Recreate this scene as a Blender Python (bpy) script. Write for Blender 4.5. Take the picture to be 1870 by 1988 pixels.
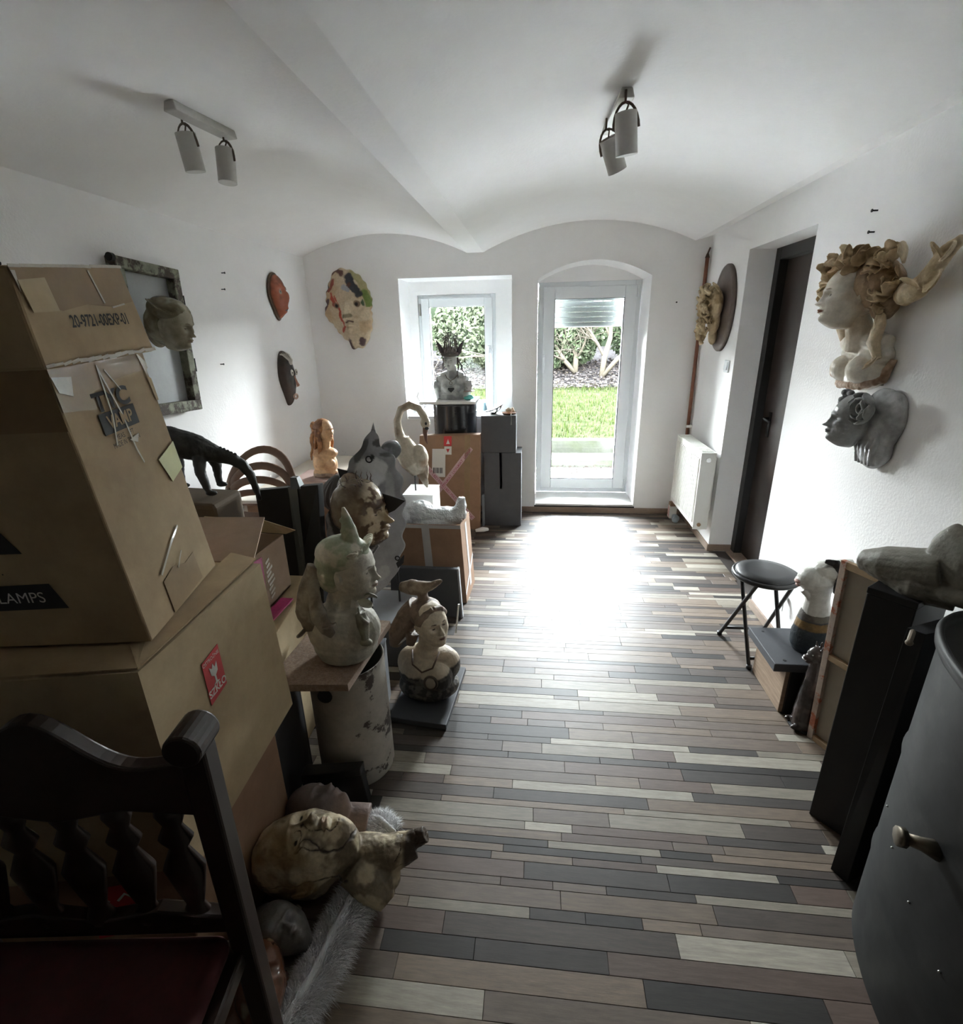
import bpy, math, random
import numpy as np
from mathutils import Vector, Matrix, Euler

for _o in list(bpy.data.objects):
    bpy.data.objects.remove(_o)
SC = bpy.context.scene
COL = SC.collection
PI = math.pi

# ---------------------------------------------------------------- camera
cam_data = bpy.data.cameras.new('camera')
cam = bpy.data.objects.new('camera', cam_data)
COL.objects.link(cam)
cam_data.sensor_fit = 'HORIZONTAL'
cam_data.sensor_width = 36.0
cam_data.lens = 36.0 * 989.77 / 1870.0
cam_data.clip_start = 0.02
cam_data.clip_end = 200
_r = Vector((0.99416278, 0.10588093, -0.02072648))
_d = Vector((0.01621436, -0.33655008, -0.94152596))
_f = Vector((-0.10666514, 0.935694, -0.33630236))
cam.matrix_world = Matrix(((_r.x, -_d.x, -_f.x, 0), (_r.y, -_d.y, -_f.y, 0), (_r.z, -_d.z, -_f.z, 1.6), (0, 0, 0, 1)))
SC.camera = cam

# ---------------------------------------------------------------- sky and exposure
world = bpy.data.worlds.new('overcast_sky')
SC.world = world
world.use_nodes = True
wn = world.node_tree
bg = wn.nodes['Background']
tc = wn.nodes.new('ShaderNodeTexCoord')
sx = wn.nodes.new('ShaderNodeSeparateXYZ')
cr = wn.nodes.new('ShaderNodeValToRGB')
cr.color_ramp.interpolation = 'EASE'
_e = cr.color_ramp.elements
_e[0].position = 0.0; _e[0].color = (0.10, 0.10, 0.09, 1)
_e[1].position = 1.0; _e[1].color = (0.84, 0.90, 1.0, 1)
for _p, _c in ((0.49, (0.10, 0.10, 0.09, 1)), (0.505, (0.95, 0.975, 1.0, 1)), (0.64, (0.93, 0.965, 1.0, 1)), (0.76, (0.88, 0.93, 1.0, 1))):
    _x = _e.new(_p); _x.color = _c
mr = wn.nodes.new('ShaderNodeMapRange')
mr.inputs['From Min'].default_value = -1
mr.inputs['From Max'].default_value = 1
wn.links.new(tc.outputs['Generated'], sx.inputs[0])
wn.links.new(sx.outputs['Z'], mr.inputs['Value'])
wn.links.new(mr.outputs[0], cr.inputs[0])
wn.links.new(cr.outputs[0], bg.inputs['Color'])
bg.inputs['Strength'].default_value = 14.5
SC.view_settings.view_transform = 'Standard'
SC.view_settings.look = 'None'
SC.view_settings.gamma = 1.0
SC.view_settings.use_curve_mapping = False
SC.view_settings.exposure = 3.86
SC.cycles.max_bounces = 10
SC.cycles.diffuse_bounces = 7
SC.cycles.transparent_max_bounces = 16
SC.cycles.use_denoising = True
SC.cycles.caustics_reflective = False
SC.cycles.caustics_refractive = False
SC.cycles.sample_clamp_indirect = 12.0

def portal(name, loc, sx_, sz_):
    ld = bpy.data.lights.new(name, 'AREA')
    ld.shape = 'RECTANGLE'; ld.size = sx_; ld.size_y = sz_
    ld.cycles.is_portal = True
    o = bpy.data.objects.new(name, ld)
    COL.objects.link(o)
    o.location = loc
    o.rotation_euler = (-PI/2, 0, 0)      # shines towards -Y, into the room
    return o
portal('door_daylight_portal', (0.43, 5.03, 1.05), 0.75, 1.80)
portal('window_daylight_portal', (-0.72, 5.03, 1.40), 0.70, 0.98)

# ---------------------------------------------------------------- helpers
def tagit(o, label=None, cat=None, group=None, kind=None):
    if label: o['label'] = label
    if cat: o['category'] = cat
    if group: o['group'] = group
    if kind: o['kind'] = kind
    return o

def thing(name, label, cat, loc=(0, 0, 0), rot=(0, 0, 0), group=None):
    o = bpy.data.objects.new(name, None)
    COL.objects.link(o)
    o.empty_display_size = 0.1
    o.location = loc
    o.rotation_euler = rot
    return tagit(o, label, cat, group)

def nrand(ix, iy, iz, seed=0):
    h = (ix * 374761393 + iy * 668265263 + iz * 2147483647 + seed * 1274126177) & 0xffffffff
    h = ((h ^ (h >> 13)) * 1274126177) & 0xffffffff
    h = h ^ (h >> 16)
    return (h & 0xffff) / 65535.0

def vnoise(P, scale=10.0, seed=0):
    """value noise in -1..1 for an (n,3) array"""
    Q = np.asarray(P, float) * scale + 100.0
    I = np.floor(Q).astype(np.int64)
    F = Q - I
    F = F * F * (3 - 2 * F)
    r = 0
    for a in (0, 1):
        for b in (0, 1):
            for c in (0, 1):
                w = (F[:, 0] if a else 1 - F[:, 0]) * (F[:, 1] if b else 1 - F[:, 1]) * (F[:, 2] if c else 1 - F[:, 2])
                r = r + w * nrand(I[:, 0] + a, I[:, 1] + b, I[:, 2] + c, seed)
    return r * 2 - 1

def fbm(P, scale=10.0, seed=0, octs=3):
    r = 0; a = 1.0
    for k in range(octs):
        r = r + a * vnoise(P, scale * 2 ** k, seed + k)
        a *= 0.5
    return r / 1.75

def rotm(e):
    return np.array(Euler(e).to_matrix())

class MB:
    """collects simple solids; build() links them as ONE mesh object"""
    def __init__(self):
        self.v = []; self.f = []; self.n = 0
    def add(self, V, F, M=None):
        V = np.asarray(V, float)
        if M is not None:
            M = np.asarray(M, float)
            V = V @ M[:3, :3].T + M[:3, 3]
        self.v.append(V)
        for q in F:
            self.f.append([i + self.n for i in q])
        self.n += len(V)
        return self
    def box(self, c, s, rot=(0, 0, 0)):
        x, y, z = [k / 2 for k in s]
        V = np.array([(a, b, d) for a in (-x, x) for b in (-y, y) for d in (-z, z)])
        V = V @ rotm(rot).T + np.array(c)
        return self.add(V, [(0, 1, 3, 2), (4, 6, 7, 5), (0, 4, 5, 1), (2, 3, 7, 6), (0, 2, 6, 4), (1, 5, 7, 3)])
    def hexa(self, P):
        """eight corners: bottom four then top four, counter-clockwise"""
        return self.add(P, [(3, 2, 1, 0), (4, 5, 6, 7), (0, 1, 5, 4), (1, 2, 6, 5), (2, 3, 7, 6), (3, 0, 4, 7)])
    def lathe(self, prof, c=(0, 0, 0), seg=24, rot=(0, 0, 0), cap=True, sx=1, sy=1):
        V = []; F = []
        for (r, z) in prof:
            for k in range(seg):
                a = 2 * PI * k / seg
                V.append((r * sx * math.cos(a), r * sy * math.sin(a), z))
        n = len(prof)
        for i in range(n - 1):
            for k in range(seg):
                k2 = (k + 1) % seg
                F.append((i * seg + k, i * seg + k2, (i + 1) * seg + k2, (i + 1) * seg + k))
        if cap:
            F.append(tuple(range(seg - 1, -1, -1)))
            F.append(tuple((n - 1) * seg + k for k in range(seg)))
        V = np.array(V) @ rotm(rot).T + np.array(c)
        return self.add(V, F)
    def cyl(self, p0, p1, r0, r1=None, seg=12):
        return self.tube([p0, p1], [r0, r0 if r1 is None else r1], seg)
    def tube(self, pts, rad, seg=10, flat=1.0, up=None, closed=False):
        pts = [Vector(p) for p in pts]
        n = len(pts)
        if not hasattr(rad, '__len__'): rad = [rad] * n
        V = []; F = []
        last = None
        for i, p in enumerate(pts):
            if closed:
                t = pts[(i + 1) % n] - pts[i - 1]
            else:
                t = pts[min(i + 1, n - 1)] - pts[max(i - 1, 0)]
            t = t.normalized() if t.length > 1e-9 else Vector((0, 0, 1))
            if last is None:
                u = Vector(up) if up else (Vector((0, 0, 1)) if abs(t.z) < 0.9 else Vector((1, 0, 0)))
            else:
                u = last
            u = (u - t * u.dot(t))
            u = u.normalized() if u.length > 1e-6 else t.orthogonal().normalized()
            w = t.cross(u)
            last = u
            for k in range(seg):
                a = 2 * PI * k / seg
                q = p + u * (math.cos(a) * rad[i]) + w * (math.sin(a) * rad[i] * flat)
                V.append(tuple(q))
        m = n if closed else n - 1
        for i in range(m):
            j = (i + 1) % n
            for k in range(seg):
                k2 = (k + 1) % seg
                F.append((i * seg + k, i * seg + k2, j * seg + k2, j * seg + k))
        if not closed:
            F.append(tuple(range(seg - 1, -1, -1)))
            F.append(tuple((n - 1) * seg + k for k in range(seg)))
        return self.add(V, F)
    def ell(self, c, r, rot=(0, 0, 0), u=20, w=14):
        V = [(0, 0, -1)]; F = []
        for i in range(1, w):
            t = PI * i / w - PI / 2
            for k in range(u):
                a = 2 * PI * k / u
                V.append((math.cos(t) * math.cos(a), math.cos(t) * math.sin(a), math.sin(t)))
        V.append((0, 0, 1))
        for k in range(u):
            F.append((0, 1 + (k + 1) % u, 1 + k))
            F.append((len(V) - 1, 1 + (w - 2) * u + k, 1 + (w - 2) * u + (k + 1) % u))
        for i in range(w - 2):
            for k in range(u):
                k2 = (k + 1) % u
                F.append((1 + i * u + k, 1 + i * u + k2, 1 + (i + 1) * u + k2, 1 + (i + 1) * u + k))
        V = (np.array(V) * np.array(r)) @ rotm(rot).T + np.array(c)
        return self.add(V, F)
    def prism(self, poly, y0, y1, M=None):
        """poly in x,z; extruded along y"""
        n = len(poly)
        V = [(a, y0, b) for a, b in poly] + [(a, y1, b) for a, b in poly]
        F = [tuple(range(n)), tuple(range(2 * n - 1, n - 1, -1))]
        F += [(i, i + n, (i + 1) % n + n, (i + 1) % n) for i in range(n)]
        return self.add(V, F, M)
    def build(self, name, m, parent=None, smooth=False, bevel=0, loc=None, rot=None, seg=2):
        me = bpy.data.meshes.new(name)
        V = np.concatenate(self.v) if self.v else np.zeros((0, 3))
        me.from_pydata(V.tolist(), [], self.f)
        me.update()
        if m: me.materials.append(m)
        if smooth: me.shade_smooth()
        o = bpy.data.objects.new(name, me)
        COL.objects.link(o)
        if loc is not None: o.location = loc
        if rot is not None: o.rotation_euler = rot
        if parent: o.parent = parent
        if bevel:
            b = o.modifiers.new('bevel', 'BEVEL')
            b.width = bevel; b.segments = seg; b.limit_method = 'ANGLE'; b.angle_limit = 0.7
        if smooth == 'auto' or (smooth and bevel):
            w = o.modifiers.new('wn', 'WEIGHTED_NORMAL')
        return o

def npmesh(name, V, F, m, parent=None, smooth=True, col=None, loc=None, rot=None):
    me = bpy.data.meshes.new(name)
    me.from_pydata(np.asarray(V).tolist(), [], [tuple(q) for q in F])
    me.update()
    if m: me.materials.append(m)
    if smooth: me.shade_smooth()
    if col is not None: setcol(me, col)
    o = bpy.data.objects.new(name, me)
    COL.objects.link(o)
    if parent: o.parent = parent
    if loc is not None: o.location = loc
    if rot is not None: o.rotation_euler = rot
    return o

def setcol(me, col):
    a = me.color_attributes.get('Col') or me.color_attributes.new('Col', 'FLOAT_COLOR', 'POINT')
    c = np.ones((len(me.vertices), 4)); c[:, :3] = col
    a.data.foreach_set('color', c.ravel())

def coords(me):
    c = np.empty(len(me.vertices) * 3); me.vertices.foreach_get('co', c)
    return c.reshape(-1, 3)

def fuse(mb, name, m, parent=None, voxel=0.004, smooth=2, paint=None, rough=0, rough_scale=40, loc=None, rot=None, disp=None):
    """voxel-union of the collected solids, relaxed: one continuous surface"""
    o = mb.build(name, m, None)
    r = o.modifiers.new('r', 'REMESH'); r.mode = 'VOXEL'; r.voxel_size = voxel; r.use_smooth_shade = True
    if smooth:
        s = o.modifiers.new('s', 'SMOOTH'); s.factor = 0.5; s.iterations = smooth
    dg = bpy.context.evaluated_depsgraph_get()
    dg.update()
    ev = o.evaluated_get(dg)
    me = bpy.data.meshes.new_from_object(ev, depsgraph=dg)
    o.modifiers.clear()
    old = o.data
    o.data = me
    bpy.data.meshes.remove(old)
    me.name = name
    if not me.materials: me.materials.append(m)
    me.shade_smooth()
    V = coords(me)
    if rough or disp:
        nn = np.empty(len(V) * 3); me.vertices.foreach_get('normal', nn); nn = nn.reshape(-1, 3)
        d = 0
        if rough: d = d + rough * fbm(V, rough_scale, 5)
        if disp: d = d + disp(V)
        V2 = V + nn * np.asarray(d).reshape(-1, 1)
        me.vertices.foreach_set('co', V2.ravel()); me.update()
    if paint is not None: setcol(me, paint(V))
    if parent: o.parent = parent
    if loc is not None: o.location = loc
    if rot is not None: o.rotation_euler = rot
    return o

# ---------------------------------------------------------------- materials
def mat(name, color=(0.8, 0.8, 0.8), rough=0.6, metal=0.0, var=0.0, vscale=6.0, bump=0.0, bscale=60.0,
        attr=False, color2=None, stretch=(1, 1, 1), spec=0.5, coat=0.0, wave=0.0, wscale=50, rvar=0.0, contrast=(0.35, 0.65)):
    m = bpy.data.materials.new(name)
    m.use_nodes = True
    nt = m.node_tree; N = nt.nodes; L = nt.links
    b = N['Principled BSDF']
    b.inputs['Roughness'].default_value = rough
    b.inputs['Metallic'].default_value = metal
    b.inputs['Specular IOR Level'].default_value = spec
    if coat: b.inputs['Coat Weight'].default_value = coat
    t = N.new('ShaderNodeTexCoord'); mp = N.new('ShaderNodeMapping')
    mp.inputs['Scale'].default_value = stretch
    L.new(t.outputs['Object'], mp.inputs[0])
    if attr:
        a = N.new('ShaderNodeAttribute'); a.attribute_name = 'Col'
        base = a.outputs['Color']
    else:
        a = N.new('ShaderNodeRGB'); a.outputs[0].default_value = (*color, 1)
        base = a.outputs[0]
    n = None
    if var or color2:
        n = N.new('ShaderNodeTexNoise'); n.inputs['Scale'].default_value = vscale
        n.inputs['Detail'].default_value = 6; n.inputs['Roughness'].default_value = 0.65
        L.new(mp.outputs[0], n.inputs[0])
        if color2:
            rp = N.new('ShaderNodeMapRange')
            rp.inputs['From Min'].default_value = contrast[0]; rp.inputs['From Max'].default_value = contrast[1]
            L.new(n.outputs[0], rp.inputs[0])
            mx = N.new('ShaderNodeMix'); mx.data_type = 'RGBA'
            L.new(rp.outputs[0], mx.inputs[0]); L.new(base, mx.inputs[6])
            mx.inputs[7].default_value = (*color2, 1)
            base = mx.outputs[2]
        if var:
            n2 = N.new('ShaderNodeTexNoise'); n2.inputs['Scale'].default_value = vscale * 2.3
            n2.inputs['Detail'].default_value = 8; n2.inputs['Roughness'].default_value = 0.7
            L.new(mp.outputs[0], n2.inputs[0])
            r2 = N.new('ShaderNodeMapRange'); r2.inputs['From Min'].default_value = 0.3; r2.inputs['From Max'].default_value = 0.7
            r2.inputs['To Min'].default_value = 1 - var; r2.inputs['To Max'].default_value = 1 + var * 0.6
            L.new(n2.outputs[0], r2.inputs[0])
            mm = N.new('ShaderNodeVectorMath'); mm.operation = 'SCALE'
            L.new(base, mm.inputs[0]); L.new(r2.outputs[0], mm.inputs['Scale'])
            base = mm.outputs[0]
    L.new(base, b.inputs['Base Color'])
    if bump:
        nb = N.new('ShaderNodeTexNoise'); nb.inputs['Scale'].default_value = bscale; nb.inputs['Detail'].default_value = 5
        L.new(mp.outputs[0], nb.inputs[0])
        bp = N.new('ShaderNodeBump'); bp.inputs['Strength'].default_value = 1.0; bp.inputs['Distance'].default_value = bump
        L.new(nb.outputs[0], bp.inputs['Height']); L.new(bp.outputs[0], b.inputs['Normal'])
    if rvar:
        nr = N.new('ShaderNodeTexNoise'); nr.inputs['Scale'].default_value = 5
        L.new(mp.outputs[0], nr.inputs[0])
        rr = N.new('ShaderNodeMapRange'); rr.inputs['To Min'].default_value = rough - rvar; rr.inputs['To Max'].default_value = rough + rvar
        L.new(nr.outputs[0], rr.inputs[0]); L.new(rr.outputs[0], b.inputs['Roughness'])
    return m
M = {}
M['wall'] = mat('white_plaster', (0.90, 0.895, 0.895), 0.85, var=0.03, vscale=1.5, bump=0.0012, bscale=90)
M['ceil'] = mat('white_ceiling_paint', (0.91, 0.905, 0.90), 0.85, var=0.03, vscale=1.2, bump=0.001, bscale=70)
M['pvc'] = mat('white_pvc', (0.82, 0.85, 0.87), 0.25)
M['floorbase'] = mat('floor_joint', (0.06, 0.05, 0.045), 0.7)
M['plank'] = mat('printed_wood', attr=True, rough=0.52, var=0.34, vscale=5, stretch=(1, 9, 9), bump=0.0002, bscale=40, rvar=0.06, spec=0.55)
M['absorber'] = mat('bounce_absorbing_wall', (0.16, 0.14, 0.12), 0.8, var=0.2)  # unseen wall behind the camera, coloured dark to absorb bounced light
M['base'] = mat('wood_baseboard', (0.30, 0.22, 0.17), 0.4, var=0.25, vscale=8, stretch=(1, 1, 12))
M['blackwood'] = mat('dark_brown_door', (0.035, 0.022, 0.018), 0.35, var=0.4, vscale=3, rvar=0.08)
M['blackframe'] = mat('black_door_frame', (0.008, 0.007, 0.007), 0.45)
M['rad'] = mat('radiator_enamel', (0.82, 0.82, 0.78), 0.3)
M['rust'] = mat('rusty_red_pipe', (0.22, 0.085, 0.05), 0.5, var=0.3)
M['paint'] = mat('sculpted_clay', attr=True, rough=0.55, var=0.22, vscale=22, bump=0.0012, bscale=120)
M['glaze'] = mat('glazed_clay', attr=True, rough=0.25, var=0.18, vscale=18, bump=0.001, bscale=60)
M['darkmetal'] = mat('dark_metal', (0.03, 0.03, 0.032), 0.4, metal=0.8)
M['black'] = mat('black_paint', (0.012, 0.012, 0.013), 0.45, var=0.3, vscale=10)
M['steel'] = mat('steel', (0.5, 0.5, 0.48), 0.3, metal=1.0)
M['white'] = mat('white_paint', (0.75, 0.75, 0.73), 0.5)

def glass_mat(name, tint=(0.96, 0.98, 0.97), gl=0.5):
    m = bpy.data.materials.new(name); m.use_nodes = True
    nt = m.node_tree; N = nt.nodes; L = nt.links
    for x in list(N): N.remove(x)
    out = N.new('ShaderNodeOutputMaterial'); mix = N.new('ShaderNodeMixShader')
    tr = N.new('ShaderNodeBsdfTransparent'); tr.inputs[0].default_value = (*tint, 1)
    g = N.new('ShaderNodeBsdfGlossy'); g.inputs['Roughness'].default_value = 0.01
    fr = N.new('ShaderNodeFresnel'); fr.inputs[0].default_value = 1.45
    L.new(fr.outputs[0], mix.inputs[0]); L.new(tr.outputs[0], mix.inputs[1]); L.new(g.outputs[0], mix.inputs[2])
    L.new(mix.outputs[0], out.inputs[0])
    return m
M['glass'] = glass_mat('window_glass')
# ================================================================ the room
XL, XR, YB, YF = -1.95, 1.29, 4.487, -0.7
ZL, ZM, ZR = 2.195, 2.18, 2.235
def ceil_z(x):
    """underside of the shallow vaults"""
    def vault(x, a, b, za, zb, rise):
        t = (x - a) / (b - a)
        c = b - a
        R = (c * c / 4 + rise * rise) / (2 * rise)
        h = math.sqrt(max(R * R - (x - (a + b) / 2) ** 2, 0)) - (R - rise)
        return za + (zb - za) * t + h
    if x <= -0.585: return vault(x, XL, -0.585, ZL, ZM, 0.155)
    if x <= -0.45: return ZM
    if x <= 1.17: return vault(x, -0.45, 1.17, ZM, ZR - 0.03, 0.18)
    return ZR - 0.03 + 0.03 * (x - 1.17) / 0.12

# ceiling: extruded vault profile
xs = [XL - 0.02] + list(np.linspace(XL, -0.585, 29)) + list(np.linspace(-0.585, -0.45, 3))[1:] + list(np.linspace(-0.45, 1.17, 33))[1:] + [XR, XR + 0.02]
prof = [(x, ceil_z(min(max(x, XL), XR))) for x in xs] + [(XR + 0.25, 2.9), (XL - 0.02, 2.9)]
prof[-3] = (XR + 0.25, ZR)
c = MB(); c.prism(prof, YF, YB + 0.03)
o = c.build('ceiling', M['ceil']); tagit(o, kind='structure')
o.data.shade_smooth(); 
_es = o.modifiers.new('split', 'EDGE_SPLIT'); _es.split_angle = 0.2

# floor slab and planks
fb = MB(); fb.box(((XL + XR + 0.2) / 2, (YF + YB) / 2, -0.035), (XR - XL + 0.4, YB - YF + 0.04, 0.06))
floor = fb.build('floor', M['floorbase']); tagit(floor, kind='structure')
rng = random.Random(11)
TONES = [((0.40, 0.36, 0.30), 15), ((0.54, 0.50, 0.43), 13), ((0.26, 0.21, 0.175), 20), ((0.21, 0.155, 0.13), 14),
         ((0.155, 0.125, 0.108), 16), ((0.075, 0.066, 0.06), 12), ((0.32, 0.255, 0.20), 18), ((0.11, 0.094, 0.085), 10)]
_tt = [t for t, w in TONES for _ in range(w)]
rows = []
y = -0.4
while y < YB - 0.012:
    w = rng.choice([0.026, 0.032, 0.04, 0.048, 0.055, 0.062])
    if y + w > YB - 0.012 - 0.02: w = YB - 0.012 - y
    rows.append((y, y + w)); y += w
pieces = []
lastc = None
for (y0, y1) in rows:
    x = XL - rng.random() * 0.5
    while x < XR + (0.17 if 2.9 < y0 < 3.6 else 0):
        ln = rng.choice([0.16, 0.26, 0.36, 0.44, 0.55, 0.65])
        a, b_ = max(x, XL + 0.005), min(x + ln, XR + 0.04)
        if b_ - a > 0.02:
            cc = rng.choice(_tt)
            while cc == lastc: cc = rng.choice(_tt)
            lastc = cc
            k = rng.uniform(0.86, 1.14)
            pieces.append((a, b_, y0, y1, tuple(min(q * k * 0.52 * (q / 0.22) ** 0.25, 0.75) for q in cc)))
        x += ln
def plank_geo(a, b_, y0, y1, g=0.0007, h=None):
    z1 = 0.0; z0 = -0.006; e = 0.0005
    V = [(a + g, y0 + g, z0), (b_ - g, y0 + g, z0), (b_ - g, y1 - g, z0), (a + g, y1 - g, z0),
         (a + g, y0 + g, z1 - e), (b_ - g, y0 + g, z1 - e), (b_ - g, y1 - g, z1 - e), (a + g, y1 - g, z1 - e),
         (a + g + e, y0 + g + e, z1), (b_ - g - e, y0 + g + e, z1), (b_ - g - e, y1 - g - e, z1), (a + g + e, y1 - g - e, z1)]
    F = [(8, 9, 10, 11), (4, 5, 9, 8), (5, 6, 10, 9), (6, 7, 11, 10), (7, 4, 8, 11), (0, 1, 5, 4), (1, 2, 6, 5), (2, 3, 7, 6), (3, 0, 4, 7)]
    return V, F
def inview(p):
    a, b_, y0, y1, _ = p
    return b_ > -0.72 + 0.03 * y0 and a < 1.35 and y0 > 0.70
big = [p for p in pieces if inview(p)]
big.sort(key=lambda p: -(p[1] - p[0]) * (p[3] - p[2]) / (0.5 + p[2]) ** 3)
single = set(map(id, big[:300]))
sv, sf, scs, nn = [], [], [], 0
for p in pieces:
    V, F = plank_geo(*p[:4])
    if id(p) in single:
        npmesh('plank', V, F, M['plank'], floor, smooth=False, col=np.tile(p[4], (12, 1)))
    else:
        sv += V; sf += [[i + nn for i in q] for q in F]; scs += [p[4]] * 12; nn += 12
o = npmesh('planks_beyond', sv, sf, M['plank'], floor, smooth=False, col=np.array(scs)); o['kind'] = 'stuff'

# back wall with arched door opening and square window opening (built from blocks around them)
YO = 5.02
wb = MB()
DX0, DX1, DZ0 = -0.015, 0.87, 0.07
def arch(x):      # soffit of the garden door niche
    t = (x - DX0) / (DX1 - DX0)
    return 1.975 + 0.125 * (1 - (2 * t - 1) ** 2)
WX0, WX1, WZ0, WZ1 = -1.16, -0.225, 0.86, 2.01
TOP = 2.7
def wallbox(x0, x1, z0, z1):
    wb.box(((x0 + x1) / 2, (YB + YO) / 2, (z0 + z1) / 2), (x1 - x0, YO - YB, z1 - z0))
wallbox(XL - 0.3, WX0, -0.1, TOP)
wallbox(WX0, WX1, -0.1, WZ0)
wallbox(WX0, WX1, WZ1, TOP)
wallbox(WX1, DX0, -0.1, TOP)
wallbox(DX1, XR + 0.5, -0.1, TOP)
wallbox(DX0, DX1, -0.1, DZ0)
N_ = 20
pl = [(DX0 + (DX1 - DX0) * i / N_, arch(DX0 + (DX1 - DX0) * i / N_)) for i in range(N_ + 1)]
wb.prism(pl + [(DX1, TOP), (DX0, TOP)], YB, YO)
# masonry filling behind the niches, around the frames
FY = 4.85
wallbox_y = lambda x0, x1, z0, z1, y0, y1: wb.box(((x0 + x1) / 2, (y0 + y1) / 2, (z0 + z1) / 2), (x1 - x0, y1 - y0, z1 - z0))
wallbox_y(WX0, -1.085, WZ0, WZ1, 4.83, YO)
wallbox_y(-0.385, WX1, WZ0, WZ1, 4.83, YO)
wallbox_y(-1.085, -0.385, 1.90, WZ1, 4.83, YO)
wallbox_y(DX0, DX1, 1.975, 2.12, 4.85, YO)
o = wb.build('wall_back', M['wall']); tagit(o, kind='structure')
# plastered sill of the door step
s = MB(); s.box(((DX0 + DX1) / 2, 4.67, DZ0 + 0.006), (DX1 - DX0 - 0.01, 0.37, 0.012))
tagit(s.build('trim_1', M['white'], bevel=0.003), kind='structure')
# window sill board
s = MB(); s.box(((WX0 + WX1) / 2, 4.66, WZ0 + 0.012), (WX1 - WX0 - 0.01, 0.34, 0.024))
tagit(s.build('trim_2', M['pvc'], bevel=0.004), kind='structure')
# dark strip and wood fillet under the door niche
s = MB(); s.box((0.43, YB - 0.004, 0.058), (0.90, 0.008, 0.012))
tagit(s.build('trim_3', M['blackframe']), kind='structure')

# left, front walls
w = MB(); w.box((XL - 0.1, (YF + YO) / 2, 1.3), (0.2, YO - YF, 2.9))
tagit(w.build('wall_left', M['wall']), kind='structure')
w = MB(); w.box((0, YF - 0.1, 1.3), (5.0, 0.2, 2.9))
tagit(w.build('wall_front', M['absorber']), kind='structure')
# right wall with the door niche
NX, NY0, NY1, NZ = 1.46, 2.85, 3.68, 2.035
w = MB()
w.box((XR + 0.15, (YF + NY0) / 2, 1.3), (0.3, NY0 - YF, 2.9))
w.box((XR + 0.15, (NY1 + YB) / 2, 1.3), (0.3, YB - NY1, 2.9))
w.box((XR + 0.15, (NY0 + NY1) / 2, (NZ + 2.75) / 2), (0.3, NY1 - NY0, 2.75 - NZ))
tagit(w.build('wall_right', M['wall']), kind='structure')
# door_2: dark flush door in black frame, at the back of the niche
d = MB(); d.box((NX + 0.06, (NY0 + NY1) / 2, 1.01), (0.04, NY1 - NY0 - 0.10, 1.98))
door2 = d.build('door_2', M['blackwood'], bevel=0.002); tagit(door2, kind='structure')
fr = MB()
fr.box((NX + 0.04, NY1 - 0.035, NZ / 2), (0.1, 0.07, NZ))
fr.box((NX + 0.04, NY0 + 0.035, NZ / 2), (0.1, 0.07, NZ))
fr.box((NX + 0.04, (NY0 + NY1) / 2, NZ - 0.035), (0.1, NY1 - NY0 - 0.14, 0.07))
fr.box((NX + 0.085, (NY0 + NY1) / 2, NZ / 2), (0.01, NY1 - NY0, NZ))
o = fr.build('door_frame', M['blackframe'], door2, bevel=0.003)
h = MB(); h.tube([(NX + 0.04, 3.5, 1.02), (NX + 0.0, 3.5, 1.02), (NX - 0.005, 3.48, 1.02), (NX - 0.005, 3.39, 1.015)], 0.008, 8)
h.box((NX + 0.037, 3.5, 0.98), (0.008, 0.035, 0.16))
h.build('door_handle', M['darkmetal'], door2, smooth=True)
h = MB(); h.box((NX + 0.0, (NY0 + NY1) / 2, 0.008), (0.10, NY1 - NY0, 0.016))
h.build('threshold', M['base'], door2, bevel=0.003)

# baseboards
def baseboard(name, x0, x1, y0, y1):
    b = MB(); b.box(((x0 + x1) / 2, (y0 + y1) / 2, 0.026), (abs(x1 - x0), abs(y1 - y0), 0.052))
    tagit(b.build(name, M['base'], bevel=0.003), kind='structure')
baseboard('baseboard_back', XL, XR, YB - 0.012, YB)
baseboard('baseboard_right', XR - 0.012, XR, NY1 + 0.0, YB - 0.012)
baseboard('baseboard_niche', XR - 0.012, NX - 0.012, NY1 - 0.012, NY1)
baseboard('baseboard_left', XL, XL + 0.012, YF, YB - 0.012)
baseboard('baseboard_near', XR - 0.012, XR, YF, NY0)

# ---------------------------------------------------------------- pvc frames
def frame(x0, x1, z0, z1, y0, y1, t, tb=None):
    f = MB(); tb = tb or t
    cy, dy = (y0 + y1) / 2, y1 - y0
    f.box((x0 + t / 2, cy, (z0 + z1) / 2), (t, dy, z1 - z0)); f.box((x1 - t / 2, cy, (z0 + z1) / 2), (t, dy, z1 - z0))
    f.box(((x0 + x1) / 2, cy, z1 - t / 2), (x1 - x0 - 2 * t, dy, t)); f.box(((x0 + x1) / 2, cy, z0 + tb / 2), (x1 - x0 - 2 * t, dy, tb))
    return f
M['seal'] = mat('rubber_seal', (0.03, 0.03, 0.03), 0.6)
M['shutter'] = mat('shutter_slat', (0.30, 0.315, 0.30), 0.7, spec=0.0)
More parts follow.
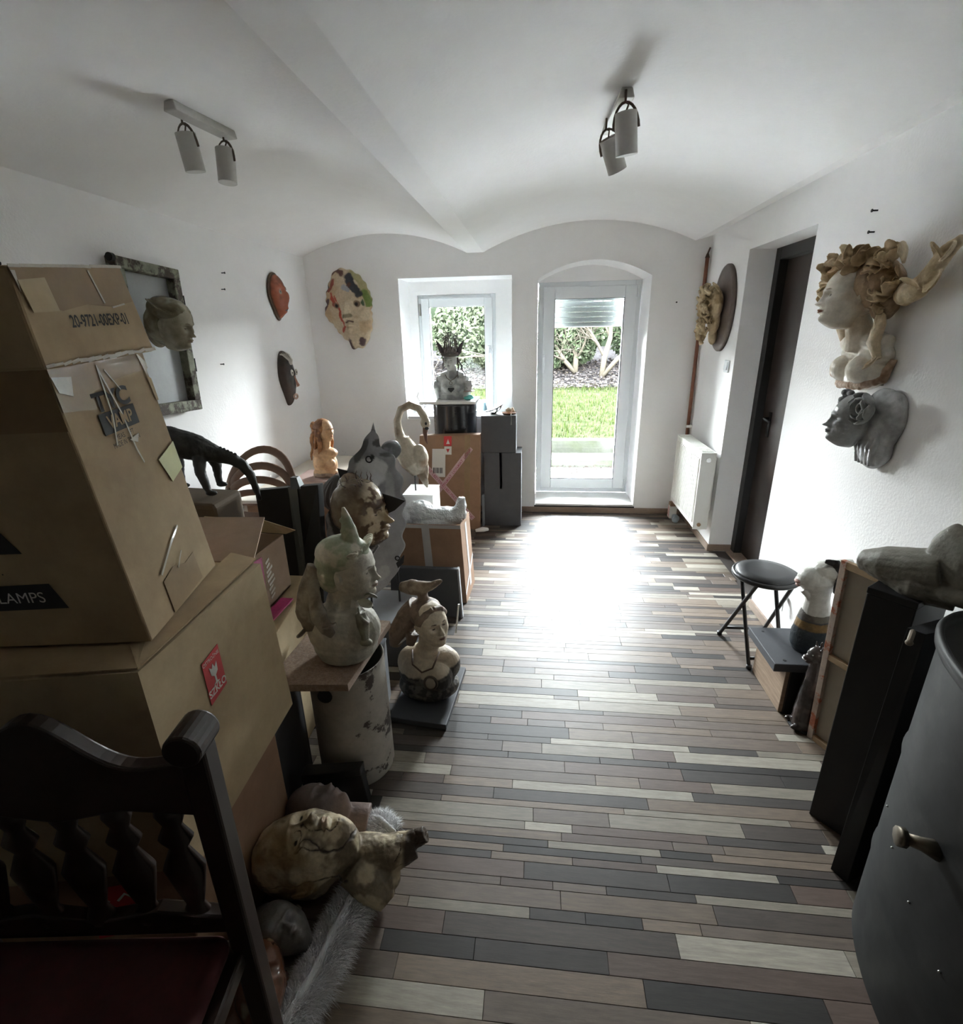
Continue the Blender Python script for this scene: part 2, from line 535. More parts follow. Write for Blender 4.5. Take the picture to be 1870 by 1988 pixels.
# door_1
f = frame(DX0 + 0.005, DX1 - 0.005, DZ0 + 0.012, 1.975, 4.86, 4.95, 0.05)
door1 = f.build('door_1', M['pvc'], bevel=0.004); tagit(door1, kind='structure')
f = frame(0.035, 0.825, 0.125, 1.935, 4.835, 4.915, 0.098)
sash = f.build('door_sash', M['pvc'], door1, bevel=0.006)
f = frame(0.130, 0.730, 0.220, 1.840, 4.838, 4.845, 0.007); f.build('glazing_seal', M['seal'], sash)
g = MB(); g.box((0.43, 4.88, 1.03), (0.60, 0.006, 1.63)); g.build('pane', M['glass'], sash)
h = MB(); h.box((0.045, 4.826, 1.30), (0.026, 0.014, 0.16)); h.box((0.045, 4.80, 1.245), (0.022, 0.03, 0.022)); h.box((0.045, 4.787, 1.29), (0.022, 0.018, 0.14))
h.build('door_handle', M['pvc'], door1, bevel=0.003)
h = MB()
h.cyl((0.835, 4.838, 1.84), (0.835, 4.838, 1.935), 0.009); h.cyl((0.835, 4.838, 0.13), (0.835, 4.838, 0.22), 0.009)
h.build('hinge', M['pvc'], door1)
g = MB(); g.box((0.43, 4.975, 1.905), (0.66, 0.03, 0.09)); g.build('shutter_box', M['pvc'], door1)
for i in range(6):
    z = 1.86 - i * 0.043
    s = MB(); q = [(4.955, z), (4.952, z - .004), (4.951, z - .020), (4.952, z - .036), (4.956, z - .040)]
    V = [(x_, a_, b_) for x_ in (0.10, 0.76) for a_, b_ in q] + [(x_, a_ + .006, b_) for x_ in (0.10, 0.76) for a_, b_ in q]
    F = [(i, i + 1, i + 6, i + 5) for i in range(4)] + [(i + 10, i + 15, i + 16, i + 11) for i in range(4)]; s.add(V, F)
    s.build('shutter_slat', M['shutter'], door1)
# window_1
f = frame(-1.083, -0.387, WZ0 + 0.024, 1.90, 4.85, 4.93, 0.045)
win1 = f.build('window_1', M['pvc'], bevel=0.004); tagit(win1, kind='structure')
f = frame(-1.055, -0.415, WZ0 + 0.045, 1.87, 4.825, 4.905, 0.072)
sash = f.build('window_sash', M['pvc'], win1, bevel=0.006)
f = frame(-0.987, -0.483, 0.973, 1.802, 4.828, 4.834, 0.006); f.build('glazing_seal', M['seal'], sash)
g = MB(); g.box((-0.735, 4.87, 1.39), (0.50, 0.006, 0.83)); g.build('pane', M['glass'], sash)
h = MB(); h.cyl((-1.066, 4.83, 1.73), (-1.066, 4.83, 1.83), 0.009); h.build('hinge', M['steel'], win1)
h = MB(); h.box((-0.447, 4.817, 1.43), (0.026, 0.014, 0.07)); h.tube([(-0.447, 4.82, 1.44), (-0.447, 4.785, 1.44), (-0.447, 4.775, 1.42), (-0.447, 4.775, 1.32)], 0.010, 8)
h.build('window_handle', M['pvc'], win1, smooth=True)
# ================================================================ the garden behind the door
M['concrete'] = mat('weathered_concrete', (0.022, 0.022, 0.020), 1.0, var=0.25, vscale=4, color2=(0.013, 0.0145, 0.010), bump=0.004, bscale=30, spec=0.0)
M['lawn'] = mat('lawn_grass', (0.0085, 0.0105, 0.0050), 1.0, var=0.4, vscale=3, color2=(0.0105, 0.0115, 0.0065), bump=0.03, bscale=30, spec=0.0)
M['litter'] = mat('leaf_litter_ground', (0.0085, 0.0075, 0.0075), 1.0, var=0.5, vscale=8, color2=(0.0125, 0.012, 0.012), bump=0.03, bscale=25, spec=0.0)
M['leaf'] = mat('hedge_leaf', attr=True, rough=1.0, spec=0.0)
M['bark'] = mat('pale_bark', (0.024, 0.021, 0.0165), 1.0, var=0.25, vscale=10, spec=0.0)
M['pave'] = mat('stone_paving', (0.74, 0.73, 0.72), 0.9, var=0.12, vscale=6, spec=0.0)
M['yard'] = mat('pale_yard_concrete', (0.74, 0.73, 0.71), 0.9, var=0.1, vscale=4, spec=0.0)
g = MB(); g.box((0, 5.56, -0.05), (8, 1.08, 0.1)); o = g.build('paved_yard', M['yard']); o['kind'] = 'structure'
r2 = random.Random(4)
for i in range(5):
    for j in range(3):
        b = MB(); x = -0.45 + i * 0.42 + 0.1 * (j % 2); yy = 5.2 + j * 0.31
        b.box((x, yy, 0.004), (0.39, 0.28, 0.02), (0, 0, r2.uniform(-0.02, 0.02)))
        b.build('paving_slab', M['pave'], o, bevel=0.006)
st = thing('garden_steps', 'two weathered concrete steps outside the glazed garden door', 'steps', (0.5, 6.1, 0))
b = MB(); b.box((0, 0.19, 0.05), (1.6, 0.38, 0.1)); b.build('step', M['concrete'], st, bevel=0.008)
b = MB(); b.box((0, 0.45, 0.13), (1.6, 0.16, 0.26)); b.build('step', M['concrete'], st, bevel=0.008)
b = MB(); b.box((-0.88, 0.2, 0.13), (0.14, 0.6, 0.27)); b.build('kerb', M['concrete'], st, bevel=0.008)
# banks either side and lawn
def sheet(name, x0, x1, pts, m, nx=40, amp=0.02, seed=0):
    V = []; F = []
    for (yy, z) in pts:
        for i in range(nx + 1):
            V.append((x0 + (x1 - x0) * i / nx, yy, z))
    V = np.array(V, float); V[:, 2] += amp * vnoise(V, 3.0, seed) * (np.arange(len(V)) // (nx + 1) > 0)
    for j in range(len(pts) - 1):
        for i in range(nx):
            F.append((j * (nx + 1) + i, j * (nx + 1) + i + 1, (j + 1) * (nx + 1) + i + 1, (j + 1) * (nx + 1) + i))
    o = npmesh(name, V, F, m); return o
yl = [6.63 + k * 0.25 for k in range(14)]
o = sheet('lawn', -8, 10, [(q, 0.25 + (q - 6.63) * 0.094) for q in yl], M['lawn']); o['kind'] = 'structure'
ya = [yl[-1] + k * 0.3 for k in range(22)]
za = 0.25 + (yl[-1] - 6.63) * 0.094
o = sheet('leaf_litter', -8, 10, [(q, za + (q - yl[-1]) * 0.13) for q in ya], M['litter'], amp=0.05); o['kind'] = 'structure'
b = MB(); b.hexa([(-8, 6.05, -0.02), (-0.45, 6.05, -0.02), (-0.45, 6.63, -0.02), (-8, 6.63, -0.02), (-8, 6.05, 0.2), (-0.45, 6.05, 0.2), (-0.45, 6.66, 0.26), (-8, 6.66, 0.26)])
b.hexa([(1.3, 6.05, -0.02), (8, 6.05, -0.02), (8, 6.63, -0.02), (1.3, 6.63, -0.02), (1.3, 6.05, 0.2), (8, 6.05, 0.2), (8, 6.66, 0.26), (1.3, 6.66, 0.26)])
o = b.build('bank', M['lawn']); o['kind'] = 'structure'
# blades and fallen leaves
def scatter(name, n, box, zf, size, colors, m, parent=None, kind='stuff', up=0.0, seed=1, label=None, cat=None):
    rs = np.random.RandomState(seed)
    x = rs.uniform(box[0], box[1], n); yy = rs.uniform(box[2], box[3], n)
    z = zf(x, yy, rs)
    a = rs.uniform(0, 2 * PI, n); t = rs.uniform(-0.9, 0.9, n) if not up else rs.uniform(-0.4, 0.4, n)
    s = size * rs.uniform(0.5, 1.3, n)
    C = np.stack([x, yy, z], 1)
    U = np.stack([np.cos(a), np.sin(a), np.zeros(n)], 1)
    if up:
        Wd = np.stack([t * np.sin(a), t * np.cos(a), np.ones(n)], 1)
        V = np.stack([C - U * s[:, None] * 0.12, C + U * s[:, None] * 0.12, C + Wd * s[:, None]], 1).reshape(-1, 3)
        F = np.arange(n * 3).reshape(-1, 3)
        k = 3
    else:
        Wd = np.stack([-np.sin(a) * np.cos(t), np.cos(a) * np.cos(t), np.sin(t)], 1)
        V = np.stack([C - U * s[:, None], C - Wd * s[:, None] * 0.5, C + U * s[:, None], C + Wd * s[:, None] * 0.5], 1).reshape(-1, 3)
        F = np.arange(n * 4).reshape(-1, 4)
        k = 4
    cs = 0.065 * np.array(colors)[rs.randint(0, len(colors), n)] * rs.uniform(0.7, 1.25, (n, 1))
    o = npmesh(name, V, F, m, parent, smooth=False, col=np.repeat(cs, k, 0))
    if kind: o['kind'] = kind
    tagit(o, label, cat)
    return o
lz = lambda x, yy, rs: 0.25 + (yy - 6.63) * 0.094 + 0.02 * vnoise(np.stack([x, yy, 0 * x], 1), 3.0, 0) - 0.01
scatter('grass', 26000, (-3, 4.5, 6.65, 10.1), lz, 0.06, [(0.15, 0.22, 0.06), (0.22, 0.28, 0.10), (0.10, 0.16, 0.04), (0.28, 0.28, 0.14)], M['leaf'], up=1, seed=2,
        label='short pale green grass of the lawn beyond the steps', cat='grass')
scatter('fallen_leaves', 16000, (-3, 5, 9.6, 12.6), lambda x, yy, rs: 0.25 + (yy - 6.63) * 0.105 + rs.uniform(0.0, 0.05, len(x)), 0.035,
        [(0.27, 0.23, 0.22), (0.30, 0.27, 0.26), (0.19, 0.16, 0.155), (0.24, 0.20, 0.16)], M['leaf'], seed=3,
        label='greyish brown fallen leaves between lawn and hedge', cat='leaves')
scatter('dead_leaves', 500, (-0.4, 1.3, 5.75, 6.08), lambda x, yy, rs: 0.018 + rs.uniform(0.0, 0.015, len(x)), 0.02,
        [(0.10, 0.08, 0.07), (0.18, 0.15, 0.13)], M['leaf'], seed=13,
        label='dark dead leaves gathered at the foot of the garden steps', cat='leaves')
# hedge: leafy shrubs standing in a row, each its own thing
hg = 'evergreen shrubs of the hedge behind the leaf litter'
def shrub(x, yy, w, h, seed, label, cols):
    t = thing('hedge_shrub', label, 'shrub', (x, yy, 0.8), group=hg)
    rs = np.random.RandomState(seed)
    n = 7000
    P = rs.normal(size=(n, 3)); P /= np.linalg.norm(P, axis=1)[:, None]
    P *= rs.uniform(0.72, 1.0, (n, 1)) ** 0.6
    lump = 1 + 0.22 * vnoise(P, 2.2, seed)
    C = P * lump[:, None] * np.array([w / 2, 0.9, h / 2]) + np.array([0, 0, h / 2 - 0.1])
    C[:, 2] = np.abs(C[:, 2])
    a = rs.uniform(0, 2 * PI, n); s = rs.uniform(0.03, 0.075, n)
    U = rs.normal(size=(n, 3)); U /= np.linalg.norm(U, axis=1)[:, None]
    W = np.cross(U, rs.normal(size=(n, 3))); W /= np.linalg.norm(W, axis=1)[:, None]
    V = np.stack([C - U * s[:, None], C - W * s[:, None] * 0.5, C + U * s[:, None], C + W * s[:, None] * 0.5], 1).reshape(-1, 3)
    cs = 0.085 * np.array(cols)[rs.randint(0, len(cols), n)] * rs.uniform(0.6, 1.3, (n, 1))
    o = npmesh('foliage', V, np.arange(4 * n).reshape(-1, 4), M['leaf'], t, smooth=False, col=np.repeat(cs, 4, 0)); o['kind'] = 'stuff'
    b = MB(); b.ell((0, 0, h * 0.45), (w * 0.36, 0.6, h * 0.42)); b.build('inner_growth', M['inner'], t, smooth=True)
    b = MB()
    for k in range(5):
        q = rs.uniform(-0.3, 0.3) * w
        b.tube([(q * 0.4, 0, -0.1), (q * 0.8, 0.05, h * 0.35), (q, 0, h * 0.75)], [0.04, 0.028, 0.012], 6)
    b.build('stem', M['bark'], t)
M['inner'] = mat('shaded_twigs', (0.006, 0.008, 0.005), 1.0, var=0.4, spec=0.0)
GR = [(0.16, 0.22, 0.12), (0.22, 0.29, 0.16), (0.28, 0.34, 0.22)]
shrub(0.55, 11.7, 1.8, 1.6, 1, 'green evergreen shrub behind the garden door glass, left half', GR)
shrub(2.6, 12.0, 2.0, 1.6, 2, 'evergreen shrub behind the bare tree, right half of the door glass', GR)
shrub(-1.45, 11.8, 2.0, 1.7, 3, 'light green shrub seen right of the crowned bust through the window', [(0.30, 0.36, 0.22), (0.36, 0.40, 0.27), (0.22, 0.28, 0.17)])
shrub(-3.4, 11.5, 1.8, 1.8, 4, 'pale green shrub seen left of the crowned bust through the window', [(0.34, 0.40, 0.22), (0.40, 0.44, 0.28), (0.26, 0.33, 0.18)])
shrub(-5.4, 11.9, 1.9, 1.8, 5, 'evergreen shrub at the far left end of the hedge', GR)
shrub(4.6, 12.0, 2.0, 1.6, 6, 'evergreen shrub at the far right end of the hedge', GR)
def bare_tree(x, yy, z, seed, label, h=3.0, lean=0.35):
    t = thing('bare_tree', label, 'tree', (x, yy, z))
    rs = random.Random(seed)
    tr = MB(); br = MB()
    def grow(p, d, r, ln, depth, mb):
        pts = [p]; q = p.copy(); rad = [r]
        n = 4
        for i in range(n):
            d = (d + Vector((rs.uniform(-.28, .28), rs.uniform(-.22, .22), rs.uniform(-.12, .2)))).normalized()
            q = q + d * (ln / n); pts.append(q.copy()); rad.append(r * (1 - 0.5 * (i + 1) / n))
        mb.tube(pts, rad, 6 if depth < 2 else 4)
        if depth < 3:
            for k in range(5 if depth else 9):
                i = rs.randint(1, n)
                dd = (d + Vector((rs.uniform(-1.2, 1.2), rs.uniform(-.7, .5), rs.uniform(-.7, .6)))).normalized()
                grow(pts[i].copy(), dd, rad[i] * 0.55, ln * rs.uniform(0.55, 0.8) if depth else ln * 0.75, depth + 1, br)
    grow(Vector((0, 0, -0.05)), Vector((0.02, 0, 1)), 0.060, h * 0.5, 0, tr)
    grow(Vector((0, 0, -0.05)), Vector((lean * 2.4, 0, 1)), 0.050, h * 0.6, 0, tr)
    tr.build('trunk', M['bark'], t, smooth=True); br.build('branches', M['bark'], t, smooth=True)
bare_tree(1.25, 10.6, 0.72, 5, 'pale bare forked tree with tangled twigs beyond the garden door')
bare_tree(0.75, 11.0, 0.78, 17, 'slender pale bushy tree with fine twigs left of the forked tree', h=2.2, lean=-0.3)
bare_tree(-0.9, 10.7, 0.72, 8, 'pale bare tree seen through the window right of the bust')
# garden wall masses beyond keep the horizon closed
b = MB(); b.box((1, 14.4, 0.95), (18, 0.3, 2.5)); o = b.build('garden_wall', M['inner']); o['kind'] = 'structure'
# ================================================================ cartons, plinths, furniture
def W(o):
    """geometry of this part is in room coordinates: cancel the parent's placing"""
    p = o.parent
    chain = Matrix.Identity(4)
    q = p
    while q is not None:
        chain = q.matrix_basis @ chain if q.parent is None else (q.matrix_parent_inverse @ q.matrix_basis) @ chain
        q = q.parent
    o.matrix_parent_inverse = chain.inverted()
    return o

def card(name, c1, c2, rough=0.8):
    return mat(name, c1, rough, var=0.14, vscale=4, color2=c2, bump=0.0006, bscale=40, contrast=(0.42, 0.75))
M['card1'] = card('brown_cardboard', (0.42, 0.31, 0.18), (0.34, 0.23, 0.13))
M['card2'] = card('pale_cardboard', (0.50, 0.39, 0.24), (0.43, 0.32, 0.19))
M['card3'] = card('red_brown_cardboard', (0.33, 0.20, 0.125), (0.28, 0.165, 0.10))
M['card4'] = card('grey_brown_cardboard', (0.40, 0.29, 0.215), (0.34, 0.25, 0.18))
M['carddark'] = card('dark_cardboard', (0.10, 0.065, 0.034), (0.075, 0.05, 0.028))
M['tapeb'] = mat('brown_tape', (0.29, 0.19, 0.095), 0.45, var=0.15, coat=0.08)
M['tapec'] = mat('clear_tape', (0.50, 0.45, 0.37), 0.3, coat=0.3, var=0.15, vscale=30)
M['tapey'] = mat('yellow_label', (0.62, 0.62, 0.30), 0.5, var=0.1)
M['ink'] = mat('black_ink', (0.02, 0.02, 0.022), 0.7)
M['red'] = mat('red_print', (0.55, 0.035, 0.04), 0.5)
M['paper'] = mat('white_paper', (0.72, 0.71, 0.68), 0.6)
M['pink'] = mat('magenta_tape', (0.45, 0.03, 0.17), 0.35, var=0.2, vscale=40)
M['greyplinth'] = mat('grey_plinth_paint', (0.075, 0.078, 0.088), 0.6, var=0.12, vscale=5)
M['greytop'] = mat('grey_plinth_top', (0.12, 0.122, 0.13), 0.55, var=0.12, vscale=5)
M['blackboard'] = mat('black_board', (0.010, 0.010, 0.011), 0.5, var=0.3, vscale=8)

def nq(q):
    q = [Vector(p) for p in q]
    return q, (q[1] - q[0]).cross(q[3] - q[0]).normalized()
def planar(C, fixed, mv, axis):
    """slide corner mv along one axis into the plane of three fixed corners"""
    a, b, c = [Vector(C[i]) for i in fixed]; n = (b - a).cross(c - a); p = Vector(C[mv])
    k = -(p - a).dot(n) / n[axis]; p[axis] += k; C[mv] = tuple(p)
class Face:
    """a four-cornered face (bottom-left, bottom-right, top-right, top-left seen from outside)"""
    def __init__(self, *q):
        self.q, self.n = nq(q)
    def at(self, u, v, off=0.0):
        a, b, c, d = self.q
        return (a * (1 - u) + b * u) * (1 - v) + (d * (1 - u) + c * u) * v + self.n * off
    def size(self):
        a, b, c, d = self.q
        return (b - a).length, (d - a).length
    def strip(self, mb, pts, w, off=0.0012, th=0.0008):
        """pts: list of (u,v) centreline; w in metres"""
        sw, sh = self.size()
        for (u0, v0), (u1, v1) in zip(pts[:-1], pts[1:]):
            d = Vector(((u1 - u0) * sw, (v1 - v0) * sh)); L = d.length; n = Vector((-d.y, d.x)) / L * w / 2
            P = [(u0 - n.x / sw, v0 - n.y / sh), (u1 - n.x / sw, v1 - n.y / sh), (u1 + n.x / sw, v1 + n.y / sh), (u0 + n.x / sw, v0 + n.y / sh)]
            mb.hexa([self.at(a, b, off) for a, b in P] + [self.at(a, b, off + th) for a, b in P])
    def patch(self, mb, P, off=0.0015, th=0.0008):
        n = len(P)
        V = [self.at(a, b, off) for a, b in P] + [self.at(a, b, off + th) for a, b in P]
        mb.add([tuple(v) for v in V], [tuple(range(n - 1, -1, -1)), tuple(range(n, 2 * n))] + [(i, (i + 1) % n, (i + 1) % n + n, i + n) for i in range(n)])
    def text(self, s, u, v, h, m, parent, name='lettering', ang=0.0, off=0.0026, stretch=1.0, bold=0.0):
        """flat lettering; (u,v) centre, h height of capitals in metres"""
        cu = bpy.data.curves.new('t', 'FONT'); cu.body = s; cu.align_x = 'CENTER'; cu.align_y = 'CENTER'; cu.size = h / 0.70; cu.offset = bold * h
        ob = bpy.data.objects.new('t', cu); COL.objects.link(ob)
        dg = bpy.context.evaluated_depsgraph_get(); dg.update()
        me = bpy.data.meshes.new_from_object(ob.evaluated_get(dg), depsgraph=dg)
        bpy.data.objects.remove(ob); bpy.data.curves.remove(cu)
        V = coords(me); sw, sh = self.size()
        ca, sa = math.cos(ang), math.sin(ang)
        out = []
        for x, y, z in V:
            x *= stretch
            X = x * ca - y * sa; Y = x * sa + y * ca
            out.append(tuple(self.at(u + X / sw, v + Y / sh, off)))
        me.vertices.foreach_set('co', np.array(out).ravel()); me.update()
        me.materials.clear(); me.materials.append(m); me.name = name
        o = bpy.data.objects.new(name, me); COL.objects.link(o); o.parent = parent; o['kind'] = 'stuff'
        W(o)
        return o

def slab(mb, P, th, n=None):
    """thin solid on polygon P with thickness th along its normal"""
    P = [Vector(p) for p in P]
    if n is None: n = (P[1] - P[0]).cross(P[-1] - P[0]).normalized()
    k = len(P); V = P + [p + n * th for p in P]
    mb.add([tuple(v) for v in V], [tuple(range(k - 1, -1, -1)), tuple(range(k, 2 * k))] + [(i, (i + 1) % k, (i + 1) % k + k, i + k) for i in range(k)])

def carton(name, label, C, m, group=None, bev=0.004, cat='box'):
    """C: eight corners in room coordinates, bottom four then top four"""
    base = sum((Vector(p) for p in C[:4]), Vector()) / 4
    t = thing(name, label, cat, base, group=group)
    b = MB(); b.hexa(C); W(b.build('body', m, t, bevel=bev))
    return t

# --- lower corner: carton under the open box
c1 = [(-1.22, 0.655, 0.0), (-0.80, 0.735, 0.0), (-0.80, 1.19, 0.0), (-1.22, 1.19, 0.0),
      (-1.22, 0.655, 0.47), (-0.80, 0.735, 0.47), (-0.80, 1.19, 0.485), (-1.22, 1.19, 0.485)]
planar(c1, (0, 1, 5), 4, 1)
tC = carton('cardboard_box', 'brown cardboard box on the floor behind the carved chair, lowest of the corner stack', c1, M['card3'])
f = Face(c1[0], c1[1], c1[5], c1[4])
b = MB(); f.patch(b, [(0.50, 0.56), (0.76, 0.60), (0.78, 0.93), (0.52, 0.90)]); W(b.build('sticker', M['red'], tC))
f.text('↑↑', 0.645, 0.80, 0.05, M['paper'], tC, ang=0.04); f.text('GÓRA', 0.64, 0.655, 0.032, M['paper'], tC, ang=0.04)

# --- the open box with the sticker
B = [(-1.20, 0.645, 0.475), (-0.745, 0.735, 0.475), (-0.752, 1.235, 0.505), (-1.22, 1.235, 0.505),
     (-1.22, 0.645, 1.0), (-0.749, 0.736, 1.0), (-0.772, 1.205, 1.005), (-1.25, 1.205, 1.005)]
planar(B, (1, 2, 5), 6, 0); planar(B, (0, 1, 5), 4, 1)
tB = thing('cardboard_box', 'large pale cardboard box with red glass sticker, middle of the corner stack', 'box', (-0.97, 0.95, 0.475))
b = MB()
def wallp(P, th=0.006):
    slab(b, P, -th)
wallp([B[0], B[1], B[5], B[4]]); wallp([B[1], B[2], B[6], B[5]]); wallp([B[2], B[3], B[7], B[6]]); wallp([B[3], B[0], B[4], B[7]])
wallp([B[3], B[2], B[1], B[0]]); wallp([B[4], B[5], B[6], B[7]])
W(b.build('body', M['card2'], tB))
b = MB(); slab(b, [(-1.22, 0.647, 1.004), (-0.751, 0.738, 1.004), (-0.80, 0.83, 1.010), (-1.24, 0.80, 1.010)], 0.004)
W(b.build('flap', M['card1'], tB))
b = MB(); slab(b, [(-0.749, 0.738, 1.004), (-0.772, 1.215, 1.012), (-0.86, 1.24, 1.016), (-0.815, 0.80, 1.010)], 0.004)
W(b.build('flap', M['card1'], tB))
b = MB(); slab(b, [(-0.775, 1.205, 1.006), (-1.24, 1.205, 1.006), (-1.22, 1.42, 1.05), (-0.86, 1.44, 1.05)], -0.004)
W(b.build('flap', M['card4'], tB))
fB = Face(B[1], B[2], B[6], B[5])
b = MB(); fB.patch(b, [(0.335, 0.58), (0.475, 0.60), (0.478, 0.82), (0.338, 0.80)]); st = W(b.build('sticker', M['red'], tB))
fB.text('OSTROŻNIE', 0.407, 0.785, 0.0095, M['paper'], tB, ang=0.03, stretch=.9)
fB.text('SZKŁO', 0.407, 0.630, 0.019, M['paper'], tB, ang=0.03, bold=.04, stretch=.85)
gx, gy, s1, s2 = 0.407, 0.71, 0.5, 0.5
b = MB(); fB.patch(b, [(gx - 0.03, gy + .045), (gx - 0.026, gy), (gx - 0.006, gy - 0.015), (gx - 0.006, gy - 0.045), (gx - 0.025, gy - 0.055), (gx + 0.025, gy - 0.055),
     (gx + 0.006, gy - 0.045), (gx + 0.006, gy - 0.015), (gx + 0.026, gy), (gx + 0.03, gy + .045), (gx + 0.01, gy + 0.025), (gx, gy + 0.05), (gx - 0.012, gy + 0.028)], off=0.0026)
W(b.build('glass_symbol', M['paper'], tB))
b = MB(); b.box((-1.0, 0.9, 1.009), (0.01, 0.01, 0.002))

# --- tall taped carton leaning on top: two telescoped boxes
A = [(-1.42, 0.71, 1.022), (-0.77, 0.807, 1.018), (-0.846, 1.149, 1.024), (-1.42, 1.15, 1.024),
     (-1.42, 0.72, 1.545), (-0.823, 0.803, 1.555), (-0.872, 1.118, 1.572), (-1.42, 1.12, 1.572)]
A2 = [(-1.42, 0.705, 1.540), (-0.815, 0.795, 1.552), (-0.864, 1.124, 1.570), (-1.42, 1.125, 1.57),
      (-1.42, 0.705, 1.70), (-0.836, 0.802, 1.712), (-0.870, 1.099, 1.742), (-1.42, 1.10, 1.74)]
planar(A, (1, 2, 5), 6, 0); planar(A2, (1, 2, 5), 6, 0); planar(A, (0, 1, 5), 4, 1); planar(A2, (0, 1, 5), 4, 1)
tA = carton('cardboard_box', 'tall worn cardboard carton sealed with brown tape, topmost in the corner stack', A, M['card1'])
b = MB(); b.hexa(A2); W(b.build('upper_sleeve', M['card1'], tA, bevel=0.005))
fA = Face(A[1], A[2], A[6], A[5]); fS = Face(A2[1], A2[2], A2[6], A2[5]); fF = Face(A[0], A[1], A[5], A[4]); fT = Face(A2[0], A2[1], A2[5], A2[4])
b = MB()
b = MB(); fS.patch(b, [(0.0, 0.98), (0.98, 0.99), (0.97, 0.60), (0.75, 0.56), (0.5, 0.60), (0.28, 0.55), (0.05, 0.62)]); W(b.build('packing_tape', M['tapeb'], tA))
b = MB(); fA.patch(b, [(0.0, 1.0), (1.0, 1.0), (1.0, 0.93), (0.6, 0.92), (0.3, 0.90), (0.28, 0.84), (0.0, 0.86)]); W(b.build('packing_tape', M['tapeb'], tA))
b = MB(); fA.patch(b, [(0.30, 0.15), (0.45, 0.17), (0.60, 0.14), (0.74, 0.15), (0.75, 0.02), (0.30, 0.01)]); W(b.build('packing_tape', M['tapeb'], tA))
b = MB(); fF.patch(b, [(0.62, 1.0), (1.0, 1.0), (1.0, 0.80), (0.66, 0.80)]); W(b.build('packing_tape', M['tapeb'], tA))
b = MB()
rr = random.Random(3)
for i in range(16):
    u = i / 16; fS.strip(b, [(u, 0.02 + 0.02 * rr.random()), (u + 1 / 16, 0.02 + 0.03 * rr.random())], 0.004 + 0.004 * rr.random(), off=0.003)
fA.strip(b, [(0.42, 0.98), (0.40, 0.80), (0.34, 0.70)], 0.004, off=0.003); fA.strip(b, [(0.42, 0.97), (0.50, 0.80), (0.52, 0.66), (0.55, 0.60)], 0.005, off=0.003)
fA.strip(b, [(0.48, 0.96), (0.58, 0.88)], 0.003, off=0.003); fA.patch(b, [(0.48, 0.70), (0.60, 0.71), (0.56, 0.68)], off=0.003)
fA.patch(b, [(0.0, 0.97), (0.16, 0.96), (0.12, 0.90), (0.02, 0.92)], off=0.003); fA.patch(b, [(0.90, 1.0), (1.0, 0.95), (0.95, 0.90)], off=0.003)
fA.strip(b, [(0.30, 0.18), (0.52, 0.26), (0.66, 0.30)], 0.006, off=0.003); fA.strip(b, [(0.5, 0.15), (0.6, 0.20)], 0.003, off=0.003)
fS.strip(b, [(0.62, 0.95), (0.66, 0.60)], 0.005, off=0.003); fS.patch(b, [(0.0, 0.95), (0.03, 0.95), (0.02, 0.75)], off=0.003)
fS.strip(b, [(0.72, 0.55), (0.86, 0.58)], 0.003, off=0.003)
for q in range(12):
    fS.strip(b, [(q / 12, 0.995), ((q + 1) / 12, 0.985 + 0.01 * rr.random())], 0.005, off=0.002)
_o = W(b.build('tape_creases', M['tapec'], tA)); _o['kind'] = 'stuff'
b = MB(); fA.patch(b, [(0.72, 0.58), (0.985, 0.62), (0.99, 0.50), (0.80, 0.47)], off=0.003); W(b.build('yellow_label', M['tapey'], tA))
b = MB(); fA.patch(b, [(0.94, 0.90), (0.99, 0.89), (0.99, 0.80), (0.96, 0.80)], off=0.003); W(b.build('torn_paper', M['card2'], tA)); b = MB(); fS.patch(b, [(0.02, 0.86), (0.22, 0.88), (0.24, 0.55), (0.05, 0.55)], off=0.004)
W(b.build('torn_paper', M['card2'], tA))
fS.text('20-9721-00EXP-01', 0.56, 0.42, 0.020, M['ink'], tA, ang=-0.02, stretch=0.82, bold=0.03, off=.0045)
fA.text('TYC', 0.46, 0.855, 0.034, M['ink'], tA, ang=0.0, stretch=1.45, bold=0.05)
b = MB(); fA.patch(b, [(0.27, 0.82), (0.66, 0.82), (0.66, 0.745), (0.27, 0.745)], off=0.0021); W(b.build('printed_panel', M['ink'], tA))
fA.text('VAMP', 0.465, 0.782, 0.024, M['card1'], tA, ang=0.0, off=0.0044, stretch=1.1, bold=0.03)
fA.text('MEAS.     FT', 0.46, 0.725, 0.010, M['ink'], tA)
fA.text('MADE IN TAIWAN', 0.46, 0.70, 0.010, M['ink'], tA, stretch=0.9)
b = MB()
for _P in ([(0.18, 0.66), (0.58, 0.66), (0.63, 0.56), (0.18, 0.56)], [(0.18, 0.47), (0.69, 0.47), (0.73, 0.38), (0.18, 0.38)]):
    b = MB(); fF.patch(b, _P); W(b.build('printed_panel', M['ink'], tA))
b = MB()
fF.patch(b, [(0.18, 0.245), (0.77, 0.26), (0.80, 0.16), (0.18, 0.15)])
W(b.build('printed_panel', M['ink'], tA))
fF.text('TM', 0.68, 0.645, 0.014, M['ink'], tA); fF.text('quality.', 0.60, 0.315, 0.018, M['ink'], tA); fF.text('LAMPS', 0.675, 0.205, 0.022, M['paper'], tA)
b = MB(); b.tube([(-0.845, 0.80, 1.714), (-0.90, 0.83, 1.738), (-1.0, 0.87, 1.748), (-1.1, 0.9, 1.742), (-1.25, 0.95, 1.70)], 0.0035, 6)
W(b.build('plastic_strap', M['darkmetal'], tA))

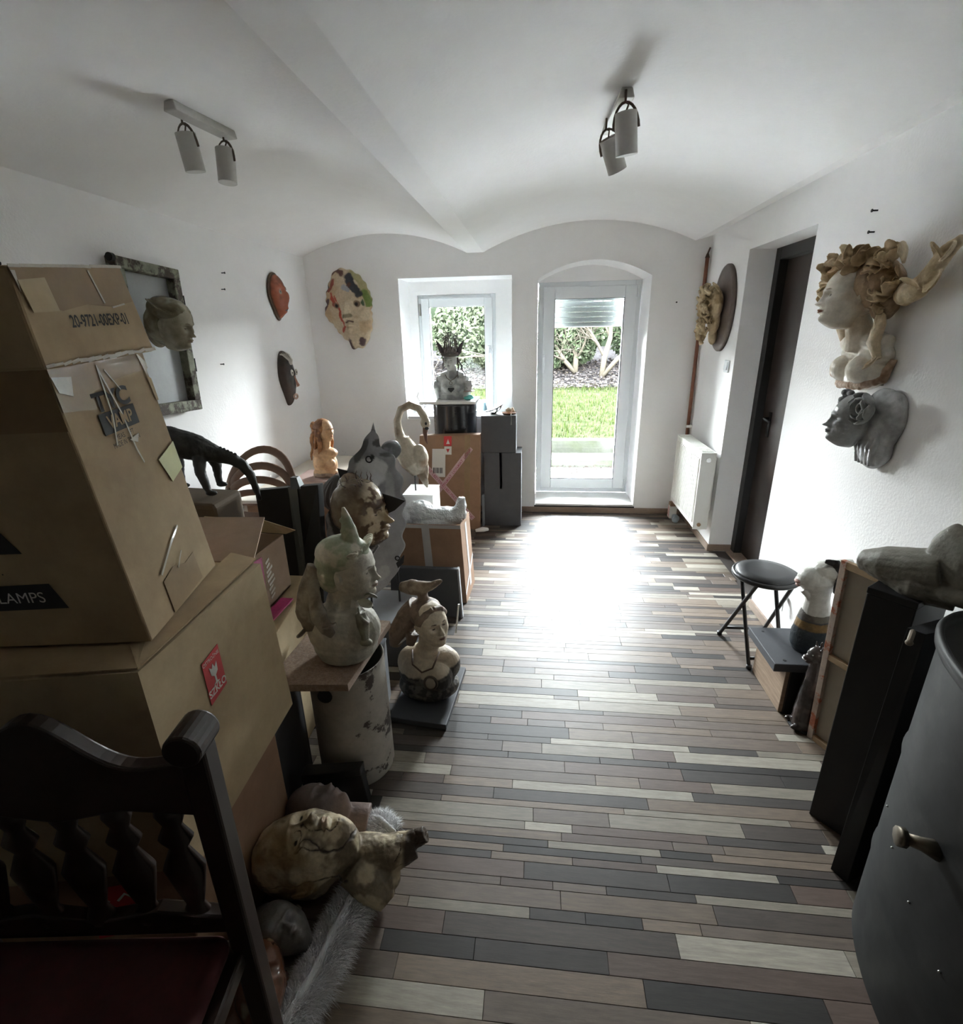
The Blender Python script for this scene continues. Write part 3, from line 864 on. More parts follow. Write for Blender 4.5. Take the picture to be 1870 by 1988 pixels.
# --- open carton with magenta tape behind, on another carton
E_ = [(-1.42, 1.50, 0.0), (-0.93, 1.50, 0.0), (-0.94, 1.92, 0.0), (-1.42, 1.92, 0.0), (-1.42, 1.50, 0.58), (-0.93, 1.50, 0.58), (-0.97, 1.92, 0.60), (-1.42, 1.92, 0.60)]
tE = carton('cardboard_box', 'pale cardboard box standing behind the winged bust, below the box with magenta tape', E_, M['card2'])
D_ = [(-1.42, 1.46, 0.605), (-1.02, 1.46, 0.605), (-1.02, 1.82, 0.605), (-1.42, 1.86, 0.605), (-1.42, 1.46, 0.835), (-1.02, 1.46, 0.835), (-1.005, 1.82, 0.835), (-1.42, 1.86, 0.835)]
planar(D_, (1, 2, 5), 6, 0)
tD = thing('cardboard_box', 'open cardboard box with a magenta tape stripe, raised flaps, behind the corner stack', 'box', (-1.2, 1.66, 0.605))
b = MB()
wallp([D_[0], D_[1], D_[5], D_[4]]); wallp([D_[1], D_[2], D_[6], D_[5]]); wallp([D_[2], D_[3], D_[7], D_[6]]); wallp([D_[3], D_[0], D_[4], D_[7]]); wallp([D_[3], D_[2], D_[1], D_[0]])
W(b.build('body', M['card4'], tD))
b = MB(); slab(b, [(-1.40, 1.86, 0.84), (-1.005, 1.82, 0.84), (-0.90, 1.70, 0.905), (-1.08, 1.80, 0.905), (-1.36, 1.84, 0.90)], 0.004); W(b.build('flap', M['card2'], tD))
b = MB(); slab(b, [(-1.41, 1.46, 0.838), (-1.02, 1.46, 0.838), (-1.10, 1.62, 0.79), (-1.40, 1.62, 0.79)], 0.004); W(b.build('flap', M['card3'], tD))
fD = Face(D_[1], D_[2], D_[6], D_[5])
b = MB(); fD.patch(b, [(0.30, 0.0), (0.46, 0.0), (0.50, 0.92), (0.34, 0.95)]); W(b.build('magenta_tape', M['pink'], tD))
b = MB()
for i in range(9):
    v = 0.12 + i * 0.08; fD.strip(b, [(0.53 + 0.03 * rr.random(), v), (0.62 + 0.06 * rr.random(), v + 0.05)], 0.010)
_o = W(b.build('tape_creases', M['tapec'], tD)); _o['kind'] = 'stuff'
b = MB(); b.box((-0.985, 1.56, 0.604), (0.05, 0.30, 0.006)); W(b.build('magenta_tape', M['pink'], tD))
F_ = [(-1.80, 1.95, 0.0), (-1.36, 1.93, 0.0), (-1.36, 2.13, 0.0), (-1.80, 2.15, 0.0), (-1.80, 1.95, 0.925), (-1.38, 1.93, 0.915), (-1.36, 2.13, 0.93), (-1.80, 2.15, 0.94)]
tF = carton('cardboard_box', 'tall dark brown cardboard box under the black lizard sculpture', F_, M['carddark'], bev=0.02)

# --- black panel box with silver tape
tG = thing('flat_black_case', 'tall flat black case with silver tape down the middle, behind the magenta-taped box', 'case', (-1.14, 2.15, 0))
b = MB(); b.hexa([(-1.33, 2.17, 0), (-1.03, 2.05, 0), (-1.02, 2.09, 0), (-1.32, 2.21, 0), (-1.31, 2.15, 0.915), (-0.985, 2.12, 0.955), (-0.975, 2.16, 0.955), (-1.30, 2.19, 0.915)])
W(b.build('board', M['blackboard'], tG, bevel=0.003))
b = MB(); fG = Face((-1.33, 2.168, 0), (-1.03, 2.048, 0), (-0.985, 2.117, 0.955), (-1.31, 2.148, 0.915))
fG.strip(b, [(0.62, 1.005), (0.66, 0.5)], 0.045, off=0.002); b.hexa([(-1.12, 2.125, 0.93), (-1.07, 2.12, 0.935), (-1.07, 2.17, 0.935), (-1.12, 2.17, 0.93), (-1.115, 2.13, 0.985), (-1.085, 2.13, 0.985), (-1.085, 2.16, 0.985), (-1.115, 2.16, 0.985)])
W(b.build('silver_tape', mat('silver_tape', (0.12, 0.13, 0.135), 0.25, metal=0.4, coat=0.5), tG))

# --- white low table with pinkish board
M['cream'] = mat('cream_laminate', (0.62, 0.56, 0.48), 0.45, var=0.06)
M['pinkboard'] = mat('pinkish_board', (0.36, 0.25, 0.22), 0.6, var=0.12)
tt = thing('low_table', 'cream topped low table in the far left corner under the ochre bust', 'table', (-1.55, 3.65, 0))
b = MB(); b.box((-1.58, 3.55, 0.585), (0.68, 1.25, 0.03)); W(b.build('table_top', M['cream'], tt, bevel=0.004))
for x in (-1.87, -1.29):
    for yy in (2.98, 4.12):
        b = MB(); b.box((x, yy, 0.285), (0.05, 0.05, 0.57)); W(b.build('leg', M['cream'], tt, bevel=0.003))
b = MB(); b.box((-1.58, 2.96, 0.45), (0.58, 0.015, 0.22)); W(b.build('apron', M['card3'], tt))
b = MB(); b.box((-1.50, 3.42, 0.6175), (0.42, 0.32, 0.034), (0, 0, 0.05))
tagit(b.build('wooden_board', M['pinkboard'], bevel=0.003), 'pinkish wooden board lying under the ochre bust on the low table', 'board')
tb = thing('paper_stack', 'small blue-grey paper packet lying on the cream table', 'packet', (-1.36, 3.05, 0.6))
b = MB(); b.box((0, 0, 0.0065), (0.12, 0.16, 0.013), (0, 0, 0.3)); b.build('sheets', mat('bluegrey_paper', (0.32, 0.38, 0.42), 0.5), tb, bevel=0.003)
b = MB(); b.box((0.01, 0.01, 0.0165), (0.09, 0.11, 0.006), (0, 0, 0.5)); b.build('cover', mat('pale_paper', (0.55, 0.60, 0.62), 0.5), tb, bevel=0.002)

# --- carton with bubble wrap
H_ = [(-0.86, 2.79, 0.0), (-0.42, 2.77, 0.0), (-0.405, 3.06, 0.0), (-0.86, 3.08, 0.0), (-0.86, 2.80, 0.51), (-0.445, 2.78, 0.515), (-0.43, 3.06, 0.50), (-0.86, 3.08, 0.50)]
tH = thing('cardboard_box', 'open brown cardboard box holding the bubble wrapped parcel', 'box', (-0.64, 2.92, 0))
b = MB()
wallp([H_[0], H_[1], H_[5], H_[4]]); wallp([H_[1], H_[2], H_[6], H_[5]]); wallp([H_[2], H_[3], H_[7], H_[6]]); wallp([H_[3], H_[0], H_[4], H_[7]])
b.hexa([(-0.855, 2.80, 0.40), (-0.45, 2.785, 0.40), (-0.435, 3.055, 0.40), (-0.855, 3.07, 0.40), (-0.855, 2.80, 0.43), (-0.45, 2.785, 0.43), (-0.435, 3.055, 0.43), (-0.855, 3.07, 0.43)])
W(b.build('body', M['card3'], tH))
fH = Face(H_[0], H_[1], H_[5], H_[4]); fH2 = Face(H_[1], H_[2], H_[6], H_[5])
b = MB(); fH.strip(b, [(0.48, 1.0), (0.50, 0.35)], 0.05); fH.strip(b, [(0.0, 0.975), (1.0, 0.975)], 0.022); fH2.strip(b, [(0.5, 0.95), (0.55, 0.1)], 0.045); fH2.strip(b, [(0.0, 0.12), (1.0, 0.42)], 0.03)
W(b.build('parcel_tape', mat('greyish_tape', (0.45, 0.43, 0.42), 0.3), tH))
# crate in front of it
tK = thing('flat_crate', 'flat dark grey crate leaning on end in front of the bubble wrap box', 'crate', (-0.645, 2.66, 0))
b = MB(); b.hexa([(-0.865, 2.63, 0), (-0.43, 2.595, 0), (-0.425, 2.625, 0), (-0.86, 2.67, 0), (-0.855, 2.66, 0.285), (-0.455, 2.66, 0.285), (-0.45, 2.69, 0.285), (-0.85, 2.70, 0.285)])
W(b.build('panel', M['greyplinth'], tK, bevel=0.003))
b = MB(); b.hexa([(-0.43, 2.594, 0), (-0.42, 2.594, 0), (-0.42, 2.627, 0), (-0.43, 2.627, 0), (-0.455, 2.659, 0.287), (-0.445, 2.659, 0.287), (-0.445, 2.692, 0.287), (-0.455, 2.692, 0.287)])
W(b.build('edge_strip', mat('worn_grey_edge', (0.35, 0.35, 0.36), 0.5), tK))
# grey plinth under the sheet metal sculpture
tP = thing('grey_plinth', 'low grey plinth carrying the sheet metal sculpture on rods', 'plinth', (-0.74, 2.27, 0))
b = MB(); b.box((-0.74, 2.28, 0.12), (0.30, 0.33, 0.24)); W(b.build('body', M['greyplinth'], tP, bevel=0.003))
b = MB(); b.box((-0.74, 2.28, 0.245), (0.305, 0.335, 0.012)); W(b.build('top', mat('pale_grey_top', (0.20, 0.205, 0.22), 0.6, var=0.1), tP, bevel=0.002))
# small grey box between pedestal and the sad bust
tS = thing('small_grey_box', 'small dark grey box standing between the drum pedestal and the bust with the bird', 'box', (-0.66, 1.86, 0))
b = MB(); b.box((-0.70, 1.80, 0.15), (0.10, 0.20, 0.30), (0, 0, 0.12)); W(b.build('body', M['greytop'], tS, bevel=0.003))
b = MB(); b.box((-0.70, 1.80, 0.303), (0.105, 0.205, 0.006), (0, 0, 0.12)); W(b.build('lid', M['greyplinth'], tS, bevel=0.002))

# --- cardboard parcel with post tape
J_ = [(-1.02, 4.045, 0.02), (-0.475, 4.0, 0.0), (-0.475, 4.09, 0.0), (-1.02, 4.12, 0.02), (-0.955, 4.03, 0.80), (-0.455, 4.0, 0.815), (-0.455, 4.09, 0.815), (-0.955, 4.10, 0.80)]
planar(J_, (0, 1, 5), 4, 1)
tJ = carton('flat_parcel', 'flat brown cardboard parcel with crossed pink printed tape standing against the grey plinths', J_, M['card3'], cat='parcel')
fJ = Face(J_[0], J_[1], J_[5], J_[4])
b = MB(); fJ.strip(b, [(0.10, 0.18), (0.86, 0.87)], 0.042); fJ.strip(b, [(0.05, 0.72), (0.90, 0.12)], 0.042, off=0.0022); W(b.build('printed_tape', mat('pink_white_tape', (0.62, 0.42, 0.44), 0.4, var=0.1), tJ))
inkp = mat('tape_print', (0.38, 0.06, 0.12), 0.5)
sw_, sh_ = fJ.size()
def ontape(s, p0, p1, n):
    a = math.atan2((p1[1] - p0[1]) * sh_, (p1[0] - p0[0]) * sw_)
    for i in range(n):
        t = (i + 0.5) / n
        fJ.text(s, p0[0] + (p1[0] - p0[0]) * t, p0[1] + (p1[1] - p0[1]) * t, 0.022, inkp, tJ, ang=a, off=0.0036)
ontape('FRAGILE', (0.10, 0.18), (0.86, 0.87), 4) if False else None
ontape('MAT  LIONA', (0.12, 0.20), (0.84, 0.85), 4); ontape('LIO MAT  LIC', (0.07, 0.705), (0.88, 0.135), 4)
b = MB(); fJ.patch(b, [(0.22, 0.56), (0.44, 0.56), (0.44, 0.86), (0.22, 0.86)]); W(b.build('address_label', M['paper'], tJ))
b = MB(); [fJ.strip(b, [(0.25 + 0.02 * k, 0.60), (0.25 + 0.02 * k, 0.66)], 0.005 if k % 3 else 0.008, off=0.0024) for k in range(8)]; W(b.build('barcode', M['ink'], tJ))
b = MB(); fJ.patch(b, [(0.41, 0.89), (0.54, 0.89), (0.54, 0.99), (0.41, 0.99)], off=0.002); W(b.build('red_label', M['red'], tJ))
b = MB(); fJ.patch(b, [(0.42, 0.80), (0.54, 0.80), (0.54, 0.885), (0.42, 0.885)], off=0.002); W(b.build('white_label', M['paper'], tJ))
b = MB(); fJ.patch(b, [(0.45, 0.91), (0.51, 0.91), (0.48, 0.96)], off=0.003); W(b.build('white_arrow', M['paper'], tJ)); b = MB(); fJ.patch(b, [(0.45, 0.86), (0.48, 0.82), (0.51, 0.86)], off=0.003); W(b.build('red_arrow', M['red'], tJ))
b = MB(); fJ.strip(b, [(0.80, 1.0), (0.80, 0.0)], 0.05, off=0.0012); W(b.build('brown_tape', M['tapeb'], tJ))
# small wrapped things at the parcel's foot
o = MB(); o.tube([(-0.50, 3.93, 0.022), (-0.44, 3.95, 0.026), (-0.40, 3.97, 0.02)], [0.012, 0.02, 0.012], 10, flat=1.4)
tagit(o.build('white_bundle', M['paper'], smooth=True), 'small white bundle on the floor at the foot of the flat parcel', 'bundle')
# blue-grey narrow box between parcel and plinth
o = MB(); o.box((-0.452, 4.115, 0.14), (0.02, 0.05, 0.28)); tagit(o.build('narrow_strip', mat('bluegrey_strip', (0.22, 0.26, 0.30), 0.5), bevel=0.003), 'narrow blue-grey strip wedged between flat parcel and grey plinth', 'strip')

# --- plinths by the window
t1 = thing('grey_plinth', 'dark grey plinth with a vertical slot, standing right of the flat parcel', 'plinth', (-0.295, 4.24, 0))
b = MB()
b.box((-0.375, 4.24, 0.32), (0.13, 0.24, 0.64)); b.box((-0.21, 4.24, 0.32), (0.16, 0.24, 0.64)); b.box((-0.30, 4.24, 0.165), (0.021, 0.24, 0.33)); b.box((-0.30, 4.33, 0.485), (0.021, 0.05, 0.31)); 
W(b.build('body', M['greyplinth'], t1))
b = MB(); b.box((-0.30, 4.302, 0.47), (0.02, 0.006, 0.30)); W(b.build('slot', M['ink'], t1))
t2 = thing('grey_plinth', 'grey plinth set on top of the slotted plinth, beside the window', 'plinth', (-0.315, 4.24, 0.64))
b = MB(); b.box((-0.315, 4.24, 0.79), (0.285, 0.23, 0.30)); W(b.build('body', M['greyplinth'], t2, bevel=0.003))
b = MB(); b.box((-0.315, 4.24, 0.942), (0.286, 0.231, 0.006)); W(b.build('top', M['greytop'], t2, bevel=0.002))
t3 = thing('black_drum', 'glossy black drum pedestal under the crowned bust at the window', 'pedestal', (-0.685, 4.295, 0))
b = MB(); b.lathe([(0.165, 0), (0.172, 0.01), (0.172, 1.015), (0.176, 1.022), (0.176, 1.035)], (-0.685, 4.295, 0), 48); W(b.build('body', mat('glossy_black', (0.012, 0.012, 0.015), 0.22, var=0.3, vscale=8), t3, smooth='auto'))
b = MB(); b.box((-0.865, 4.30, 0.52), (0.02, 0.05, 1.02)); W(b.build('seam', mat('peeling_seam', (0.25, 0.25, 0.25), 0.5, var=0.5, vscale=30), t3))
b = MB(); b.box((-0.73, 4.30, 1.0475), (0.46, 0.34, 0.022)); tagit(b.build('white_board', M['white'], bevel=0.003), 'white board lying on the black drum under the crowned bust', 'board')
# white plinth for the swan
t4 = thing('white_plinth', 'white plinth behind the bubble wrap, carrying the swan sculpture', 'plinth', (-0.76, 3.22, 0))
b = MB(); b.box((-0.77, 3.22, 0.295), (0.20, 0.24, 0.59)); W(b.build('body', M['white'], t4, bevel=0.004))
b = MB(); b.box((-0.77, 3.22, 0.593), (0.204, 0.244, 0.006)); W(b.build('top', M['paper'], t4))

# --- drum pedestal with particle board
M['chip'] = mat('particle_board', (0.28, 0.19, 0.135), 0.8, var=0.35, vscale=60, color2=(0.36, 0.27, 0.21), bump=0.0008, bscale=200)
M['chipedge'] = mat('particle_board_edge', (0.42, 0.32, 0.26), 0.8, var=0.3, vscale=80, bump=0.001, bscale=200)
M['chipped'] = mat('chipped_white_paint', (0.45, 0.42, 0.38), 0.6, var=0.25, vscale=5, color2=(0.07, 0.055, 0.05), contrast=(0.575, 0.60), bump=0.0008, bscale=30)
t5 = thing('drum_pedestal', 'chipped white cardboard drum holding up the particle board and winged bust', 'pedestal', (-0.685, 1.515, 0))
b = MB(); b.lathe([(0.138, 0.0), (0.140, 0.004), (0.138, 0.485), (0.133, 0.487), (0.131, 0.47), (0.131, 0.03), (0.0, 0.03)], (-0.685, 1.515, 0), 48, cap=False); W(b.build('shell', M['chipped'], t5, smooth='auto'))
b = MB(); b.cyl((-0.715, 1.383, 0.42), (-0.715, 1.372, 0.42), 0.026, seg=16); W(b.build('hole', M['ink'], t5))
t6 = thing('particle_board', 'brown particle board laid across the chipped white drum under the winged bust', 'board', (-0.68, 1.5, 0.488))
b = MB(); b.hexa([(-0.88, 1.30, 0.489), (-0.605, 1.325, 0.489), (-0.572, 1.715, 0.489), (-0.86, 1.74, 0.489), (-0.88, 1.30, 0.517), (-0.605, 1.325, 0.517), (-0.572, 1.715, 0.517), (-0.86, 1.74, 0.517)]); W(b.build('board', M['chip'], t6, bevel=0.0015))
b = MB(); b.hexa([(-0.605, 1.325, 0.4895), (-0.604, 1.325, 0.4895), (-0.571, 1.715, 0.4895), (-0.572, 1.715, 0.4895), (-0.605, 1.325, 0.5165), (-0.604, 1.325, 0.5165), (-0.571, 1.715, 0.5165), (-0.572, 1.715, 0.5165)]); W(b.build('raw_edge', M['chipedge'], t6))
t7 = thing('flat_black_box', 'small flat black box standing in front of the chipped white drum', 'box', (-0.69, 1.32, 0))
b = MB(); b.hexa([(-0.80, 1.285, 0), (-0.585, 1.325, 0), (-0.585, 1.36, 0), (-0.80, 1.335, 0), (-0.80, 1.285, 0.145), (-0.60, 1.325, 0.155), (-0.60, 1.36, 0.155), (-0.80, 1.335, 0.145)]); W(b.build('body', M['blackboard'], t7, bevel=0.003))
b = MB(); b.hexa([(-0.802, 1.283, 0.12), (-0.598, 1.323, 0.13), (-0.598, 1.362, 0.13), (-0.802, 1.337, 0.12), (-0.802, 1.283, 0.149), (-0.598, 1.323, 0.159), (-0.598, 1.362, 0.159), (-0.802, 1.337, 0.149)]); W(b.build('lid', M['black'], t7, bevel=0.003))
t8 = thing('black_board', 'dark board standing in the shadow between the boxes and the drum', 'board', (-0.86, 1.3, 0))
b = MB(); b.box((-0.875, 1.36, 0.24), (0.03, 0.24, 0.48)); W(b.build('board', M['blackboard'], t8, bevel=0.003))
b = MB(); b.box((-0.858, 1.36, 0.24), (0.006, 0.20, 0.44)); W(b.build('facing', M['greyplinth'], t8))
# dark base plate of the bust with bird
b = MB(); b.hexa([(-0.62, 1.73, 0.0), (-0.365, 1.70, 0.0), (-0.335, 2.10, 0.0), (-0.60, 2.12, 0.0), (-0.62, 1.73, 0.026), (-0.365, 1.70, 0.026), (-0.335, 2.10, 0.026), (-0.60, 2.12, 0.026)])
tagit(b.build('base_board', M['greyplinth'], bevel=0.003), 'dark grey board on the floor under the bust with the bird', 'board')
# shard of glass/metal leaning
# --- right side -------------------------------------------------
t9 = thing('black_pedestal', 'tall black pedestal standing beside the dark tank, under the lying stone head', 'pedestal', (1.08, 1.44, 0))
b = MB(); b.hexa([(0.955, 1.42, 0), (1.03, 1.33, 0), (1.22, 1.47, 0), (1.14, 1.57, 0), (0.955, 1.42, 0.86), (1.03, 1.33, 0.86), (1.22, 1.47, 0.86), (1.14, 1.57, 0.86)])
W(b.build('body', M['blackboard'], t9, bevel=0.003))
b = MB(); b.hexa([(0.953, 1.42, 0.861), (1.03, 1.328, 0.861), (1.222, 1.47, 0.861), (1.14, 1.572, 0.861), (0.953, 1.42, 0.88), (1.03, 1.328, 0.88), (1.222, 1.47, 0.88), (1.14, 1.572, 0.88)]); W(b.build('top', M['black'], t9, bevel=0.002))
t10 = thing('black_slab', 'narrow black slab standing between the black pedestal and the dark tank', 'slab', (1.08, 1.28, 0))
b = MB(); b.hexa([(0.928, 1.225, 0), (0.955, 1.185, 0), (1.24, 1.31, 0), (1.22, 1.36, 0), (0.975, 1.27, 0.84), (1.0, 1.24, 0.84), (1.26, 1.34, 0.84), (1.24, 1.39, 0.84)]); W(b.build('board', M['ink'], t10, bevel=0.001))
b = MB(); b.cyl((0.985, 1.262, 0.834), (0.955, 1.225, 0.826), 0.007, seg=10); b.ell((0.953, 1.222, 0.825), (.009, .009, .008)); W(b.build('wooden_peg', mat('pale_peg', (0.25, 0.2, 0.15), 0.6), t10))
# box with black top
M['rawwood'] = mat('raw_wood', (0.34, 0.24, 0.17), 0.6, var=0.3, vscale=5, stretch=(1, 1, 10), color2=(0.42, 0.31, 0.22))
t11 = thing('wooden_step_box', 'low raw wood box with an overhanging black lid under the white bust', 'box', (1.16, 2.09, 0))
b = MB(); b.box((1.1665, 2.072, 0.112), (0.205, 0.284, 0.224)); W(b.build('body', M['rawwood'], t11, bevel=0.002))
b = MB(); b.box((1.175, 1.925, 0.112), (0.19, 0.012, 0.224)); W(b.build('front_panel', M['blackboard'], t11))
b = MB(); b.hexa([(1.0, 1.905, 0.225), (1.272, 1.905, 0.225), (1.272, 2.19, 0.225), (1.0, 2.19, 0.225), (1.0, 1.905, 0.263), (1.272, 1.905, 0.263), (1.272, 2.19, 0.263), (1.0, 2.19, 0.263)]); W(b.build('lid', M['greyplinth'], t11, bevel=0.003))
for x, yy in ((1.05, 2.155), (1.05, 1.935), (1.22, 2.155)):
    b = MB(); b.lathe([(0.006, 0), (0.006, 0.0015)], (x, yy, 0.2632), 10); W(b.build('screw', M['ink'], t11))
# canvas seen from behind
t12 = thing('stretched_canvas', 'stretched canvas seen from behind, leaning beside the black pedestal', 'canvas', (1.17, 1.71, 0))
u = Vector((0.42, -0.9, 0)).normalized(); n_ = Vector((-0.9, -0.42, 0)).normalized()
P0 = Vector((1.135, 1.80, 0.0)); P1 = Vector((1.10, 1.79, 0.80)); wv = (P1 - P0)
def cv(s, t, d=0.0): return tuple(P0 + u * s + wv * t + n_ * d)
def bar(mb, s0, s1, t0_, t1_, d0, d1):
    mb.hexa([cv(s0, t0_, d0), cv(s1, t0_, d0), cv(s1, t0_, d1), cv(s0, t0_, d1), cv(s0, t1_, d0), cv(s1, t1_, d0), cv(s1, t1_, d1), cv(s0, t1_, d1)])
M['stretch'] = mat('stretcher_wood', (0.46, 0.33, 0.20), 0.6, var=0.2, vscale=9)
M['edgepaint'] = mat('paint_stained_edge', (0.55, 0.45, 0.38), 0.6, var=0.2, vscale=20, color2=(0.45, 0.14, 0.07), contrast=(0.52, 0.60))
WD = 0.19
for (a, c_, d, e) in ((0.0, 0.022, 0, 1), (WD - 0.022, WD, 0, 1)):
    b = MB(); bar(b, a, c_, d, e, -0.002, 0.016); W(b.build('stretcher_bar', M['edgepaint'] if a == 0 else M['stretch'], t12, bevel=0.001))
for (t0_, t1_) in ((0.0, 0.03), (0.485, 0.515), (0.965, 1.0)):
    b = MB(); bar(b, 0.022, WD - 0.022, t0_, t1_, -0.002, 0.015); W(b.build('stretcher_bar', M['stretch'], t12, bevel=0.001))
b = MB(); bar(b, 0.001, WD, 0.002, 0.998, -0.006, -0.003); W(b.build('canvas', mat('canvas_cloth', (0.42, 0.37, 0.30), 0.8, var=0.06, bump=0.0004, bscale=400), t12))

# --- folding stool
t13 = thing('folding_stool', 'black folding stool with round padded seat by the right wall', 'stool', (1.12, 2.36, 0))
b = MB(); b.lathe([(0.0, 0.437), (0.135, 0.437), (0.148, 0.443), (0.152, 0.452), (0.148, 0.462), (0.138, 0.463), (0.135, 0.460), (0, 0.460)], (1.115, 2.365, 0), 40, cap=False); W(b.build('seat_rim', mat('black_plastic', (0.02, 0.02, 0.022), 0.3), t13, smooth='auto'))
b = MB(); b.lathe([(0.0, 0.455), (0.134, 0.455), (0.136, 0.464), (0.128, 0.473), (0.09, 0.478), (0, 0.480)], (1.115, 2.365, 0), 40, cap=False); W(b.build('seat_pad', mat('black_vinyl', (0.018, 0.018, 0.02), 0.38), t13, smooth=True))
LG = [((1.04, 2.27, 0.437), (1.01, 2.53, 0.008)), ((1.03, 2.44, 0.437), (1.055, 2.235, 0.008)), ((1.20, 2.27, 0.437), (1.22, 2.53, 0.008)), ((1.19, 2.44, 0.437), (1.215, 2.26, 0.008))]
for p, q in LG:
    b = MB(); b.tube([p, q], 0.0095, 10); b.lathe([(0.013, 0), (0.013, 0.02)], (q[0], q[1], 0.0), 10); W(b.build('leg', M['black'], t13, smooth='auto'))
b = MB(); b.tube([(1.015, 2.49, 0.07), (1.218, 2.49, 0.07)], 0.008, 8); W(b.build('crossbar', M['black'], t13, smooth=True))
b = MB(); b.tube([(1.053, 2.252, 0.045), (1.213, 2.272, 0.045)], 0.008, 8); W(b.build('crossbar', M['black'], t13, smooth=True))

# --- radiator, pipe, switch
t14 = thing('radiator', 'white ribbed panel radiator on the right wall beside the garden door', 'radiator', (1.18, 3.94, 0.2))
b = MB(); b.box((1.145, 3.935, 0.48), (0.012, 0.66, 0.55)); W(b.build('front_panel', M['rad'], t14, bevel=0.003))
for k in range(17):
    yy = 3.645 + k * 0.0365
    b = MB(); b.hexa([(1.139, yy - 0.010, 0.235), (1.139, yy + 0.010, 0.235), (1.130, yy + 0.005, 0.245), (1.130, yy - 0.005, 0.245), (1.139, yy - 0.010, 0.725), (1.139, yy + 0.010, 0.725), (1.130, yy + 0.005, 0.715), (1.130, yy - 0.005, 0.715)]); W(b.build('rib', M['rad'], t14))
b = MB(); b.box((1.185, 3.6065, 0.48), (0.10, 0.006, 0.565)); W(b.build('side_cover', M['rad'], t14, bevel=0.002))
b = MB(); b.box((1.185, 4.2635, 0.48), (0.10, 0.006, 0.565)); W(b.build('side_cover', M['rad'], t14, bevel=0.002))
b = MB(); b.box((1.185, 3.935, 0.762), (0.10, 0.66, 0.006)); [b.box((1.185, 3.64 + 0.03 * k, 0.767), (0.08, 0.012, 0.004)) for k in range(20)]; W(b.build('top_grille', M['rad'], t14))
b = MB(); b.box((1.225, 3.935, 0.48), (0.012, 0.66, 0.55)); b.box((1.255, 3.75, 0.5), (0.06, 0.03, 0.4)); b.box((1.255, 4.12, 0.5), (0.06, 0.03, 0.4)); W(b.build('rear_panel', M['rad'], t14))
b = MB(); b.cyl((1.185, 3.604, 0.715), (1.185, 3.598, 0.715), 0.016, seg=16); W(b.build('badge', M['steel'], t14)); b = MB(); b.cyl((1.175, 3.604, 0.235), (1.175, 3.597, 0.235), 0.014, seg=16); W(b.build('plug', mat('brass_plug', (0.3, 0.2, 0.12), 0.4, metal=0.6), t14))
t15 = thing('heating_pipe', 'rusty red heating pipe running down the corner to the radiator', 'pipe', (1.268, 4.455, 0.2))
b = MB(); b.tube([(1.262, 4.455, 0.70), (1.262, 4.455, 2.08)], 0.014, 12); b.tube([(1.262, 4.455, 0.70), (1.255, 4.42, 0.68), (1.25, 4.30, 0.68)], 0.010, 8); W(b.build('pipe_run', M['rust'], t15, smooth=True))
b = MB(); b.tube([(1.262, 4.455, 2.08), (1.262, 4.455, 2.11)], [0.018, 0.008], 10); b.tube([(1.262, 4.455, 2.11), (1.275, 4.455, 2.15)], 0.006, 8); W(b.build('end_cap', mat('dark_rust', (0.08, 0.04, 0.03), 0.6), t15))
b = MB(); b.box((1.268, 4.455, 0.80), (0.045, 0.045, 0.02)); b.box((1.28, 4.47, 0.80), (0.02, 0.03, 0.016)); W(b.build('clamp', M['rad'], t15))
t16 = thing('light_switch', 'white light switch on the right wall below the round plaque', 'switch', (1.287, 3.79, 1.33))
b = MB(); b.box((-0.004, 0, 0), (0.008, 0.08, 0.08)); b.build('plate', M['pvc'], t16, bevel=0.002); b = MB(); b.box((-0.011, 0, 0.003), (0.006, 0.055, 0.055), (0, 0.08, 0)); b.build('rocker', M['pvc'], t16, bevel=0.002)
# little carton and bag beside the radiator
t17 = thing('small_carton', 'small pink and white striped carton on the floor under the radiator', 'carton', (1.195, 4.40, 0))
b = MB(); b.box((0, 0, 0.055), (0.06, 0.07, 0.11)); b.build('body', M['paper'], t17, bevel=0.002)
for k in range(4):
    b = MB(); b.box((-0.0302, 0.0, 0.02 + k * 0.024), (0.001, 0.066, 0.010), (0.5, 0, 0)); b.build('stripe', mat('pink_stripe', (0.55, 0.2, 0.2), 0.5) if k == 0 else bpy.data.materials['pink_stripe'], t17)
b = MB(); b.box((0, 0, 0.125), (0.055, 0.065, 0.028)); b.build('lid', M['card3'], t17, bevel=0.002)
o = MB(); o.ell((0, 0, 0.03), (0.03, 0.05, 0.03)); o.ell((-0.01, -0.04, 0.025), (0.025, 0.03, 0.025)); o = fuse(o, 'plastic_bag', mat('bluegrey_plastic', (0.35, 0.42, 0.47), 0.3), voxel=0.004, rough=0.005, rough_scale=60, loc=(1.20, 4.30, 0.0))
tagit(o, 'crumpled blue-grey plastic bag on the floor under the radiator', 'bag')

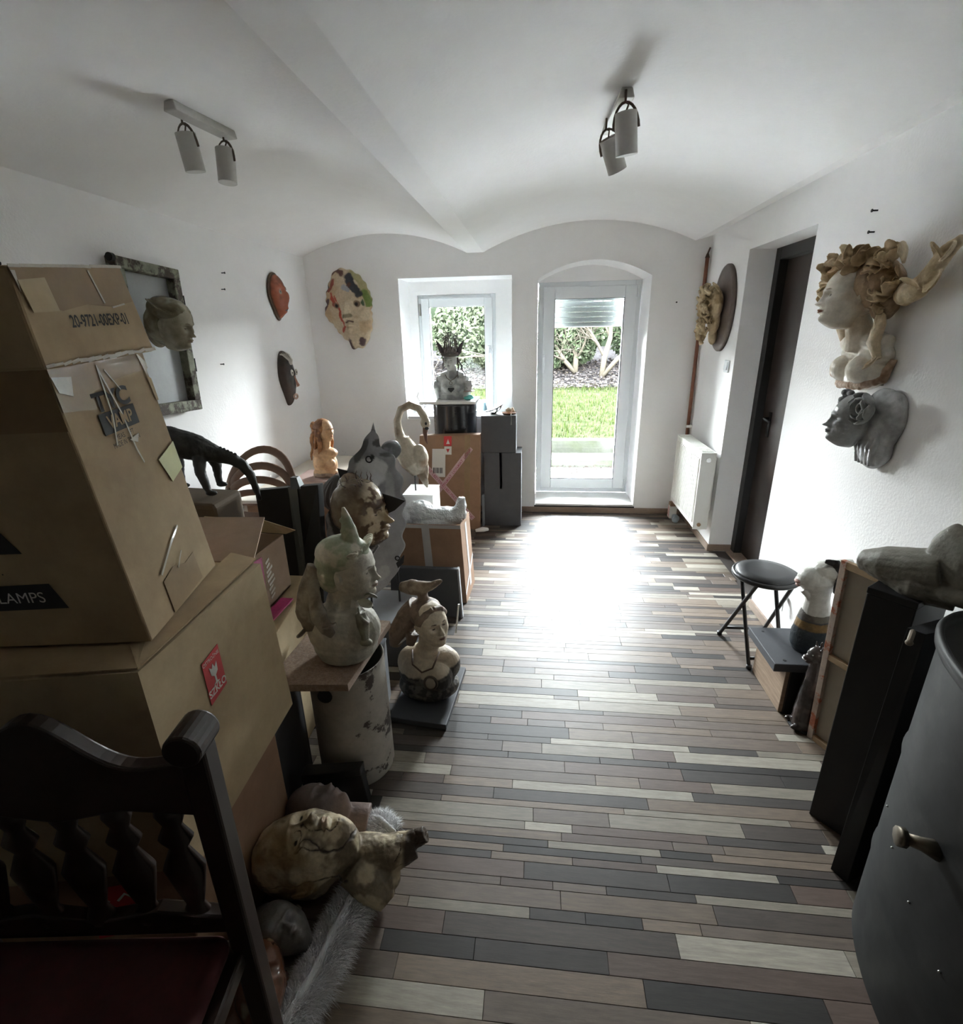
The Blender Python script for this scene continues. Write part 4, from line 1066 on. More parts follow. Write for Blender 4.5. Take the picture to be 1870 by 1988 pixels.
# nails and screws in the walls
def nail(x, yy, z, axis, name='nail', label=''):
    b = MB(); d = {'x': Vector((1, 0, 0)), '-x': Vector((-1, 0, 0)), '-y': Vector((0, -1, 0))}[axis]
    p = Vector((x, yy, z)); b.cyl(p, p + d * 0.02, 0.003, seg=8); b.cyl(p + d * 0.02, p + d * 0.023, 0.006, seg=8)
    tagit(b.build(name, M['darkmetal']), label, name)
nail(XL, 3.261, 1.963, 'x', label='topmost small nail in the left wall right of the old frame')
nail(XL, 3.23, 1.868, 'x', label='middle nail in the left wall right of the old frame')
nail(XL, 3.076, 1.434, 'x', label='lowest nail in the left wall, left of the dark striped mask')
nail(XR, 2.39, 2.002, '-x', 'wall_plug', 'upper brown wall plug above the petal-haired woman relief')
nail(XR, 2.383, 1.927, '-x', 'wall_plug', 'lower wall plug above the petal-haired woman relief')
nail(1.071, YB, 1.773, '-y', label='tiny nail in the back wall right of the garden door')
# key-like fitting hanging on the wall behind the stool
t18 = thing('wall_hook', 'small grey hanging fitting on the right wall behind the folding stool', 'hook', (1.283, 2.47, 0.27))
b = MB(); b.lathe([(0.014, 0), (0.014, 0.006)], (0, 0, 0), 14, rot=(0, -PI / 2, 0)); b.build('rosette', M['steel'], t18); b = MB(); b.tube([(-0.006, 0, 0), (-0.012, -0.01, -0.02), (-0.012, -0.014, -0.07)], [0.005, 0.006, 0.003], 8, flat=0.5); b.build('pull', M['steel'], t18, smooth=True)

# --- dark tank
M['tank'] = mat('dark_tank_steel', (0.014, 0.015, 0.0155), 0.50, var=0.5, vscale=6, color2=(0.04, 0.04, 0.037), metal=0.2, contrast=(0.5, 0.75), bump=0.0015, bscale=8, rvar=0.1)
t19 = thing('steel_tank', 'big oval dark steel tank with a tap in the right foreground', 'tank', (1.05, 0.755, 0))
def oval(prof, m, name, bev=None):
    seg = 72; V = []; F = []
    for (kx, ky, z) in prof:
        for k in range(seg):
            a = 2 * PI * k / seg
            V.append((kx * math.cos(a), ky * math.sin(a), z))
    for i in range(len(prof) - 1):
        for k in range(seg):
            k2 = (k + 1) % seg; F.append((i * seg + k, i * seg + k2, (i + 1) * seg + k2, (i + 1) * seg + k))
    F.append(tuple(range(seg - 1, -1, -1))); F.append(tuple((len(prof) - 1) * seg + k for k in range(seg)))
    b = MB(); b.add(V, F); return b.build(name, m, t19, smooth='auto')
RX, RY = 0.215, 0.43
oval([(RX - .01, RY - .01, 0.0), (RX, RY, 0.012), (RX + .002, RY + .002, 0.25), (RX + .006, RY + .006, 0.27), (RX + .002, RY + .002, 0.29), (RX + .003, RY + .003, 0.58), (RX + .008, RY + .008, 0.60), (RX + .003, RY + .003, 0.62), (RX + .002, RY + .002, 0.90),
      (RX + .012, RY + .012, 0.912), (RX + .014, RY + .014, 0.93), (RX + .006, RY + .006, 0.942), (RX - .002, RY - .002, 0.935), (RX - .006, RY - .006, 0.915)], M['tank'], 'body')
b = MB(); b.box((0.02, 0.12, 0.917), (0.02, 0.03, 0.01)); b.build('lid_catch', M['steel'], t19)
b = MB(); b.tube([(-0.205, 0.10, 0.56), (-0.235, 0.11, 0.565), (-0.26, 0.12, 0.565)], [0.022, 0.014, 0.012], 12); b.tube([(-0.258, 0.12, 0.565), (-0.275, 0.125, 0.565)], [0.02, 0.02], 8)
b.build('tap', mat('brass_tap', (0.20, 0.17, 0.13), 0.45, metal=0.7), t19, smooth='auto')
for k in range(7):
    a = PI + (k - 3) * 0.27
    b = MB(); x, yy = (RX + 0.004) * math.cos(a), (RY + 0.004) * math.sin(a); b.ell((x, yy, 0.44 - 0.03 * k), (0.003, 0.003, 0.003), u=8, w=6); b.build('rivet', M['steel'], t19, smooth=True)

# --- carved chair
M['carved'] = mat('dark_carved_wood', (0.020, 0.009, 0.006), 0.38, var=0.3, vscale=6, coat=0.15)
M['redseat'] = mat('dark_red_velvet', (0.055, 0.003, 0.004), 0.85, var=0.3, vscale=12)
t20 = thing('carved_chair', 'dark carved wooden chair with curved crest rail and red seat in the left foreground', 'chair', (-0.82, 0.45, 0), rot=(0, 0, 0.12))
ZB = 0.0
def post(x):
    b = MB(); b.hexa([(x - .022, 0.12, 0), (x + .022, 0.12, 0), (x + .022, 0.16, 0), (x - .022, 0.16, 0), (x - .024, 0.125, 0.95), (x + .024, 0.125, 0.95), (x + .024, 0.165, 0.95), (x - .024, 0.165, 0.95)])
    b.cyl((x, 0.105, 0.965), (x, 0.175, 0.965), 0.032, seg=24)
    return b.build('back_post', M['carved'], t20, bevel=0.005)
post(0.27); post(-0.27)
b = MB(); cp = []
for i in range(33):
    x = -0.25 + 0.5 * i / 32; cp.append((x, 0.905 + 0.095 * math.exp(-(x / 0.115) ** 2) + 0.012 * math.cos(x * 25)))
b.prism(cp + [(0.25, 0.80), (0.12, 0.815), (0.0, 0.79), (-0.12, 0.815), (-0.25, 0.80)], 0.13, 0.16); b.build('crest_rail', M['carved'], t20, bevel=0.005)
b = MB(); b.prism([(-0.25, 0.535), (-0.12, 0.555), (0, 0.53), (0.12, 0.555), (0.25, 0.535), (0.25, 0.49), (-0.25, 0.49)], 0.13, 0.158); b.build('lower_rail', M['carved'], t20, bevel=0.004)
for x in (-0.19, -0.095, 0.0, 0.095, 0.19):
    b = MB(); pr = [(0.5, .020), (0.53, .024), (0.56, .014), (0.60, .022), (0.66, .032), (0.71, .014), (0.735, .026), (0.765, .014), (0.79, .022), (0.82, .018)]
    b.lathe([(r * 1.25, z) for z, r in pr], (x, 0.145, 0), 14, sy=0.55); b.build('spindle', M['carved'], t20, smooth=True)
b = MB(); b.prism([(-0.27, 0.44), (0.27, 0.44), (0.27, 0.40), (-0.27, 0.40)], -0.30, 0.15); b.build('seat_frame', M['carved'], t20, bevel=0.006)
b = MB(); b.box((0, -0.075, 0.465), (0.50, 0.42, 0.055)); o = b.build('seat', M['redseat'], t20, bevel=0.025, seg=4, smooth=True)
for x in (-0.24, 0.24):
    b = MB(); b.lathe([(.018, 0), (.022, .02), (.014, .06), (.024, .20), (.018, .30), (.026, .36), (.026, .40)], (x, -0.27, 0), 14); b.build('front_leg', M['carved'], t20, smooth=True)

# --- ceiling spotlights
M['spot'] = mat('aged_white_metal', (0.50, 0.49, 0.46), 0.4, var=0.1)
M['spotd'] = mat('brown_bracket', (0.12, 0.085, 0.06), 0.5)
def spot_bar(label, p0, p1, heads):
    t = thing('ceiling_spotlight', label, 'lamp', ((p0[0] + p1[0]) / 2, (p0[1] + p1[1]) / 2, (p0[2] + p1[2]) / 2), group=None)
    d = (Vector(p1) - Vector(p0)).normalized(); s = Vector((0, 0, 1)).cross(d).normalized(); upv = d.cross(s)
    b = MB(); w, h = 0.028, 0.03
    A_ = []
    for q, k in ((Vector(p0), -1), (Vector(p1), 1)):
        A_.append([q + s * w, q - s * w, q - s * w * 0.7 + upv * h, q + s * w * 0.7 + upv * h])
    b.hexa([A_[0][0], A_[0][1], A_[1][1], A_[1][0], A_[0][3], A_[0][2], A_[1][2], A_[1][3]]); W(b.build('rail', M['spot'], t, bevel=0.004))
    for (c, ax, r, L) in heads:
        c = Vector(c); ax = Vector(ax).normalized()
        top = c - ax * L / 2; bot = c + ax * L / 2
        b = MB(); b.tube([top, top + ax * 0.002, bot - ax * 0.001, bot], [r * 0.99, r, r, r], 28); W(b.build('can', M['spot'], t, smooth='auto'))
        sd = ax.cross(d).normalized()
        if abs(sd.dot(Vector((1, 0, 0)))) < 0.3: sd = Vector((1, 0, 0)) - ax * ax.x; sd.normalize()
        b = MB(); b.tube([top - ax * 0.0015, top], [r * 0.85, r * 0.88], 24); W(b.build('back_opening', M['spotd'], t))
        m0 = c - ax * L * 0.12; arc = []
        rail = None
        for k in range(13):
            a = PI * k / 12
            arc.append(m0 + sd * (r + 0.006) * math.cos(a) - ax * (L * 0.38 + 0.028) * math.sin(a))
        b = MB(); b.tube(arc, 0.0045, 6, flat=0.4); top_ = arc[6]
        b.tube([top_, top_ + Vector((0, 0, 0.035))], 0.004, 6); W(b.build('yoke', M['spotd'], t, smooth=True))
        b = MB(); b.tube([top, top - ax * 0.02 + sd * 0.01, top_], 0.003, 6); W(b.build('cord', M['spotd'], t, smooth=True))
spot_bar('twin white ceiling spotlight on the left vault', (-1.235, 1.93, ceil_z(-1.235) - 0.032), (-1.19, 2.22, ceil_z(-1.19) - 0.032),
         [((-1.245, 2.02, 2.215), (0.05, 0.12, -1), 0.034, 0.115), ((-1.205, 2.175, 2.212), (-0.02, -0.10, -1), 0.034, 0.115)])
spot_bar('twin white ceiling spotlight on the right vault', (0.285, 2.16, ceil_z(0.285) - 0.032), (0.265, 2.52, ceil_z(0.265) - 0.032),
         [((0.292, 2.17, 2.235), (0.12, 0.15, -1), 0.038, 0.125), ((0.268, 2.32, 2.215), (0.45, 0.35, -1), 0.036, 0.115)])
# ================================================================ sculptures
import bmesh
def _ico(sub):
    bm = bmesh.new(); bmesh.ops.create_icosphere(bm, subdivisions=sub, radius=1.0)
    V = np.array([v.co[:] for v in bm.verts]); F = [[v.index for v in f.verts] for f in bm.faces]
    bm.free(); return V, F
_ICO = {}
def ico(sub):
    if sub not in _ICO: _ICO[sub] = _ico(sub)
    return _ICO[sub][0].copy(), _ICO[sub][1]
def G(a, s): return np.exp(-(a / s) ** 2 / 2)
def SS(x, a, b):
    t = np.clip((x - a) / (b - a), 0, 1); return t * t * (3 - 2 * t)

def head_geo(sub=6, closed=True, nose=1.0, lips=1.0, jaw=1.0, brow=1.0, gaunt=0.0):
    """head, face towards -Y, one unit from crown to chin"""
    V, F = ico(sub)
    x, y, z = V[:, 0], V[:, 1], V[:, 2]
    lo = SS(-z, 0.10, 1.0)
    ful = np.clip(1 - z * z, .04, 1) ** -.20
    X = x * 0.315 * ful * (1 - 0.34 * jaw * SS(-z, .15, .95))
    Yf = -0.385 * np.abs(y) ** 0.72 * (1 - 0.16 * SS(z, 0.45, 1.0)); Yb = 0.47 * np.abs(y) * (1 - 0.62 * SS(-z, 0.10, 0.85))
    Y = np.where(y < 0, Yf, Yb) * np.clip(1 - z * z, .04, 1) ** -.10
    Z = z * 0.5
    Z = Z - .03 * SS(-y, .3, 1.0) * lo
    w = SS(-y, 0.02, 0.40)
    ax = np.abs(X)
    D = 0
    D = D + 0.034 * brow * G(ax - .10, .070) * G(Z - .115, .024) + .012 * G(X, .05) * G(Z - .12, .03)
    D = D - 0.085 * G(ax - .115, .052) * G(Z - .050, .036)
    D = D - 0.030 * G(ax - .055, .022) * G(Z - .045, .035)
    D = D + 0.054 * G(ax - .125, .036) * G(Z - .044, .022)
    if closed:
        ly = .030 - 4.0 * (ax - .125) ** 2 * -1
        D = D - 0.018 * G(Z - (.027 + 5.0 * (ax - .125) ** 2), .0065) * G(ax - .125, .040)
        D = D - 0.012 * G(Z - (.078 - 3.0 * (ax - .125) ** 2), .0075) * G(ax - .125, .045)
    else:
        D = D - 0.016 * (G(Z - (.066 - 5.0 * (ax - .125) ** 2), .0065) + .8 * G(Z - (.024 + 4.0 * (ax - .125) ** 2), .006)) * G(ax - .125, .040)
        D = D - 0.018 * G(ax - .125, .011) * G(Z - .046, .011)
    t = np.clip((.10 - Z) / .215, 0, 1)
    prof = (0.026 + 0.058 * t ** 1.10 * nose) * SS(Z, -.140, -.108) * SS(-Z, -.14, -.06)
    D = D + prof * G(X, .017 + .016 * t)
    D = D + 0.030 * nose * G(X, .034) * G(Z + .098, .024)
    D = D + 0.040 * nose * G(ax - .047, .020) * G(Z + .100, .020)
    D = D - 0.035 * G(ax - .020, .010) * G(Z + .126, .008)
    D = D - 0.020 * G(ax - .085, .022) * G(Z + .125, .045)
    D = D + 0.034 * G(X, .095) * G(Z + .210, .070)
    D = D - 0.010 * G(X, .009) * G(Z + .155, .022)
    D = D + lips * (0.032 * (G(ax - .018, .030) + .6 * G(X, .065)) * G(Z + .188, .012) + 0.042 * G(X, .048) * G(Z + .226, .014) - 0.034 * G(X, .070) * G(Z + .2065 - 1.2 * X ** 2, .0055) - .014 * G(ax - .078, .012) * G(Z + .205, .012))
    D = D - 0.026 * G(X, .055) * G(Z + .268, .018) + 0.066 * G(X, .066) * G(Z + .350, .052)
    D = D + 0.030 * G(ax - .185, .050) * G(Z + .045, .050) - (gaunt * .04 + .012) * G(ax - .17, .05) * G(Z + .17, .07)
    Y = Y - D * w
    return np.stack([X, Y, Z], 1), F

def HF(loc, scale, f, c):
    """head placed by the direction its face looks (f) and the direction of its crown (c)"""
    c = Vector(c).normalized(); f = Vector(f); f = (f - c * f.dot(c)).normalized()
    Y = -f; X = Y.cross(c)
    Mt = Matrix(((X.x, Y.x, c.x), (X.y, Y.y, c.y), (X.z, Y.z, c.z))).to_4x4()
    return np.array(Matrix.Translation(loc) @ Mt @ Matrix.Scale(scale, 4))
def HM(loc, scale, yaw=0.0, pitch=0.0, roll=0.0):
    """yaw turns the face from -Y (0) towards +X (90); pitch lifts it; roll tilts"""
    R = Matrix.Rotation(math.radians(yaw), 4, 'Z') @ Matrix.Rotation(math.radians(-pitch), 4, 'X') @ Matrix.Rotation(math.radians(roll), 4, 'Y')
    return np.array(Matrix.Translation(loc) @ R @ Matrix.Scale(scale, 4))
def hp(Mx, p):
    return tuple((Mx @ np.array([*p, 1.0]))[:3])
def hc(Mx, V):
    I = np.linalg.inv(Mx); return V @ I[:3, :3].T + I[:3, 3]

def add_head(mb, Mx, ears=True, sub=6, **k):
    V, F = head_geo(sub, **k)
    mb.add(V, F, Mx)
    if ears:
        for s in (-1, 1):
            q = [(s * (.325 + .035 * math.sin(a * .5)), .065 + .045 * math.cos(a), -.005 + .085 * math.sin(a)) for a in np.linspace(-.9, 3.6, 12)]
            b = MB(); b.tube([hp(Mx, p) for p in q], [.016 * Mx_scale(Mx)] * 12, 8); mb.add(np.concatenate(b.v), b.f)
            V, F = ico(3); V = V * np.array([.02, .05, .08]) + np.array([s * .325, .055, -.01]); mb.add(V, F, Mx)
            V, F = ico(3); V = V * np.array([.018, .022, .03]) + np.array([s * .325, .03, -.085]); mb.add(V, F, Mx)
def Mx_scale(Mx): return float(np.linalg.norm(Mx[:3, 0]))

def face_paint(C, H, lip=None, brow=None, lid=None, eye=None, cheek=None):
    """H head coordinates, C colours to overwrite where the features are"""
    x, y, z = H[:, 0], H[:, 1], H[:, 2]; ax = np.abs(x); f = y < -.18
    def put(mask, c, a=1.0):
        mask = np.clip(mask * f, 0, 1)[:, None] * a
        C[:] = C * (1 - mask) + np.array(c) * mask
    if lip is not None: put(SS(G(x, .070) * G(z + .2065, .026), .42, .62), lip)
    if brow is not None: put(SS(G(z - (.135 - 2.2 * (ax - .12) ** 2), .012) * G(ax - .12, .055), .5, .75), brow)
    if lid is not None: put(SS(G(z - (.027 + 5.0 * (ax - .125) ** 2), .009) * G(ax - .125, .040), .45, .7), lid)
    if eye is not None: put(SS(G(z - .046, .016) * G(ax - .125, .026), .5, .7), eye)
    if cheek is not None: put(SS(G(ax - .19, .06) * G(z + .08, .06), .3, 1.0), cheek, .5)
    return C

def mixn(V, c1, c2, scale, seed=0, lo=-.1, hi=.3):
    n = SS(fbm(V, scale, seed, 4), lo, hi)[:, None]
    return np.array(c1) * (1 - n) + np.array(c2) * n

def curl(mb, p, d, L, r, seed, wob=0.25, n=10, down=0.0, taper=0.4, flat=1.0, seg=8):
    rs = random.Random(seed); q = Vector(p); d = Vector(d).normalized(); pts = [q.copy()]; rad = [r]
    ph = rs.random() * 6
    for i in range(n):
        s = math.sin(ph + i * 1.1) * wob
        side = d.orthogonal().normalized()
        d = (d + side * s + Vector((rs.uniform(-.1, .1), rs.uniform(-.1, .1), -down))).normalized()
        q = q + d * (L / n); pts.append(q.copy()); rad.append(r * (1 - (1 - taper) * (i + 1) / n))
    mb.tube(pts, rad, seg, flat=flat)
    return pts

def petal(mb, p, d, up, L, w, curlk=0.8, th=0.004, n=8, m=6):
    """a curled petal: a thick bent leaf from p along d, bending towards up"""
    p, d, up = Vector(p), Vector(d).normalized(), Vector(up).normalized()
    s = d.cross(up).normalized(); up = s.cross(d).normalized()
    top = []; 
    for i in range(n + 1):
        t = i / n; a = curlk * t * 1.6
        c = p + (d * math.sin(a) + up * (1 - math.cos(a))) * (L / max(curlk * 1.6, .01)) if curlk > .05 else p + d * L * t
        nr = (up * math.cos(a) - d * math.sin(a))
        ww = w * math.sin(PI * (0.12 + 0.80 * t)) ** 0.8
        row = []
        for j in range(m + 1):
            v = j / m * 2 - 1
            row.append((c + s * ww * v + nr * (0.25 * ww * v * v), nr))
        top.append(row)
    V = []; F = []
    for k in (0, 1):
        for row in top:
            for q, nr in row: V.append(tuple(q + nr * (th if k else 0)))
    N1 = (n + 1) * (m + 1)
    for i in range(n):
        for j in range(m):
            a = i * (m + 1) + j
            F.append((a, a + m + 1, a + m + 2, a + 1)); F.append((a + N1, a + 1 + N1, a + m + 2 + N1, a + m + 1 + N1))
    for i in range(n):
        a = i * (m + 1); F.append((a, a + N1, a + m + 1 + N1, a + m + 1)); a += m; F.append((a, a + m + 1, a + m + 1 + N1, a + N1))
    for j in range(m):
        F.append((j, j + 1, j + 1 + N1, j + N1)); a = n * (m + 1) + j; F.append((a, a + N1, a + 1 + N1, a + 1))
    mb.add(V, F)

def bust(t, Mx, parts, voxel, paint, name='figure', m=None, rough=0.0, rs=30, smooth=2, **k):
    mb = MB(); add_head(mb, Mx, **k)
    parts(mb)
    return fuse(mb, name, m or M['paint'], t, voxel=voxel, smooth=smooth, rough=rough, rough_scale=rs, paint=paint)

# ---- 1. crowned bust at the window -------------------------------------------
t = thing('crowned_bust', 'grey-white bust with tangled wire crown and pointed ears on the black drum', 'sculpture', (-0.71, 4.29, 1.058))
Mh = HF((-.005, -0.012, 0.320), 0.165, (-.15, -1, -.25), (.0, -.2, 1))
def P(mb):
    mb.tube([(0.0, 0.01, 0.27), (0.0, 0.015, 0.18)], [0.036, 0.046], 20); mb.tube([(-.09, .02, .185), (0, .015, .215), (.09, .02, .185)], [.028, .036, .028], 16)
    mb.ell((0, 0.02, 0.155), (0.125, 0.055, 0.045)); mb.ell((0, 0.015, 0.10), (0.105, 0.062, 0.10)); mb.ell((0, 0.015, 0.04), (0.10, 0.065, 0.06))
    for s in (-1, 1):
        mb.ell((s * .100, .018, .160), (.038, .036, .036)); mb.tube([(s * .118, .02, .145), (s * .128, .018, .10), (s * .122, .01, .05), (s * .110, .0, .005)], [.038, .036, .030, .026], 14); mb.ell((s * .045, -.038, .095), (.036, .03, .034))
    mb.tube([(0, 0.01, 0.0), (0, 0.01, 0.04)], [.118, .110], 24, flat=.55, up=(1, 0, 0))
def C(V):
    c = mixn(V, (.50, .52, .50), (.24, .25, .25), 14, 3); return face_paint(c, hc(Mh, V), lip=(.25, .24, .23), lid=(.12, .12, .12), brow=(.25, .25, .25))
bust(t, Mh, P, 0.003, C, 'torso', closed=True, sub=5)
b = MB(); rs = random.Random(5)
for k in range(38):
    a = rs.uniform(0, 2 * PI); z = rs.uniform(.375, .515); r = .062 - .12 * (z - .375) * rs.random() - .01 * rs.random()
    c = Vector((r * math.cos(a), -0.005 + r * math.sin(a), z)); q = []
    e1 = Vector((rs.uniform(-1, 1), rs.uniform(-1, 1), rs.uniform(-1, 1))).normalized(); e2 = e1.orthogonal().normalized(); rr_ = rs.uniform(.011, .022)
    for j in range(12): q.append(c + e1 * rr_ * math.cos(j * PI / 6) + e2 * rr_ * math.sin(j * PI / 6))
    b.tube(q, 0.0026, 5, closed=True)
for k in range(9):
    a = k * 2 * PI / 9; b.tube([(.058 * math.cos(a), -.01 + .062 * math.sin(a), .385), (.05 * math.cos(a), -.01 + .05 * math.sin(a), .45), (.035 * math.cos(a), -.01 + .035 * math.sin(a), .50 + .02 * (k % 2))], [.006, .005, .002], 6)
b.tube([hp(Mh, (.37 * math.cos(a), .40 * math.sin(a) * 1.05, .28)) for a in np.linspace(0, 2 * PI, 24, endpoint=False)], 0.012, 8, closed=True)
npv = b.build('wire_crown', mat('dark_wire', (.12, .11, .10), .6, var=.4), t, smooth=True)
b = MB(); b.ell(hp(Mh, (0, .05, .32)), (.056, .062, .055)); 
fuse(b, 'crown_core', mat('grey_crown', (.22, .21, .20), .7, var=.5, vscale=60), t, voxel=.004, rough=.008, rough_scale=80)
for s in (-1, 1):
    b = MB(); base = Vector(hp(Mh, (s * .36, .05, .18)))
    b.tube([base, base + Vector((s * .014, 0, .035)), base + Vector((s * .030, -.005, .075)), base + Vector((s * .055, -.01, .118))], [.010, .021, .016, .002], 10, flat=.35, up=(1, 0, 0))
    b.build('pointed_ear', mat('dark_ear', (.06, .05, .055), .5) if s < 0 else bpy.data.materials['dark_ear'], t, smooth=True)
for s, L in ((-1, .10), (1, .17)):
    b = MB(); base = hp(Mh, (s * .37, .05, .10))
    for k in range(3): curl(b, base, (s * .2, 0, -1), L, .008, 10 + k + s, wob=.35, n=12)
    fuse(b, 'hair_strand', mat('dark_strand', (.07, .055, .055), .6) if s < 0 else bpy.data.materials['dark_strand'], t, voxel=.003)
b = MB(); b.tube([(-.055, -.005, .205), (-.035, -.05, .178), (0, -.070, .155), (.035, -.05, .178), (.055, -.005, .205)], .003, 6); b.tube([Vector((0, -.074, .138)) + Vector((.012 * math.cos(a), 0, .012 * math.sin(a))) for a in np.linspace(0, 2 * PI, 14, endpoint=False)], .002, 5, closed=True)
b.build('necklace', M['spotd'], t)
b = MB(); b.prism([(-.026, .10), (.026, .10), (.024, .085), (0, .062), (-.024, .085)], -.078, -.064); b.build('heart_plate', M['ink'], t, bevel=.002)
b = MB(); b.tube([Vector((.140 + .036 * math.cos(a), .01 + .036 * math.sin(a), .065)) for a in np.linspace(0, 2 * PI, 20, endpoint=False)], .006, 6, flat=2.0, closed=True); b.build('arm_band', M['pinkboard'], t, smooth=True)

# small things at the window
o = MB(); o.ell((0, 0, 0.018), (0.045, 0.03, 0.018)); o.ell((0.01, 0, 0.03), (0.02, 0.015, 0.014))
o = fuse(o, 'glass_lump', mat('teal_glass', (.12, .50, .45), .08, coat=1.0), voxel=.004, rough=.004, loc=(-0.565, 4.22, 1.0585)); tagit(o, 'small teal glass lump beside the crowned bust', 'ornament')
b = MB(); b.lathe([(0.0, 0), (.018, 0), (.024, .03), (.02, .06), (.011, .085), (.013, .10), (.011, .10), (.009, .085), (0, .08)], seg=20, cap=False)
o = b.build('vase', mat('light_blue_glass', (.35, .55, .65), .1, coat=.8), smooth=True, loc=(-0.475, 4.60, .8845)); tagit(o, 'tiny pale blue vase on the window sill right of the drum', 'vase')
b = MB(); b.lathe([(.03, 0), (.03, .008), (.012, .02), (.018, .05), (.026, .09), (.020, .13), (.010, .15), (.018, .175), (.015, .20), (0, .212)], seg=18, cap=False)
b.tube([(-.025, 0, .12), (-.045, -.01, .16), (-.03, 0, .20)], .006, 6); b.tube([(.025, 0, .12), (.04, -.01, .09), (.02, -.01, .06)], .006, 6)
o = fuse(b, 'figurine', mat('pale_figurine', (.50, .47, .43), .5, var=.4, vscale=40), voxel=.003, rough=.002, loc=(-1.04, 4.60, .885)); tagit(o, 'small pale figurine on the window sill left of the crowned bust', 'figurine')
t = thing('dark_shell', 'dark blue-black shell-shaped bowl lying on the upper grey plinth', 'bowl', (-0.365, 4.22, .9455))
b = MB()
petal(b, (-.085, 0, .012), (1, 0, 0), (0, 0, 1), .18, .035, .45, .006); petal(b, (.02, .005, .01), (1, 0, .35), (0, 0, 1), .09, .02, .7, .005); petal(b, (.0, -.01, .0), (1, .1, .5), (0, 0, 1), .08, .016, .6, .005)
fuse(b, 'shell', mat('blueblack_glaze', (.02, .02, .03), .3), t, voxel=.0025)
b = MB(); b.ell((0, 0, .007), (.03, .02, .007)); b.build('foot', M['ink'], t, smooth=True)
t = thing('cream_shells', 'cream coloured shells in a brown dish on the upper grey plinth', 'shells', (-0.235, 4.21, .9455))
b = MB(); rs = random.Random(2)
for k in range(7): b.ell((rs.uniform(-.035, .035), rs.uniform(-.03, .03), .022 + rs.uniform(0, .022)), (.017, .014, .012), (rs.random(), rs.random(), rs.random()))
fuse(b, 'shell_cluster', mat('cream_shell', (.55, .45, .33), .4, var=.3, vscale=30), t, voxel=.003)
b = MB(); b.lathe([(0, .004), (.05, .006), (.058, .014), (.06, .013), (.052, .002), (0, 0)], seg=28, cap=False); b.build('dish', mat('amber_dish', (.25, .11, .05), .3), t, smooth=True)
b = MB(); b.tube([(.02, -.06, .008), (.022, -.1, .004), (.026, -.108, -.02), (.024, -.11, -.07)], [.004, .003, .003, .006], 6); b.build('tassel', mat('grey_cord', (.3, .3, .28), .7), t)

# ---- 2. ochre bust on the low table -------------------------------------------
t = thing('ochre_bust', 'ochre clay bust of a long-haired woman on the low table in the corner', 'sculpture', (-1.50, 3.40, .6355))
Mh = HF((.025, 0, .325), .155, (.95, -.35, .02), (0, 0, 1))
def P(mb):
    mb.tube([(0.02, 0.01, .28), (.0, .01, .20)], [.036, .045], 18); mb.ell((0, .01, .165), (.095, .065, .045)); mb.ell((0, 0, .09), (.088, .062, .10)); mb.ell((0, 0, .03), (.092, .068, .045))
    mb.ell((.055, -.035, .10), (.035, .03, .033)); mb.ell((-.01, -.05, .10), (.035, .028, .033))
C = lambda V: face_paint(mixn(V, (.62, .38, .20), (.38, .20, .09), 12, 4, 0.1, .6), hc(Mh, V), lip=(.45, .18, .10), lid=(.25, .12, .07), brow=(.32, .16, .08))
bust(t, Mh, P, .003, C, 'torso', closed=False, sub=5)
b = MB(); V_, F_ = ico(4)
b.add(V_ * np.array([.40, .40, .42]) + np.array([0, .11, .13]), F_, Mh)
for k in range(12):
    a = -0.4 + k * .35; curl(b, hp(Mh, (.36 * math.cos(a + PI * .1), .12 + .33 * math.sin(a), .1)), (-.2, 0, -1), .22, .016, 30 + k, wob=.3, down=.2)
b.ell(hp(Mh, (.1, .55, .20)), (.035, .025, .022)); b.ell(hp(Mh, (-.15, .5, .22)), (.02, .03, .03))
fuse(b, 'hair', M['paint'], t, voxel=.0035, rough=.004, rough_scale=70, paint=lambda V: mixn(V, (.36, .16, .06), (.17, .07, .03), 25, 7))
b = MB(); b.lathe([(.088, 0), (.095, .01), (.09, .035)], seg=30, sy=.75); fuse(b, 'base', M['paint'], t, voxel=.004, rough=.004, paint=lambda V: mixn(V, (.20, .13, .09), (.33, .24, .17), 20, 5))
t2_ = thing('black_form', 'small black upright form half hidden behind the sheet metal sculpture', 'sculpture', (-1.375, 3.42, .6355))
b = MB(); b.lathe([(.05, 0), (.055, .06), (.045, .12), (.03, .16), (0, .18)], seg=20, cap=False); fuse(b, 'figure', M['black'], t2_, voxel=.004, rough=.004)  # plain black tapering form beside the ochre bust

# dark ribbed vessel
t = thing('ribbed_vessel', 'dark round ribbed vessel behind the left edge of the sheet metal sculpture', 'vessel', (-1.13, 2.72, 0.0))
b = MB()
seg = 64; pr = [(0.02 + .095 * math.sin(PI * (i / 16)) ** .8, .595 + .24 * i / 16) for i in range(17)]
V = []; F = []
for r, z in pr:
    for k in range(seg):
        a = 2 * PI * k / seg; q = r * (1 + .05 * math.cos(a * 22)); V.append((q * math.cos(a), q * math.sin(a), z))
for i in range(16):
    for k in range(seg): F.append((i * seg + k, i * seg + (k + 1) % seg, (i + 1) * seg + (k + 1) % seg, (i + 1) * seg + k))
F.append(tuple(range(seg - 1, -1, -1))); F.append(tuple(16 * seg + k for k in range(seg)))
b.add(V, F); b.build('body', mat('dark_ribbed', (.05, .04, .035), .5, var=.3), t, smooth=True)
b = MB(); b.box((0, 0, .2975), (.16, .16, .595)); b.build('stand', M['greyplinth'], t, bevel=.003)

